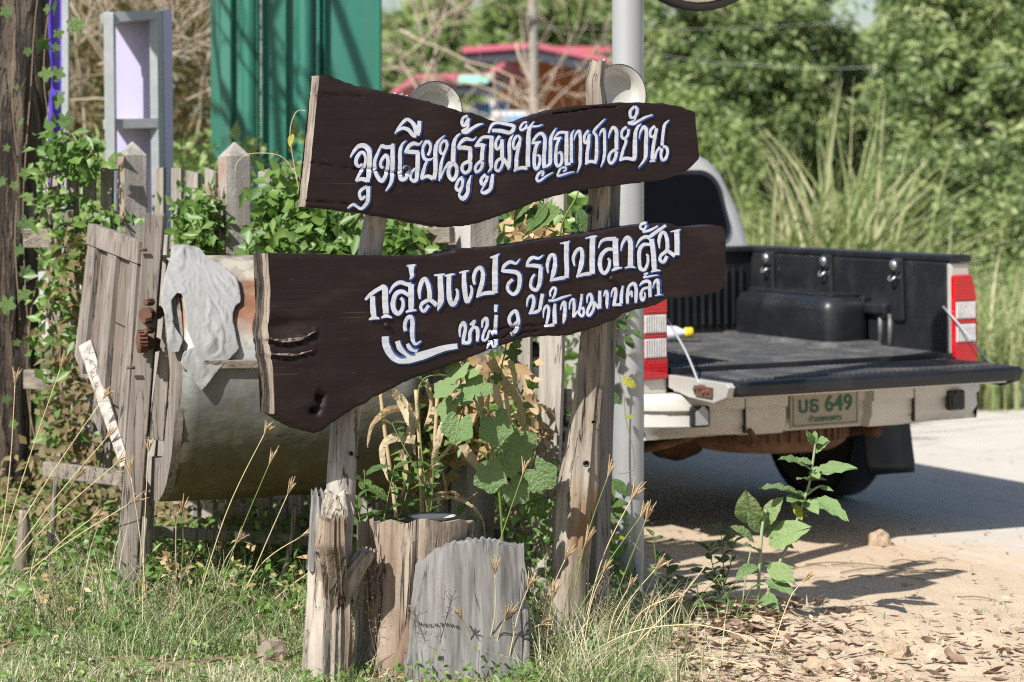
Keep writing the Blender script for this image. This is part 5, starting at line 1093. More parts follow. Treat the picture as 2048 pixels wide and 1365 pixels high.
q = MB(); q.prism([P(835, 172, hd - 2.9), P(970, 170, hd - 2.9), P(1010, 146, hd - 2.9), P(1012, 178, hd - 2.9), P(980, 190, hd - 2.9), P(840, 188, hd - 2.9)], (0, .1, 0)); q.build('fascia', M['fascia'], hs)
for px in (845, 985): barpx(px, 180, px, 640, hd - 2.8, 8, .1, 'cream', 'porch_post', hs)
quad_board([P(918, 151, hd - 3.2), P(986, 149, hd - 3.2), P(975, 166, hd - 3.2), P(915, 168, hd - 3.2)], .04, 'turq', 'awning', hs, 0)
t = thing('water_drum', 'light blue plastic drum on its side beside the orange house', 'drum', P(980, 217, 30)); q = MB(); q.tube([P(952, 226, 30), P(1010, 214, 30.2)], .10, 20); q.build('body', M['blue_plastic'], t, smooth=True, auto=40); q = MB(); q.tube([P(948, 227, 29.98), P(953, 226, 30)], .108, 20); q.build('hoop', M['blue_plastic'], t, smooth=True, auto=40); q = MB(); q.tube([P(1006, 215, 30.18), P(1012, 213.5, 30.2)], .108, 20); q.build('hoop', M['blue_plastic'], t, smooth=True, auto=40)
t = thing('parked_cart', 'pale blue and white cart box standing in the yard before the orange house', 'cart', P(1050, 250, 29)); q = MB(); q.box(P(1000, 250, 29), P(1105, 234, 29.6)); q.build('box', M['blue_plastic'], t, bevel=.01); q = MB(); q.box(P(985, 234, 29), P(1110, 226, 29.6)); q.build('lid', M['cream'], t, bevel=.01)
for px in (1010, 1095):
    q = MB(); q.tube([P(px, 250, 29.2), P(px, 260, 29.2) - Vector((0, 0, .9))], .03, 8); q.build('leg', M['utility'], t)
ub = P(1072, 400, 27); ub.z = 0; up_ = thing('utility_pole', 'grey utility pole rising in front of the orange house', 'pole', ub)
q = MB(); q.tube([ub, P(1068, 110, 27), P(1062, -200, 27)], [.075, .06, .05], 14); q.build('shaft', M['utility'], up_, smooth=True, auto=50); q = MB(); q.tube([P(1061, 44, 26.93), P(1074, 38, 26.93)], .028, 10); q.tube([P(1060, 30, 26.95), P(1060, 60, 26.95)], .02, 8); q.build('insulator', M['fascia'], up_, smooth=True)
def wire(pts, d, label, r_=.008):
    o = MB().tube(smooth_path([P(x, y, d + k * .4) for k, (x, y) in enumerate(pts)], 8), r_, 5).build('overhead_wire', M['wire']); tag(o, label, 'wire', 'overhead wires')
wire([(1068, 50), (1150, 72), (1230, 92), (1400, 122), (1600, 136), (1760, 134), (2120, 112)], 23, 'pale overhead wire sagging across the trees behind the pickup', .0035)
wire([(1068, 54), (1250, 58), (1500, 56), (1720, 40), (2120, -10)], 24, 'thin overhead wire high above the pickup near the top edge', .0025)

# ------------------------------------------------------------------ trees and brush
def crown(pos_list, n_cl, leaf_len, leaf_w, per=11, shade=.35, seed=1, droop=.5, size=.22):
    """leaf whorls spread through ellipsoids: list of (centre, radii)"""
    r2 = np.random.default_rng(seed); vols = np.array([a[1][0] * a[1][1] * a[1][2] for a in pos_list]) ** (2 / 3); cnt = np.maximum(3, (n_cl * vols / vols.sum()).astype(int)); C = []; T = []
    for (c, rad), k in zip(pos_list, cnt):
        d = norm(r2.normal(size=(k, 3))); rr_ = r2.uniform(.55, 1.04, size=(k, 1)) ** .6
        rr_ *= 1 + .18 * np.sin(d[:, :1] * 7 + seed) * np.cos(d[:, 2:] * 6 + d[:, 1:2] * 5); C.append(np.array(c)[None] + d * rr_ * np.array(rad)[None]); T.append(r2.uniform(0, 1, k))
    # second level: every centre becomes a bough of several whorls, so that gaps stay between boughs
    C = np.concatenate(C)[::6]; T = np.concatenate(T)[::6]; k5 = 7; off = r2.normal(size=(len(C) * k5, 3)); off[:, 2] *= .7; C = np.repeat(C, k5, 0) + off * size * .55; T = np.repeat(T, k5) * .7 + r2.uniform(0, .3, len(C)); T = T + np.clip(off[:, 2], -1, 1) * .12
    n = len(C) * per; base = np.repeat(C, per, 0) + r2.normal(size=(n, 3)) * size * .18
    th = r2.uniform(0, 2 * np.pi, n); el = r2.normal(-.25 - droop * .4, .5, n); dr = np.stack([np.cos(th) * np.cos(el), np.sin(th) * np.cos(el), np.sin(el)], 1)
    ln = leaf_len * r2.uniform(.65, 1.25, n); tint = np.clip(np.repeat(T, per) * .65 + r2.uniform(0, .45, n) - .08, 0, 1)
    return base, dr, ln, leaf_w * r2.uniform(.7, 1.25, n), tint
def tree(name, label, base, trunk_h, r_, blobs, n_cl, ll, lw, mat, seed, per=11, group=None, bark='bark_grey', cat='tree', droop=.5):
    t = thing(name, label, cat, base, group=group); q = MB(); rd = random.Random(seed); b = Vector(base)
    top = b + Vector((rd.uniform(-.2, .2), rd.uniform(-.2, .2), trunk_h)); q.tube(smooth_path([b, b.lerp(top, .5) + Vector((rd.uniform(-.15, .15), rd.uniform(-.15, .15), 0)), top], 4), [r_ * (1 - .06 * i) for i in range(9)], 10)
    for c, rad in blobs:
        c = Vector(c); q.tube(smooth_path([b.lerp(top, .75), top.lerp(c, .45) + Vector((0, 0, .1)), c], 4), [r_ * .55 * (1 - .08 * i) for i in range(9)], 7)
        for k in range(5):
            d = Vector((rd.uniform(-1, 1), rd.uniform(-1, 1), rd.uniform(-.4, 1))); q.tube([c, c + Vector((d.x * rad[0], d.y * rad[1], d.z * rad[2])) * .8], [r_ * .25, r_ * .08], 5)
    q.build('trunk', M[bark], t, smooth=True)
    p, dr, ln, lw_, ti = crown(blobs, n_cl, ll, lw, per, seed=seed, droop=droop); leaf_cloud('crown', p, dr, ln, lw_, ti, M[mat], t, stuff=True); return t
def B(px, py, d, rx, ry, rz): return (tuple(P(px, py, d)), (rx, ry, rz))
def gb_(px, d): q = P(px, 400, d); return (q.x, q.y, 0)
GT = 'leafy trees beyond the road'
tree('leafy_tree', 'dense dark green tree at the far right with drooping leaf clusters', gb_(1960, 25), 1.6, .14, [B(1960, 240, 25, 1.1, 1.0, 1.0), B(2080, 120, 25.5, 1.2, 1, 1.1), B(1890, 90, 26, .85, .9, .9), B(1980, 20, 26, .9, 1, .8), B(1840, 190, 25.3, .5, .6, .5), B(2020, 400, 24.6, .7, .8, .55), B(2100, 300, 24.8, .8, .8, .8)], 2700, .135, .040, 'tree_leaf', 3, 12, GT)
tree('leafy_tree', 'broad green tree just right of the steel pole above the truck cab', gb_(1430, 27), 1.7, .14, [B(1390, 60, 27, 1.0, 1, .9), B(1510, 110, 26.5, .85, .9, .8), B(1420, 230, 26, .75, .8, .7), B(1560, 240, 26, .75, .8, .75), B(1390, 170, 27.5, .5, .8, .6), B(1600, 60, 27, .55, .7, .6)], 2400, .125, .040, 'tree_leaf', 5, 12, GT)
tree('leafy_tree', 'mid green tree filling the middle behind the tall reeds', gb_(1690, 28), 1.4, .12, [B(1690, 230, 28, .9, .9, .7), B(1640, 340, 27, .8, .8, .6), B(1780, 270, 27.2, .7, .8, .65), B(1760, 150, 28, .5, .6, .45)], 1700, .125, .038, 'tree_leaf', 7, 12, GT)
tree('leafy_bush', 'dark leafy bush low behind the reeds at right', gb_(1860, 23.5), .6, .08, [B(1900, 380, 23.5, .75, .6, .5), B(1800, 400, 23.8, .5, .6, .35), B(2010, 470, 23, .6, .6, .4)], 950, .125, .038, 'tree_leaf', 9, 12, GT, cat='bush')
tree('leafy_bush', 'pale green bush beside the steel pole below the house roof', gb_(1340, 24), .6, .06, [B(1345, 270, 24, .40, .5, .5), B(1400, 330, 23.5, .5, .5, .5), B(1310, 370, 24, .4, .4, .5)], 700, .10, .036, 'far_leaf', 11, 12, GT, cat='bush')
tree('leafy_tree', 'light green tree above the pink roof in the far distance', gb_(1130, 46), 3.5, .2, [B(1130, 30, 46, 1.3, 1.5, .9), B(1010, 60, 46, 1.1, 1.2, .7), B(1210, 60, 46, 1.0, 1.2, .7), B(1190, -20, 46, .9, 1, .7)], 900, .26, .11, 'far_leaf', 13, 10, GT)
tree('leafy_tree', 'light green tree behind the bare twigs right of the green wall', gb_(860, 44), 3.2, .2, [B(860, 70, 44, 1.1, 1.2, .8), B(930, 120, 44, 1.0, 1.2, .6), B(800, 150, 42, .8, 1, .7), B(880, 190, 42, 1.0, 1, .5)], 700, .24, .10, 'far_leaf', 15, 10, GT)
tree('leafy_tree', 'hazy green tree far behind in the gap between the right trees', gb_(1760, 50), 3.6, .2, [B(1790, 110, 50, 1.2, 1.2, .7), B(1850, 40, 50, 1.0, 1.2, .7), B(1660, 120, 50, 1.2, 1.2, .5), B(1540, 20, 52, 1.3, 1, .8)], 750, .24, .09, 'far_leaf', 17, 10, GT)
# far wood closing the view
pts = []
r2 = np.random.default_rng(44); n = 5200
px = r2.uniform(-1200, 3600, n); dd = r2.uniform(60, 75, n); hmax = 3.6 + 1.4 * np.sin(px * .011) + .9 * np.sin(px * .031 + 2); z = r2.uniform(0, 1, n) ** .8 * hmax
pos = np.stack([(px - CX) / FPX * dd, dd, z], 1); per = 5; pos = np.repeat(pos, per, 0) + r2.normal(size=(n * per, 3)) * .45; m_ = len(pos)
leaf_cloud('far_wood', pos, r2.normal(size=(m_, 3)) + np.array([0, 0, -.3]), r2.uniform(.3, .6, m_), r2.uniform(.15, .3, m_), np.repeat(r2.uniform(0, 1, n), per) * .8 + r2.uniform(0, .2, m_), M['far_leaf'], stuff=True)['label'] = 'distant green treeline closing the view'
# bare twiggy trees and dry brush
def bare(name, label, base, specs, mat='twig', seed=1, minr=.004, depth=3):
    t = thing(name, label, 'bare tree', base); q = MB(); b = Vector(base)
    for k, (px, py, d, dx, dy, dz, L, r_) in enumerate(specs): s = P(px, py, d); limb(q, s, Vector((dx, dy, dz)), L, r_, depth, seed + k * 13, .05, 6, .9, minr)
    q.tube(smooth_path([b, b + Vector((.05, 0, .5)), P(specs[0][0], specs[0][1], specs[0][2])], 4), [.05, .05, .048, .046, .044, .042, .04, .036, .034], 8); q.build('branches', M[mat], t, smooth=True); return t
bare('bare_tree', 'pale leafless branching tree in front of the orange wall', gb_(1075, 24), [(1075, 260, 24, 0, 0, 1, 1.0, .024), (1072, 230, 24, -.9, .1, .55, 1.2, .015), (1075, 240, 24, .8, 0, .7, .8, .012), (1075, 200, 24, .5, .2, .9, .8, .012), (1060, 250, 24, -1, 0, .35, 1.4, .013)], 'twig', 3, .003)
bare('bare_tree', 'tangled leafless grey brown tree between the green wall and the house', gb_(850, 21), [(850, 300, 21, .1, 0, 1, 1.3, .022), (840, 200, 21, .4, 0, 1, 1.2, .013), (860, 220, 21, -.3, .2, 1, 1.3, .013), (800, 120, 21, .8, 0, .5, 1.0, .012), (880, 100, 21, -.3, 0, 1, 1.0, .012), (930, 130, 21, .6, 0, -.5, 1.0, .014), (800, 60, 21, .7, 0, -.6, 1.2, .014), (960, 60, 21, -.5, 0, .6, .8, .01)], 'twig', 23, .0024, 4)
bare('dry_thicket', 'tangle of dry pale branches behind the lavender frame', gb_(260, 15.5), [(170 + 55 * k, 330 - 40 * (k % 3), 15.5 + .2 * k, .5 * math.sin(k * 2.1), .1, 1, 1.0, .013) for k in range(6)] + [(150 + 45 * k, 60 + 70 * (k % 3), 15 + .15 * k, (.8 if k % 2 else -.8), 0, .35 * math.sin(k * 1.7), .8, .010) for k in range(7)], 'twig', 61, .0035, 4)
def mass(name, label, px0, px1, py0, py1, d0, d1, n, ll, lw, mat, seed, clump=6, zcut=None, parent=None):
    r2 = np.random.default_rng(seed); k = n // clump; px = r2.uniform(px0, px1, k); d = r2.uniform(d0, d1, k); py = r2.uniform(py0, py1, k)
    pos = np.stack([(px - CX) / FPX * d, d, CH - (py - HY) / FPX * d], 1); pos = np.repeat(pos, clump, 0) + r2.normal(size=(k * clump, 3)) * ll * .7; pos[:, 2] = np.maximum(pos[:, 2], .01); m_ = len(pos)
    o = leaf_cloud(name, pos, r2.normal(size=(m_, 3)) + np.array([0, -.25, -.1]), ll * r2.uniform(.6, 1.3, m_), lw * r2.uniform(.6, 1.3, m_), np.clip(np.repeat(r2.uniform(0, 1, k), clump) * .7 + r2.uniform(0, .3, m_), 0, 1), M[mat], parent, stuff=True)
    if label: o['label'] = label
    return o
mass('dry_brush', 'brown dry brush filling the back of the garden at left', 80, 470, -60, 420, 17, 20, 9000, .16, .035, 'brush_leaf', 71)
mass('dry_brush', 'brown dry brush running on beyond the tree at the left edge', -1300, 80, 40, 520, 17, 21, 9000, .16, .035, 'brush_leaf', 77)
mass('garden_foliage', 'green garden plants behind the fence', 120, 900, 300, 470, 12, 16, 3200, .10, .05, 'far_leaf', 73)
mass('garden_foliage', 'low green growth behind the fence near the ground', 40, 1150, 430, 1010, 9.9, 11.5, 2600, .09, .045, 'vine_leaf', 75)
# reeds behind the pickup
def reeds(name, label, cx_, d, n, hmin, hmax, spread, seed, lean=.35, base_z=0, tintlo=0, group=None, thingy=True, mat='reed', wd=.046):
    r2 = np.random.default_rng(seed); c = P(cx_, 400, d); b = np.stack([c.x + r2.normal(size=n) * spread, d + r2.normal(size=n) * spread * .7, np.full(n, base_z)], 1)
    ln = np.stack([r2.normal(size=n) * lean, r2.normal(size=n) * lean * .7, np.zeros(n)], 1); h = r2.uniform(hmin, hmax, n)
    if thingy:
        t = thing(name, label, 'tall grass', (c.x, c.y, 0), group=group); blade_cloud('blades', b, ln, h, wd * r2.uniform(.7, 1.3, n), np.clip(r2.uniform(tintlo, 1, n), 0, 1), M[mat], t, 9, 1.5, power=2.5)
    else: return b, ln, h
GR = 'clumps of tall reed grass behind the pickup'
reeds('reed_clump', 'tallest pale green reed clump arching up behind the middle of the truck bed', 1640, 17.5, 420, 1.2, 2.7, .22, 81, .60, 0, .1, GR)
reeds('reed_clump', 'tall reed clump just right of the tallest one before the dark bush', 1735, 18.0, 360, 1.1, 2.5, .20, 82, .62, 0, .1, GR)
reeds('reed_clump', 'reed clump at the right edge with leaves spreading like a fountain', 1965, 16.4, 150, .8, 1.5, .18, 83, .5, 0, 0, GR, wd=.028)
reeds('reed_clump', 'short dry reed clump right of the truck cab roof', 1515, 17.5, 200, .8, 1.7, .16, 84, .35, 0, .3, GR)
reeds('reed_clump', 'bright green reed clump behind the right bed rail', 1800, 16.8, 200, .6, 1.25, .16, 85, .5, 0, 0, GR)
bb, ll_, hh = reeds('x', '', 1750, 17.5, 10, .4, .9, .1, 1, thingy=False)
r2 = np.random.default_rng(90); n = 7000; px = r2.uniform(1250, 2300, n); d = r2.uniform(15.2, 22, n); X = (px - CX) / FPX * d
keep = ((X - RD0.x) * RDN.x + (d - RD0.y) * RDN.y > RDW + .1); X = X[keep]; d = d[keep]; n = len(X)
lean = np.stack([r2.normal(size=n) * .35, r2.normal(size=n) * .3, np.zeros(n)], 1)
o = blade_cloud('roadside_grass', np.stack([X, d, np.zeros(n)], 1), lean, r2.uniform(.45, 1.15, n), r2.uniform(.010, .022, n), np.clip(r2.uniform(0, 1, n) ** 1.0, 0, 1), M['reed'], None, 4, .8); o['label'] = 'tall mixed green and dry grass along the far roadside'
k = 2600; px = r2.uniform(1250, 2250, k); d = r2.uniform(15.6, 20, k); X = (px - CX) / FPX * d; keep = ((X - RD0.x) * RDN.x + (d - RD0.y) * RDN.y > RDW + .15); X = X[keep]; d = d[keep]; k = len(X)
pos = np.repeat(np.stack([X, d, r2.uniform(.05, 1.0, k)], 1), 8, 0) + r2.normal(size=(k * 8, 3)) * .07; m_ = len(pos)
o = leaf_cloud('roadside_weeds', pos, r2.normal(size=(m_, 3)), r2.uniform(.05, .12, m_), r2.uniform(.025, .05, m_), np.clip(np.repeat(r2.uniform(0, 1, k), 8), 0, 1), M['far_leaf'], None, stuff=True); o['label'] = 'leafy green weeds among the roadside grass'
# ------------------------------------------------------------------ near plants with separate leaves
def leaf_mesh(name, outline, cup=.12, wav=.03, mat=None, seed=0):
    n = len(outline); r_ = random.Random(seed); vs = [(0, .42, -.0)]
    for i, (x, y) in enumerate(outline): vs.append((x, y, cup * (abs(x) * .9) - .18 * cup * (y - .4) ** 2 * 4 + wav * math.sin(i * 2.3 + seed)))
    for x, y in outline: vs.append((x * .5, .42 + (y - .42) * .5, cup * abs(x) * .3 + wav * .3))
    fs = []
    for i in range(n): j = (i + 1) % n; fs.append((0, n + 1 + i, n + 1 + j)); fs.append((n + 1 + i, 1 + i, 1 + j, n + 1 + j))
    me = bpy.data.meshes.new(name); me.from_pydata(vs, [], fs); me.polygons.foreach_set('use_smooth', [True] * len(fs)); me.materials.append(mat); return me
def polar(fn, n=26): return [(fn(2 * math.pi * i / n) * math.sin(2 * math.pi * i / n) * 1.0, .42 - fn(2 * math.pi * i / n) * math.cos(2 * math.pi * i / n)) for i in range(n)]
gourd_o = polar(lambda a: .5 * (1 + .10 * math.cos(5 * (a - math.pi)) + .025 * math.cos(23 * a)) * (1 - .55 * math.exp(-(a / .28) ** 2) - .55 * math.exp(-((a - 2 * math.pi) / .28) ** 2)), 36)
ivy_o = polar(lambda a: (.27 + .20 * ((1 + math.cos(5 * (a - math.pi))) / 2) ** .8 + .07 * math.cos(a - math.pi)) * (1 - .5 * math.exp(-(a / .3) ** 2) - .5 * math.exp(-((a - 2 * math.pi) / .3) ** 2)), 40)
oval_o = [(w_ * s, y) for s, seq in ((1, range(0, 11)), (-1, range(10, 0, -1))) for y, w_ in [((k / 10), .26 * math.sin(math.pi * (k / 10) ** .85) ** .8 + .001) for k in seq]]
slim_o = [(w_ * s, y) for s, seq in ((1, range(0, 11)), (-1, range(10, 0, -1))) for y, w_ in [((k / 10), .13 * math.sin(math.pi * (k / 10) ** .8) + .001) for k in seq]]
rr_ = random.Random(5)
bitten_o = [(x * (1 - (.55 * rr_.random() if 3 < abs(y * 10) < 9 and rr_.random() < .5 else 0)), y) for x, y in oval_o]
LM = {}
for nm, ol, cup, wav, mt in (('gourd', gourd_o, .22, .022, 'gourd_leaf'), ('ivy', ivy_o, .18, .02, 'vine_leaf_obj'), ('oval', oval_o, .35, .012, 'vine_leaf_obj'), ('slim', slim_o, .5, .015, 'vine_leaf_obj'), ('weed', oval_o, .35, .02, 'weed_leaf'), ('bitten', bitten_o, .3, .03, 'weed_leaf'), ('yellow', oval_o, .3, .02, 'yellow_leaf')):
    LM[nm] = [leaf_mesh(nm + '_leaf', ol, cup, wav, M[mt], k) for k in range(3)]
def put_leaf(parent, kind, base, direc, nrm, size, name='leaf', sx=1.0):
    d = Vector(direc).normalized(); n = Vector(nrm); x = d.cross(n)
    if x.length < 1e-3: x = d.cross(Vector((.3, .2, 1)))
    x.normalize(); n = x.cross(d); Mx = Matrix(((x.x * sx, d.x, n.x), (x.y * sx, d.y, n.y), (x.z * sx, d.z, n.z))).to_4x4() @ Matrix.Scale(size, 4)
    Mx.translation = Vector(base); o = bpy.data.objects.new(name, random.choice(LM[kind])); col.objects.link(o); o.parent = parent
    o.matrix_local = rootM(parent).inverted() @ Mx; return o
def vec(a, s=1): return Vector((random.uniform(-s, s), random.uniform(-s, s), random.uniform(-s, s))) * a
FACE = Vector((-.25, -.75, .6))
# gourd vine below the lower board
gv = thing('gourd_vine', 'big leaved green gourd vine hanging between the posts below the lower board', 'vine', (P(960, 400, 7.75).x, 7.75, 0)); st = MB()
lv = [(640,300,78),(735,318,44),(570,410,86),(720,395,92),(805,412,48),(590,530,88),(690,465,52),(640,640,100),(860,645,105),(975,765,128),(830,930,100),(935,860,84),(1135,920,104),(985,1010,96),(1060,720,60),(900,560,40),(1100,980,50)]
spine = [P(1010, 1180, 7.6), P(1000, 1000, 7.5), P(985, 900, 7.45), P(970, 840, 7.42), P(945, 790, 7.38), P(930, 740, 7.42), P(935, 640, 7.8), P(960, 560, 7.85)]; st.tube(smooth_path(spine, 5), .0045, 6)
for X, Y, r_ in lv:
    px, py = 700 + X / 2.967, 640 + Y / 2.967; d = BD / (1 - TP * (px - CX) / FPX) + (random.uniform(-.07, .03) if py < 880 else random.uniform(-.03, .10)); c = P(px, py, d); size = 2 * r_ / 2.967 / FPX * d * .95
    near = min(spine, key=lambda q: (q - c).length); dr = (c - near); dr.y *= .2; dr = (dr.normalized() * .6 + Vector((random.uniform(-.3, .3), 0, -.7))).normalized(); nr = FACE + vec(.35)
    b = c - dr * size * .08; put_leaf(gv, 'gourd', c - dr * size * .42, dr, nr, size); st.tube(smooth_path([near, near.lerp(b, .5) + Vector((0, .01, .02)), b + Vector((0, .012, 0))], 4), .0025, 5)
st.build('stem', M['green_stem'], gv, smooth=True)
# glossy-leaved creeper at the top of it
iv = thing('creeper', 'glossy heart leaved creeper twig at the middle of the lower board edge', 'creeper', P(1010, 700, 7.72)); st = MB(); st.tube(smooth_path([P(1000, 760, 7.78), P(1005, 725, 7.74), P(1012, 690, 7.74), P(1020, 560, 7.9)], 4), .003, 6); st.build('stem', M['green_stem'], iv)
for px, py, s, dr in ((1012, 715, .075, (.9, -.2, .3)), (1005, 742, .05, (-.2, -.3, -1)), (1030, 700, .06, (.6, -.2, .7))): put_leaf(iv, 'ivy', P(px - 8, py, 7.68), dr, FACE, s)
# upright narrow leaves in the gap between the boards
gp = thing('creeper', 'leafy green shoots in the gap between the two boards', 'creeper', P(1110, 470, 7.95)); st = MB(); st.tube(smooth_path([P(1130, 620, 8.0), P(1120, 470, 7.95), P(1150, 400, 7.9), P(1158, 380, 7.9)], 4), .004, 6); st.tube(smooth_path([P(1120, 470, 7.95), P(1060, 440, 7.95), P(1030, 425, 7.95)], 4), .003, 6); st.build('stem', M['green_stem'], gp)
for px, py, dx, dz, s in ((1060, 400, -.7, -.8, .11), (1085, 415, -.6, -.8, .12), (1110, 420, -.8, -.7, .13), (1165, 430, .1, -1, .12), (1150, 425, .3, -1, .10), (1040, 430, -.5, -.9, .07), (1075, 455, -.5, .7, .07), (1000, 470, -.3, -1, .07), (1020, 455, .5, .6, .06)): put_leaf(gp, 'oval', P(px + 8, py - 8, 7.85), (dx, -.3, dz), FACE + vec(.3), s)
# dried maize leaves and stalks behind the stump
mz = thing('maize_plant', 'withered maize stalks with curling tan leaves behind the brown stump', 'maize', (P(820, 400, 7.85).x, 7.85, 0))
for pts in ([(760, 775), (772, 880), (785, 970), (795, 1060)], [(832, 780), (840, 900), (843, 1000), (846, 1060)], [(875, 790), (870, 880), (862, 980), (850, 1060)]):
    q = MB(); q.tube(smooth_path([P(x, y, 7.86) for x, y in pts], 4), .007, 8); q.build('stalk', M['straw_head'], mz, smooth=True)
strips = [([(770,770),(800,800),(822,860),(830,910)],26),([(830,815),(780,820),(745,850),(735,895)],20),([(830,880),(790,875),(765,895),(770,940),(785,975)],24),([(895,820),(880,870),(866,930),(862,1000)],22),([(870,815),(860,840),(850,850)],16),([(980,720),(1005,760),(1035,800),(1048,850),(1040,875)],26),([(985,750),(1000,810),(1020,850),(1030,880)],20),([(925,890),(945,920),(962,950),(955,980)],26),([(950,800),(970,850),(975,890)],14),([(870,990),(905,985),(930,1000),(955,985)],10),([(865,1000),(900,995),(940,1010),(965,1040),(970,1075)],10),([(1000,740),(975,800),(985,850)],14),([(865,1010),(855,960),(880,930),(895,1000)],12),([(800,790),(830,830),(835,800)],14),([(1020,720),(1030,760),(1024,800)],16),([(970,1075),(950,1110)],8),([(880,990),(875,1020),(890,1050)],10)]
strips += [([(x, y), (x + random.uniform(-35, 35), y + 45), (x + random.uniform(-40, 40), y + 95)], random.uniform(10, 20)) for x, y in ((900,740),(960,730),(1010,780),(940,760),(880,840),(990,880),(850,760),(1030,830),(800,900))]
for pts, wpx in strips:
    d0 = 7.78 + random.uniform(-.05, .08); ps = smooth_path([P(x, y, d0 + random.uniform(-.03, .03)) for x, y in pts], 6); q = MB(); n = len(ps); wd = wpx / FPX * d0
    for i, p in enumerate(ps):
        t_ = i / (n - 1); ww = wd * .78 * (1 - .85 * t_ ** 2) * .5 * (1 + .35 * mnoise.noise(Vector((i * .5, pts[0][0], 1)))); tg_ = (ps[min(i+1, n-1)] - ps[max(i-1, 0)]).normalized(); ang = 1.5 * math.sin(i * .35 + pts[0][0]); s_ = tg_.cross(Vector((math.sin(ang) * .6, -1, 0))).normalized(); mid = p + Vector((.003 * mnoise.noise(Vector((i * .9, 1, pts[0][1]))), -.003, .003 * mnoise.noise(Vector((i * .8, 4, pts[0][0]))))); rf = lambda k: Vector((0, .010 * mnoise.noise(Vector((i * .8, k, pts[0][0]))), .004 * mnoise.noise(Vector((i * 1.1, k, pts[0][1])))))
        q.v += [tuple(p - s_ * ww + rf(1)), tuple(mid), tuple(p + s_ * ww + rf(2))]
    for i in range(n - 1):
        a = i * 3; q.f += [(a, a+1, a+4, a+3), (a+1, a+2, a+5, a+4)]; q.m += [0, 0]
    q.build('leaf', M['corn_leaf'], mz)
# leafy plants between stump and left post, and small flowers
def sprig(name, label, base, stems, kind, size, nper, cat='weed', spread=1.0, group=None, smat='green_stem', r_=.003):
    t = thing(name, label, cat, base, group=group)
    for pts in stems:
        ps = smooth_path(pts, 5); st = MB(); st.tube(ps, [r_ * (1 - .6 * i / len(ps)) for i in range(len(ps))], 5); st.build('stem', M[smat], t, smooth=True); n = len(ps)
        for k in range(nper):
            i = min(n - 2, int((.18 + .82 * k / nper) * n)); tg_ = (ps[i + 1] - ps[i]).normalized(); th = k * 2.4 + random.uniform(-.4, .4); sd = Vector((math.cos(th), math.sin(th), 0)); dr = (sd * spread + tg_ * .5 + vec(.2)).normalized()
            put_leaf(t, kind if not isinstance(kind, tuple) else random.choice(kind), ps[i], dr, Vector((0, -.35, 1)) + vec(.4), size * random.uniform(.7, 1.2))
    return t
sprig('leafy_weed', 'green oval leaved weed between the left post and the brown stump', P(750, 1120, 7.75), [[P(745, 1110, 7.75), P(735, 1020, 7.72), P(728, 940, 7.7)], [P(755, 1110, 7.75), P(775, 1000, 7.72), P(790, 930, 7.72)], [P(770, 1100, 7.8), P(810, 1000, 7.76), P(822, 930, 7.76)], [P(745, 1110, 7.7), P(722, 1050, 7.66), P(712, 990, 7.66)]], 'oval', .085, 9)
sprig('leafy_weed', 'small bright green weed among the dried maize leaves', P(860, 1040, 7.78), [[P(860, 1050, 7.78), P(866, 960, 7.74), P(866, 920, 7.74)], [P(860, 1050, 7.78), P(840, 960, 7.74), P(790, 860, 7.74), P(785, 845, 7.74)], [P(860, 1050, 7.78), P(845, 920, 7.76), P(836, 800, 7.74), P(846, 760, 7.74), P(870, 750, 7.74)]], 'oval', .055, 6)
# creeper on the pole
pc = thing('creeper', 'thin creeper with round leaves climbing the steel pole', 'creeper', (pb.x - .07, pb.y - .1, 0)); st = MB(); dP = 8.55
st.tube(smooth_path([P(1215, 1180, dP), P(1222, 1000, dP), P(1218, 860, dP), P(1222, 720, dP), P(1240, 650, dP), P(1250, 625, dP)], 5), .003, 5); st.build('stem', M['twig_dark'], pc); st = MB(); st.tube(smooth_path([P(1228, 720, dP), P(1246, 780, dP), P(1252, 840, dP), P(1266, 900, dP), P(1266, 940, dP), P(1236, 948, dP)], 5), .0016, 5); st.build('stem', M['twig_dark'], pc)
for px, py, dx, dz, s, kd in ((1222,650,1,-.1,.075,'oval'),(1250,640,.9,.5,.05,'oval'),(1262,660,.7,-.5,.06,'oval'),(1250,670,.5,-.8,.06,'oval'),(1228,690,.6,-.7,.07,'oval'),(1220,680,-.2,-1,.08,'oval'),(1245,755,.8,-.6,.065,'yellow'),(1220,785,.7,-.8,.06,'oval'),(1252,838,.8,.4,.035,'yellow'),(1222,960,.7,-.6,.09,'oval'),(1216,965,.2,-1,.08,'oval'),(1210,1010,.9,.1,.09,'oval'),(1212,1020,.3,-.9,.08,'oval'),(1226,1020,.9,-.3,.07,'oval'),(1205,1090,.8,-.3,.09,'oval'),(1200,1100,-.5,-.8,.07,'oval'),(1218,1080,.9,.2,.08,'yellow'),(1195,900,.2,-1,.06,'oval'),(1212,900,.2,-1,.06,'oval')):
    put_leaf(pc, kd, P(px, py, dP - .01), (dx, -.15, dz), FACE + vec(.35), s)
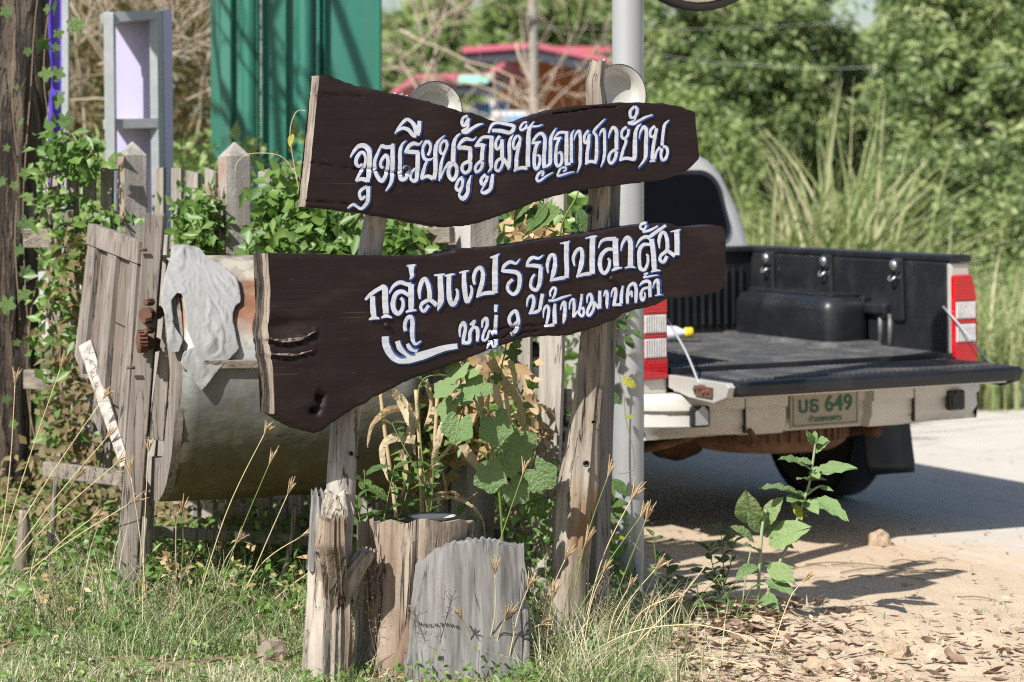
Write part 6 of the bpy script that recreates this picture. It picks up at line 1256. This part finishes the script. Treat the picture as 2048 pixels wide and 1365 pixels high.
# grey green weed by the road, eaten leaves
wd_ = 8.15; wb_ = P(1520, 1212, wd_)
ww = thing('milkweed', 'tall grey green weed with ragged insect eaten leaves on the sand before the pickup', 'weed', wb_); st = MB()
stemA = smooth_path([P(1532, 1200, wd_), P(1548, 1150, wd_), P(1580, 1080, wd_), P(1608, 1000, wd_), P(1620, 960, wd_), P(1632, 880, wd_)], 5); st.tube(stemA, [.0065 - .0001 * i for i in range(len(stemA))], 7); st.build('stem', M['weed_stem'], ww, smooth=True)
st = MB(); stemB = smooth_path([P(1516, 1205, wd_), P(1518, 1150, wd_ - .02), P(1524, 1060, wd_ - .02), P(1532, 1020, wd_ - .02)], 5); st.tube(stemB, .006, 7); st.build('stem', M['weed_stem'], ww, smooth=True); st = MB(); st.tube(smooth_path([P(1614, 990, wd_), P(1634, 975, wd_), P(1648, 972, wd_)], 4), .004, 6); st.build('side_stem', M['weed_stem'], ww, smooth=True); st = MB(); st.tube(smooth_path([P(1485, 1210, wd_), P(1492, 1150, wd_), P(1502, 1100, wd_)], 4), .003, 6)
st.build('stem', M['weed_stem'], ww, smooth=True)
def wl(kind, x0, y0, x1, y1, tilt=.5, dy=-.02, sx=1.0):
    a, b = P(x0, y0, wd_), P(x1, y1, wd_ + dy); b = a.lerp(b, .86); put_leaf(ww, kind, a, b - a, Vector((-.2, -1 + tilt, tilt + .15)) + vec(.15), (b - a).length, sx=sx)
for a in (('weed',1505,1050,1488,975,.2,-.1,1.25),('weed',1526,1065,1496,1000,.2,-.05,1.2),('weed',1530,1050,1568,985,.3,-.05,1.1),('weed',1535,1088,1632,1045,.35,-.1,1.1),('weed',1532,1075,1580,1035,.2,.05,1),('weed',1510,1085,1456,1045,.5,-.05,.9),('weed',1520,1105,1482,1085,.6,-.1,.9),('weed',1535,1130,1598,1170,.4,-.1,1.0),('weed',1530,1160,1600,1192,.5,-.1,.8),('weed',1515,1130,1465,1160,.4,-.1,.8),('weed',1525,1190,1560,1235,.3,-.15,.9),('bitten',1610,992,1505,966,.75,-.1,.55),('bitten',1625,940,1550,908,.6,-.1,.75),('bitten',1626,946,1725,930,.55,-.1,.7),('bitten',1628,995,1708,1045,.5,-.15,.7),('bitten',1622,960,1590,955,.6,-.1,.9),('bitten',1610,1000,1570,1000,.5,-.1,1.2),('weed',1612,1000,1640,1030,.3,-.1,1.0),('bitten',1632,885,1660,880,.3,-.05,1.3),('bitten',1630,890,1610,858,.3,-.05,.7),('bitten',1630,905,1662,878,.4,-.05,1),('weed',1640,975,1670,982,.4,-.05,.6),('bitten',1625,935,1640,960,.2,-.08,1),('yellow',1590,1010,1606,1045,.2,-.05,.9),('bitten',1600,990,1580,1020,.3,.02,1.0),('bitten',1545,1070,1595,1100,.4,-.05,.7),('weed',1540,1060,1545,1010,.2,.03,.9)): wl(*a)
for k in range(16):
    q = random.choice(stemA[6:]); a_ = random.uniform(0, 6.28); put_leaf(ww, random.choice(('bitten', 'bitten', 'weed')), q, (math.cos(a_), math.sin(a_) * .6, random.uniform(-.2, .5)), FACE + vec(.6), random.uniform(.035, .075), sx=.8)
w2 = sprig('leafy_weed', 'small dense bright green weed left of the tall milkweed', G(1440, 1215), [[P(1448, 1190, 8.45), P(1446, 1110, 8.45), P(1440, 1050, 8.45)], [P(1446, 1180, 8.45), P(1465, 1110, 8.42), P(1462, 1060, 8.42)], [P(1440, 1190, 8.45), P(1425, 1130, 8.4), P(1418, 1090, 8.4)], [P(1450, 1190, 8.45), P(1436, 1160, 8.3), P(1400, 1140, 8.3)]], ('slim', 'oval'), .055, 13)
sprig('leafy_weed', 'dark leaved seedling beside the foot of the steel pole', G(1310, 1205), [[P(1318, 1195, 8.55), P(1312, 1120, 8.55), P(1305, 1065, 8.55)], [P(1322, 1195, 8.55), P(1335, 1150, 8.55), P(1340, 1120, 8.5)], [P(1330, 1200, 8.5), P(1350, 1180, 8.4), P(1362, 1160, 8.4)]], 'oval', .06, 7)
for i, (px, py, lb) in enumerate(((1400, 1235, 'low dark green weed in the leaf litter left of the milkweed'), (1340, 1250, 'low leafy weed in the grass right of the steel pole'), (1460, 1255, 'tiny weed in the leaf litter under the milkweed'), (860, 1330, 'low green weed at the foot of the grey slab'), (905, 1300, 'low green weed leaning on the grey slab front'), (500, 1200, 'small bright leaf weed in the grass below the drum'))):
    b = G(px, py); sprig('low_weed', lb, b, [[b, b + Vector((.03 * (k - 1), -.02, .05)), b + Vector((.09 * (k - 1.2), -.03 * k, .10 + .03 * k))] for k in range(4)], ('oval', 'slim'), .05, 6)
# ivy on the trunk
ivt = thing('ivy', 'ivy climbing the tree trunk at the left edge', 'ivy', (tb.x + .1, tb.y - .16, 0)); st = MB(); dI = 9.78
for pts in ([(62, 900), (58, 700), (50, 560), (46, 420), (52, 300), (62, 170), (70, 40), (84, -60)], [(95, 330), (96, 240), (88, 160), (92, 60), (110, -40)], [(40, 640), (30, 480), (36, 340), (24, 200), (30, 60)], [(75, 560), (60, 640), (55, 780), (70, 880)]): st = MB(); st.tube(smooth_path([P(x, y, dI + .02 * math.sin(y)) for x, y in pts], 5), .0028, 5); st.build('stem', M['twig_dark'], ivt)
for px, py, s, kd in ((114,10,.10,'ivy'),(98,18,.07,'ivy'),(140,45,.12,'ivy'),(112,68,.07,'ivy'),(95,82,.11,'ivy'),(108,108,.09,'ivy'),(118,98,.06,'ivy'),(95,142,.10,'ivy'),(118,142,.10,'ivy'),(105,182,.08,'ivy'),(125,190,.12,'ivy'),(128,232,.12,'ivy'),(110,250,.07,'ivy'),(55,105,.06,'ivy'),(52,168,.07,'ivy'),(36,178,.05,'ivy'),(48,245,.07,'ivy'),(52,295,.06,'ivy'),(50,345,.08,'ivy'),(8,22,.08,'ivy'),(10,300,.05,'ivy'),(12,365,.07,'ivy'),(28,372,.06,'ivy'),(58,440,.12,'ivy'),(18,600,.12,'ivy'),(40,585,.10,'ivy'),(50,540,.10,'ivy'),(48,500,.08,'ivy'),(25,850,.06,'ivy'),(10,800,.06,'ivy'),(60,395,.08,'ivy'),(30,690,.05,'ivy')):
    a = random.uniform(-.7, .7); put_leaf(ivt, kd, P(px, py - 12, dI - .03), (a, -.15, -1), FACE + vec(.9), s * .8)
# creeper masses on the fence
def creeper(name, label, regions, n, ll, seed, mat='vine_leaf', off=(-.22, -.04)):
    r2 = np.random.default_rng(seed); areas = np.array([(x1 - x0) * (y1 - y0) for x0, y0, x1, y1 in regions], float); cnt = (n * areas / areas.sum()).astype(int); pos = []; T = []
    c = regions[0]; base = P(c[0], 400, fence_d(c[0])); t = thing(name, label, 'creeper', (base.x, base.y - .1, 0)); st = MB()
    for (x0, y0, x1, y1), k in zip(regions, cnt):
        k2 = max(3, k // 5); px = r2.uniform(x0, x1, k2); py = r2.uniform(y0, y1, k2); e = ((px - (x0 + x1) / 2) / (x1 - x0) * 2) ** 2 + ((py - (y0 + y1) / 2) / (y1 - y0) * 2) ** 2; ok = e < r2.uniform(.75, 1.35, k2); px, py = px[ok], py[ok]
        d = fence_d(px) + r2.uniform(*off, len(px)); p = np.stack([(px - CX) / FPX * d, d, CH - (py - HY) / FPX * d], 1); pos.append(np.repeat(p, 5, 0) + r2.normal(size=(len(p) * 5, 3)) * ll * .55); T.append(np.repeat(r2.uniform(0, 1, len(p)), 5))
        for q in range(4):
            a = random.uniform(x0, x1); b = random.uniform(x0, x1); st.tube(smooth_path([P(a, y1, fence_d(a) - .08), P((a + b) / 2 + 10, (y0 + y1) / 2, fence_d(a) - .14), P(b, y0, fence_d(b) - .1)], 4), .004, 5)
    pos = np.concatenate(pos); T = np.concatenate(T); m_ = len(pos); dr = r2.normal(size=(m_, 3)) * np.array([.9, .4, .7]) + np.array([0, -.3, -.35]); nr = r2.normal(size=(m_, 3)) * .5 + np.array(FACE)[None]
    leaf_cloud('foliage', pos, dr, ll * r2.uniform(.6, 1.35, m_), ll * .62 * r2.uniform(.7, 1.3, m_), np.clip(T * .6 + r2.uniform(0, .45, m_), 0, 1), M[mat], t, .18, True, .1, nr); st.build('stem', M['twig_dark'], t)['kind'] = 'stuff'; return t
creeper('fence_creeper', 'green creeper heaped on the fence left of the sign', [(505, 395, 640, 515), (530, 345, 620, 430), (600, 420, 740, 505), (560, 440, 700, 515), (500, 450, 560, 520)], 1500, .062, 101)
creeper('fence_creeper', 'green creeper between the two concrete fence posts', [(345, 400, 440, 500), (395, 370, 440, 440), (350, 450, 400, 510)], 420, .055, 102)
creeper('fence_creeper', 'green creeper patch on the fence right of the left sign post', [(765, 440, 830, 510), (770, 455, 860, 520), (1020, 395, 1120, 480)], 380, .06, 103)
creeper('fence_creeper', 'dense green creeper over the fence beside the tree', [(72, 262, 190, 360), (75, 330, 130, 440), (130, 285, 205, 335), (150, 425, 230, 465), (180, 425, 260, 450)], 520, .055, 104)
creeper('fence_creeper', 'mixed dry and green creeper hanging at the left of the winnowing machine', [(75, 480, 180, 640), (70, 600, 165, 760), (75, 720, 175, 880), (80, 440, 150, 520)], 330, .055, 105)
creeper('dry_creeper', 'dry brown vine litter hanging on the fence at left', [(110, 460, 190, 640), (85, 660, 180, 900), (150, 440, 195, 560), (60, 860, 200, 1020)], 620, .05, 106, 'brush_leaf', (-.3, -.1))
creeper('dry_creeper', 'dry brown leaves tangled in the fence behind the gap of the sign', [(1030, 430, 1120, 490), (880, 720, 1060, 900), (740, 800, 900, 960)], 1000, .065, 107, 'dry_leaf', (-.6, -.1))
creeper('fence_creeper', 'small leaved green creeper mixed with the maize below the lower board', [(740, 800, 900, 1010), (880, 730, 1060, 900), (980, 860, 1090, 1060), (1040, 980, 1120, 1120)], 520, .045, 108, 'vine_leaf', (-.75, -.3))
q = thing('tendril', 'thin yellow tendril curling up before the green wall', 'tendril', P(590, 360, 8.5)); st = MB(); st.tube(smooth_path([P(598, 380, 8.5), P(588, 330, 8.5), P(580, 265, 8.5), P(592, 225, 8.5), P(612, 222, 8.5)], 6), .0013, 5); st.build('stem', M['straw'], q); st = MB(); st.tube(smooth_path([P(592, 350, 8.5), P(560, 312, 8.5), P(500, 308, 8.5), P(475, 325, 8.5), P(470, 345, 8.5)], 6), .0011, 5); st.build('stem', M['straw'], q); put_leaf(q, 'yellow', P(586, 268, 8.5), (-.3, 0, -1), FACE, .05)
# undergrowth at the foot of the fence and drum
def under(name, label, px0, px1, py0, py1, n, hmax, ll, mat, seed, clump=6):
    r2 = np.random.default_rng(seed); k = n // clump; px = r2.uniform(px0, px1, k); py = r2.uniform(py0, py1, k); d = CH * FPX / (py - HY); X = (px - CX) / FPX * d; z = r2.uniform(0, 1, k) ** 1.4 * hmax
    pos = np.repeat(np.stack([X, d, z + .02], 1), clump, 0) + r2.normal(size=(k * clump, 3)) * ll * .8; pos[:, 2] = np.maximum(pos[:, 2], .015); m_ = len(pos)
    o = leaf_cloud(name, pos, r2.normal(size=(m_, 3)) * np.array([1, 1, .6]) + np.array([0, -.3, .2]), ll * r2.uniform(.6, 1.3, m_), ll * .6 * r2.uniform(.6, 1.3, m_), np.clip(np.repeat(r2.uniform(0, 1, k), clump) * .6 + r2.uniform(0, .45, m_), 0, 1), M[mat], None, .15, True, .1, r2.normal(size=(m_, 3)) * .5 + np.array([-.2, -.5, .8])[None]); o['label'] = label; return o
under('undergrowth', 'low green leafy undergrowth below the drum and fence', -20, 700, 1085, 1225, 4200, .26, .045, 'vine_leaf', 111)
under('undergrowth', 'green leafy growth at the fence foot behind the posts', 640, 1240, 1140, 1230, 1500, .28, .05, 'vine_leaf', 112)
under('dry_undergrowth', 'dry brown vine leaves at the fence foot', -20, 680, 1100, 1215, 2600, .34, .045, 'brush_leaf', 113)
under('undergrowth', 'tangled green weeds standing in the grass before the drum', -20, 640, 1200, 1300, 1300, .20, .04, 'vine_leaf', 115)
under('dry_undergrowth', 'dry brown weeds standing in the grass before the drum', -20, 640, 1190, 1290, 700, .24, .035, 'dry_leaf', 116)
under('ground_weeds', 'tiny green leaves among the lawn grass', -40, 1300, 1150, 1420, 4200, .05, .026, 'vine_leaf', 114)
# dead sticks at the fence foot
for i, (a, b, r_) in enumerate((((112, 960), (85, 1170), .012), ((100, 1040), (150, 1185), .008), ((48, 1020), (40, 1150), .03), ((590, 1010), (560, 1180), .012), ((290, 965), (300, 1060), .008))):
    q = MB(); d = 8.45 - .05 * i; q.gnarly([P(b[0], b[1], d), P((a[0] + b[0]) / 2 + 6, (a[1] + b[1]) / 2, d), P(a[0], a[1], d)], [r_, r_ * .9, r_ * .6], 8, 16, .3, i + 70, 4)
    o = q.build('dead_stick', M['post_wood'], None, smooth=True); tag(o, ('pale crooked dead stick left of the winnowing machine', 'thin dead stick leaning at the fence foot left of the winnowing machine', 'thick grey broken stub low in the weeds below the tree trunk', 'short dead stick right of the drum bottom', 'thin rotten stick hanging beside the machine post')[i], 'stick')
# ------------------------------------------------------------------ grass
r2 = np.random.default_rng(121)
def grass(name, label, n, px, py, hlo, hhi, tl, th, wd=.004, lean=.5, ztop=None, droop=.7, power=1):
    d = CH * FPX / (py - HY); X = (px - CX) / FPX * d; z = np.array([gz(a, b) for a, b in zip(X, d)]) - .004
    pat = np.array([mnoise.noise(Vector((a * 3.2, b * 3.2, 9))) for a, b in zip(X, d)]); h = r2.uniform(hlo, hhi, n) * np.clip(.75 + .9 * pat, .25, 1.6)
    keep = pat > -.22 + .12 * r2.normal(size=n); X, d, z, pat, h = X[keep], d[keep], z[keep], pat[keep], h[keep]; n = len(X)
    lean_ = np.stack([r2.normal(size=n) * lean, r2.normal(size=n) * lean, np.zeros(n)], 1)
    o = blade_cloud(name, np.stack([X, d, z], 1), lean_, h, wd * r2.uniform(.6, 1.4, n), np.clip(r2.uniform(tl, th, n) + .35 * pat, 0, 1), M['grass'], None, 3, droop); o['label'] = label; return o
n = 21000; grass('lawn_grass', 'short patchy grass over the ground at left', n, r2.uniform(-60, 720, n), 1110 + 300 * r2.uniform(0, 1, n) ** .9, .025, .085, 0, 1)
n = 5200; grass('lawn_grass', 'grass growing round the sign posts and stumps', n, r2.uniform(580, 1340, n), r2.uniform(1210, 1420, n), .03, .12, 0, .9)
n = 3000; grass('tall_grass', 'longer green grass tufts under the drum', n, r2.normal(360, 150, n), r2.uniform(1190, 1340, n), .08, .24, 0, .75, .0042, .55)
n = 2400; grass('tall_grass', 'longer dry grass tangle at the foot of the right post', n, r2.normal(1200, 95, n), r2.uniform(1230, 1400, n), .08, .28, .15, 1, .004, .6)
n = 2200; grass('tall_grass', 'thin wild grass standing tall before the drum and fence', n, r2.uniform(-40, 640, n), r2.uniform(1180, 1300, n), .12, .38, .1, 1, .0032, .5)
n = 900; grass('tall_grass', 'long grass leaning in from the left edge', n, r2.normal(20, 60, n), r2.uniform(1130, 1300, n), .1, .3, .3, 1, .004, .6)
n = 3600; grass('dead_straw', 'dead straw lying flat in the lawn', n, r2.uniform(-60, 1330, n), 1140 + 270 * r2.uniform(0, 1, n) ** .9, .04, .10, .75, 1.2, .003, 1.3)
n = 700; grass('sparse_grass', 'sparse grass on the sand at right', n, r2.uniform(1330, 2080, n), r2.uniform(1200, 1400, n), .015, .05, 0, .8)
# bristle-headed grass stalks, one by one
SG = 'bristle headed grass stalks'
def stalk(bx, by, hx, hy, dry, label, d=None, seed=0, head=.055):
    b = G(bx, by); d_ = b.y + (random.uniform(-.12, .05) if d is None else d); tpp = P(hx, hy, d_); rd = random.Random(seed); t = thing('grass_stalk', label, 'grass stalk', b, group=SG)
    mid = b.lerp(tpp, .55) + Vector((-.02 * rd.uniform(-1, 1), .01, .05 * rd.uniform(.2, 1))); q = MB(); ps = smooth_path([b, mid, tpp], 6); q.tube(ps, [.0022 - .0008 * i / len(ps) for i in range(len(ps))], 5); q.build('stem', M['straw' if dry else 'green_stem'], t, smooth=True)
    d0 = (ps[-1] - ps[-3]).normalized(); q = MB(); k = rd.randint(6, 9); s1 = d0.cross(Vector((0, 1, 0))).normalized(); s2 = d0.cross(s1)
    for i in range(k):
        a = 2 * math.pi * i / k + rd.uniform(-.3, .3); o_ = rd.uniform(.12, .45); e = tpp + (d0 + s1 * math.cos(a) * o_ + s2 * math.sin(a) * o_).normalized() * head * rd.uniform(.75, 1.2); m1 = tpp.lerp(e, .5) + d0 * .006
        q.tube([tpp, m1, e], [.0010, .0023, .0007], 4)
        for j in range(5):
            c = tpp.lerp(e, .25 + .15 * j); q.tube([c, c + (d0 + vec(.8)).normalized() * .008], [.0008, .0003], 3)
    q.build('seed_head', M['straw_head'], t)
A1 = 'dry grass stalk with bristly seed head rising in front of the drum'; A2 = 'dry grass stalk leaning across from the left edge'; A3 = 'bristle headed grass stalk around the right post and steel pole'; A4 = 'bristle headed grass stalk in front of the grey slab'; A5 = 'single pale stalk on the sand in front of the milkweed'
sts = [(372,1286,528,870,1,A1),(392,1286,538,930,0,A1),(440,1270,600,1075,1,A1),(455,1270,575,990,1,A1),(330,1270,352,1052,1,A1),(284,1302,297,905,1,A1),(420,1270,470,1090,1,A1),(470,1270,640,1130,1,A1),(350,1270,365,1030,0,A1),(300,1270,262,955,1,A1),
       (-60,1240,210,880,1,A2),(-70,1240,205,800,1,A2),(-40,1240,120,740,1,A2),(-80,1240,230,930,1,A2),(-20,1240,30,770,1,A2),(-60,1240,255,1010,1,A2),(-30,1240,150,960,0,A2),(5,1240,180,1040,1,A2),
       (1085,1345,1280,1035,0,A3),(1120,1330,1215,955,0,A3),(1150,1340,1262,1000,1,A3),(1175,1345,1290,1045,0,A3),(1210,1350,1255,1180,1,A3),(1230,1350,1330,1200,1,A3),(1110,1345,1170,1090,0,A3),(1060,1340,1130,1120,1,A3),(1190,1335,1310,1140,1,A3),(1160,1350,1205,1150,1,A3),(1240,1345,1300,1230,1,A3),(1090,1350,1105,1200,1,A3),
       (920,1360,1045,950,0,A4),(960,1360,990,1150,1,A4),(935,1362,925,1240,1,A4),(985,1362,1010,1240,1,A4),(1010,1362,1055,1180,1,A4),(1030,1350,1080,1250,1,A4),(1540,1310,1605,1165,1,A5)]
ORD = ['leftmost', 'second', 'third', 'fourth', 'fifth', 'sixth', 'seventh', 'eighth', 'ninth', 'tenth', 'eleventh', 'twelfth', 'thirteenth', 'fourteenth']
WH = {A1: 'in front of the drum', A2: 'leaning across from the left edge', A3: 'around the right post and steel pole', A4: 'in front of the grey slab'}
for i, a in enumerate(sts):
    fam = sorted([q for q in sts if q[5] == a[5]], key=lambda q: q[2]); lab = a[5] if len(fam) == 1 else '%s bristle headed %s grass stalk%s %s' % (ORD[fam.index(a)], 'dry' if a[4] else 'green', ' from left' if fam.index(a) else '', WH[a[5]])
    stalk(*a[:5], lab, seed=i, head=.05 + .02 * random.random())
# long arching straws bottom right of the posts
def straw(pts, lab):
    d = G(pts[0][0], pts[0][1]).y; o = MB().tube(smooth_path([P(x, y, d - .05 * i) for i, (x, y) in enumerate(pts)], 6), [.002] * (6 * (len(pts) - 1) + 1), 5).build('straw', M['straw'], None, smooth=True); tag(o, lab, 'straw')
straw([(1110, 1350), (1250, 1270), (1380, 1250), (1480, 1270), (1540, 1300)], 'long straw arching right over the leaf litter'); straw([(1220, 1340), (1330, 1230), (1390, 1160), (1420, 1120)], 'straight straw leaning right past the steel pole foot'); straw([(1405, 1360), (1400, 1290), (1370, 1220), (1345, 1190)], 'curved straw bending left over the weeds'); straw([(1230, 1330), (1330, 1310), (1440, 1320), (1560, 1350)], 'low straw lying along the bottom of the leaf litter')
# wispy seed panicles
for i, (px, py, h, lb) in enumerate(((690, 1330, .34, 'wispy seeding weed in front of the left post'), (1235, 1330, .30, 'wispy seeding weed in front of the steel pole foot'), (880, 1350, .30, 'wispy seeding weed against the grey slab'), (590, 1340, .2, 'low wispy seeding weed left of the left post'), (770, 1340, .36, 'wispy seeding weed against the brown stump'), (330, 1290, .34, 'wispy seeding weed before the middle of the drum'), (450, 1290, .30, 'wispy seeding weed before the right of the drum'), (150, 1280, .32, 'wispy seeding weed left of the machine post'), (1060, 1340, .3, 'wispy seeding weed between the slab and the right post'))):
    b = G(px, py); b.y -= .12; t = thing('wispy_weed', lb, 'weed', b); q = MB(); s_ = MB(); rd = random.Random(i)
    for k in range(4):
        tp_ = b + Vector((rd.uniform(-.09, .09), rd.uniform(-.05, .05), h * rd.uniform(.7, 1))); ps = smooth_path([b, b.lerp(tp_, .5) + Vector((rd.uniform(-.02, .02), 0, 0)), tp_], 6); q.tube(ps, .0011, 4)
        for j in range(5, len(ps)):
            for m_ in range(3):
                e = ps[j] + Vector((rd.uniform(-1, 1), rd.uniform(-1, 1), rd.uniform(.2, 1))).normalized() * rd.uniform(.015, .04); q.tube([ps[j], e], .0005, 3, cap=False); s_.lathe([(.0001, -.0018), (.0016, 0), (.0001, .0018)], e, (0, 0, 1), 5)
    q.build('stem', M['twig_dark'], t); s_.build('seeds', M['straw'], t)['kind'] = 'stuff'
# ------------------------------------------------------------------ leaf litter, twigs, stones
def litter(name, label, n, px, py, seed, lo=.015, hi=.05):
    r2 = np.random.default_rng(seed); d = CH * FPX / (py - HY); X = (px - CX) / FPX * d; z = np.array([gz(a, b) for a, b in zip(X, d)]) + r2.uniform(.004, .02, n); th = r2.uniform(0, 6.28, n)
    dr = np.stack([np.cos(th), np.sin(th), r2.normal(size=n) * .25], 1); nr = np.stack([r2.normal(size=n) * .4, r2.normal(size=n) * .4, np.ones(n)], 1); ln = r2.uniform(lo, hi, n) * 1.4
    # each dead leaf: a curled five-point strip
    dr = norm(dr); sx = norm(np.cross(dr, nr)); up = np.cross(sx, dr); b = np.stack([X, d, z], 1); rows = []; cl = r2.uniform(.1, .5, n)[:, None]; wd = (ln * r2.uniform(.28, .5, n))[:, None]; ln = ln[:, None]
    for t_, w_ in ((0, .12), (.3, .9), (.65, 1), (1, .1)):
        c = b + dr * ln * (t_ - .5) + up * ln * cl * (t_ - .5) ** 2 * 1.6; rows += [c - sx * wd * w_ * .5 + up * wd * .22 * w_, c, c + sx * wd * w_ * .5 + up * wd * .22 * w_]
    v = np.stack(rows, 1).reshape(-1, 3); i = np.arange(n) * 12; q = []
    for s in range(3):
        for j in range(2): q.append(np.stack([i + 3*s + j, i + 3*s + j + 1, i + 3*s + j + 4, i + 3*s + j + 3], 1))
    o = raw_mesh(name, v, np.stack(q, 1).reshape(-1, 4), np.repeat(r2.uniform(0, 1, n), 6), M['litter'], None, True); o['label'] = label
r3 = np.random.default_rng(131)
n = 1000; py = 1405 - 190 * r3.uniform(0, 1, n) ** 1.5; px = np.where(r3.uniform(0, 1, n) < .5, 1330 + 420 * r3.uniform(0, 1, n), r3.uniform(1330, 2100, n)); ok = (py - 1200) / 200 > r3.uniform(-.05, 1, n) * np.clip((1750 - px) / -900 + .25, .05, .6); litter('leaf_litter', 'brown dead leaves strewn over the sand at lower right', int(ok.sum()), px[ok], py[ok], 132, .009, .034)
n = 120; litter('leaf_litter', 'larger curled dead leaves along the bottom of the sand', n, r3.uniform(1350, 2090, n), r3.uniform(1270, 1400, n), 136, .028, .058)
n = 260; litter('leaf_litter', 'dead leaves heaped under the milkweed', n, r3.normal(1490, 80, n), r3.normal(1252, 24, n).clip(1200, 1330), 133, .02, .06)
n = 500; litter('leaf_litter', 'dead leaves and straw bits among the grass', n, r3.uniform(-20, 1330, n), r3.uniform(1150, 1400, n), 134, .012, .035)
n = 120; litter('leaf_litter', 'few dead leaves on the sand near the road', n, r3.uniform(1300, 2060, n), r3.uniform(1050, 1210, n), 135, .01, .03)
tw = sorted([(random.uniform(1650, 1880), random.uniform(1105, 1160)) for _ in range(7)] + [(random.uniform(1600, 2050), random.uniform(1110, 1260)) for _ in range(7)])
for i, (px, py) in enumerate(tw):
    a = G(px, py); th = random.uniform(-.5, .5); L = random.uniform(.08, .25); e = a + Vector((math.cos(th) * L, math.sin(th) * L, 0)); z = Vector((0, 0, .006 + max(gz(a.x, a.y), gz(e.x, e.y), 0)))
    o = MB().tube(smooth_path([a + z, a.lerp(e, .5) + z + Vector((0, .015, .006)), e + z], 3), .0028, 5).build('fallen_twig', M['twig_dark'], None); tag(o, ORD[i] + (' from left of the' if i else ' of the') + ' thin dark twigs fallen on the sand', 'twig', 'fallen twigs on the sand')
def stone(px, py, rx, rz, seed, lab, mat='rock'):
    b = G(px, py); q = bmesh.new(); bmesh.ops.create_icosphere(q, subdivisions=3, radius=1)
    for v in q.verts: n_ = 1 + .35 * mnoise.noise(v.co * 1.3 + Vector((seed, 0, 0))) + .12 * mnoise.noise(v.co * 4 + Vector((seed, 2, 0))); v.co = Vector((v.co.x * rx * n_, v.co.y * rx * .8 * n_, max(v.co.z, -.4) * rz * n_))
    me = bpy.data.meshes.new('stone'); q.to_mesh(me); q.free(); me.materials.append(M[mat]); o = bpy.data.objects.new('stone', me); col.objects.link(o); o.location = b + Vector((0, 0, rz * .3 + gz(b.x, b.y))); tag(o, lab, 'stone', 'loose stones')
stone(1757, 1090, .055, .05, 3, 'angular brown stone on the sand at the tip of the pole shadow')
stone(1790, 1310, .05, .04, 5, 'pale clod of earth in the leaf litter at lower right'); stone(1640, 1340, .06, .035, 9, 'flat pale earth clod near the bottom of the leaf litter'); stone(500, 1295, .06, .03, 11, 'flat tan stone in the grass below the drum'); stone(470, 1265, .035, .025, 13, 'small pale stone in the grass below the drum'); stone(545, 1330, .05, .05, 15, 'grey root knob in the grass left of the left post', 'bark_grey'); stone(830, 1358, .05, .03, 17, 'orange brown brick chip at the foot of the slab', 'orange_wall')
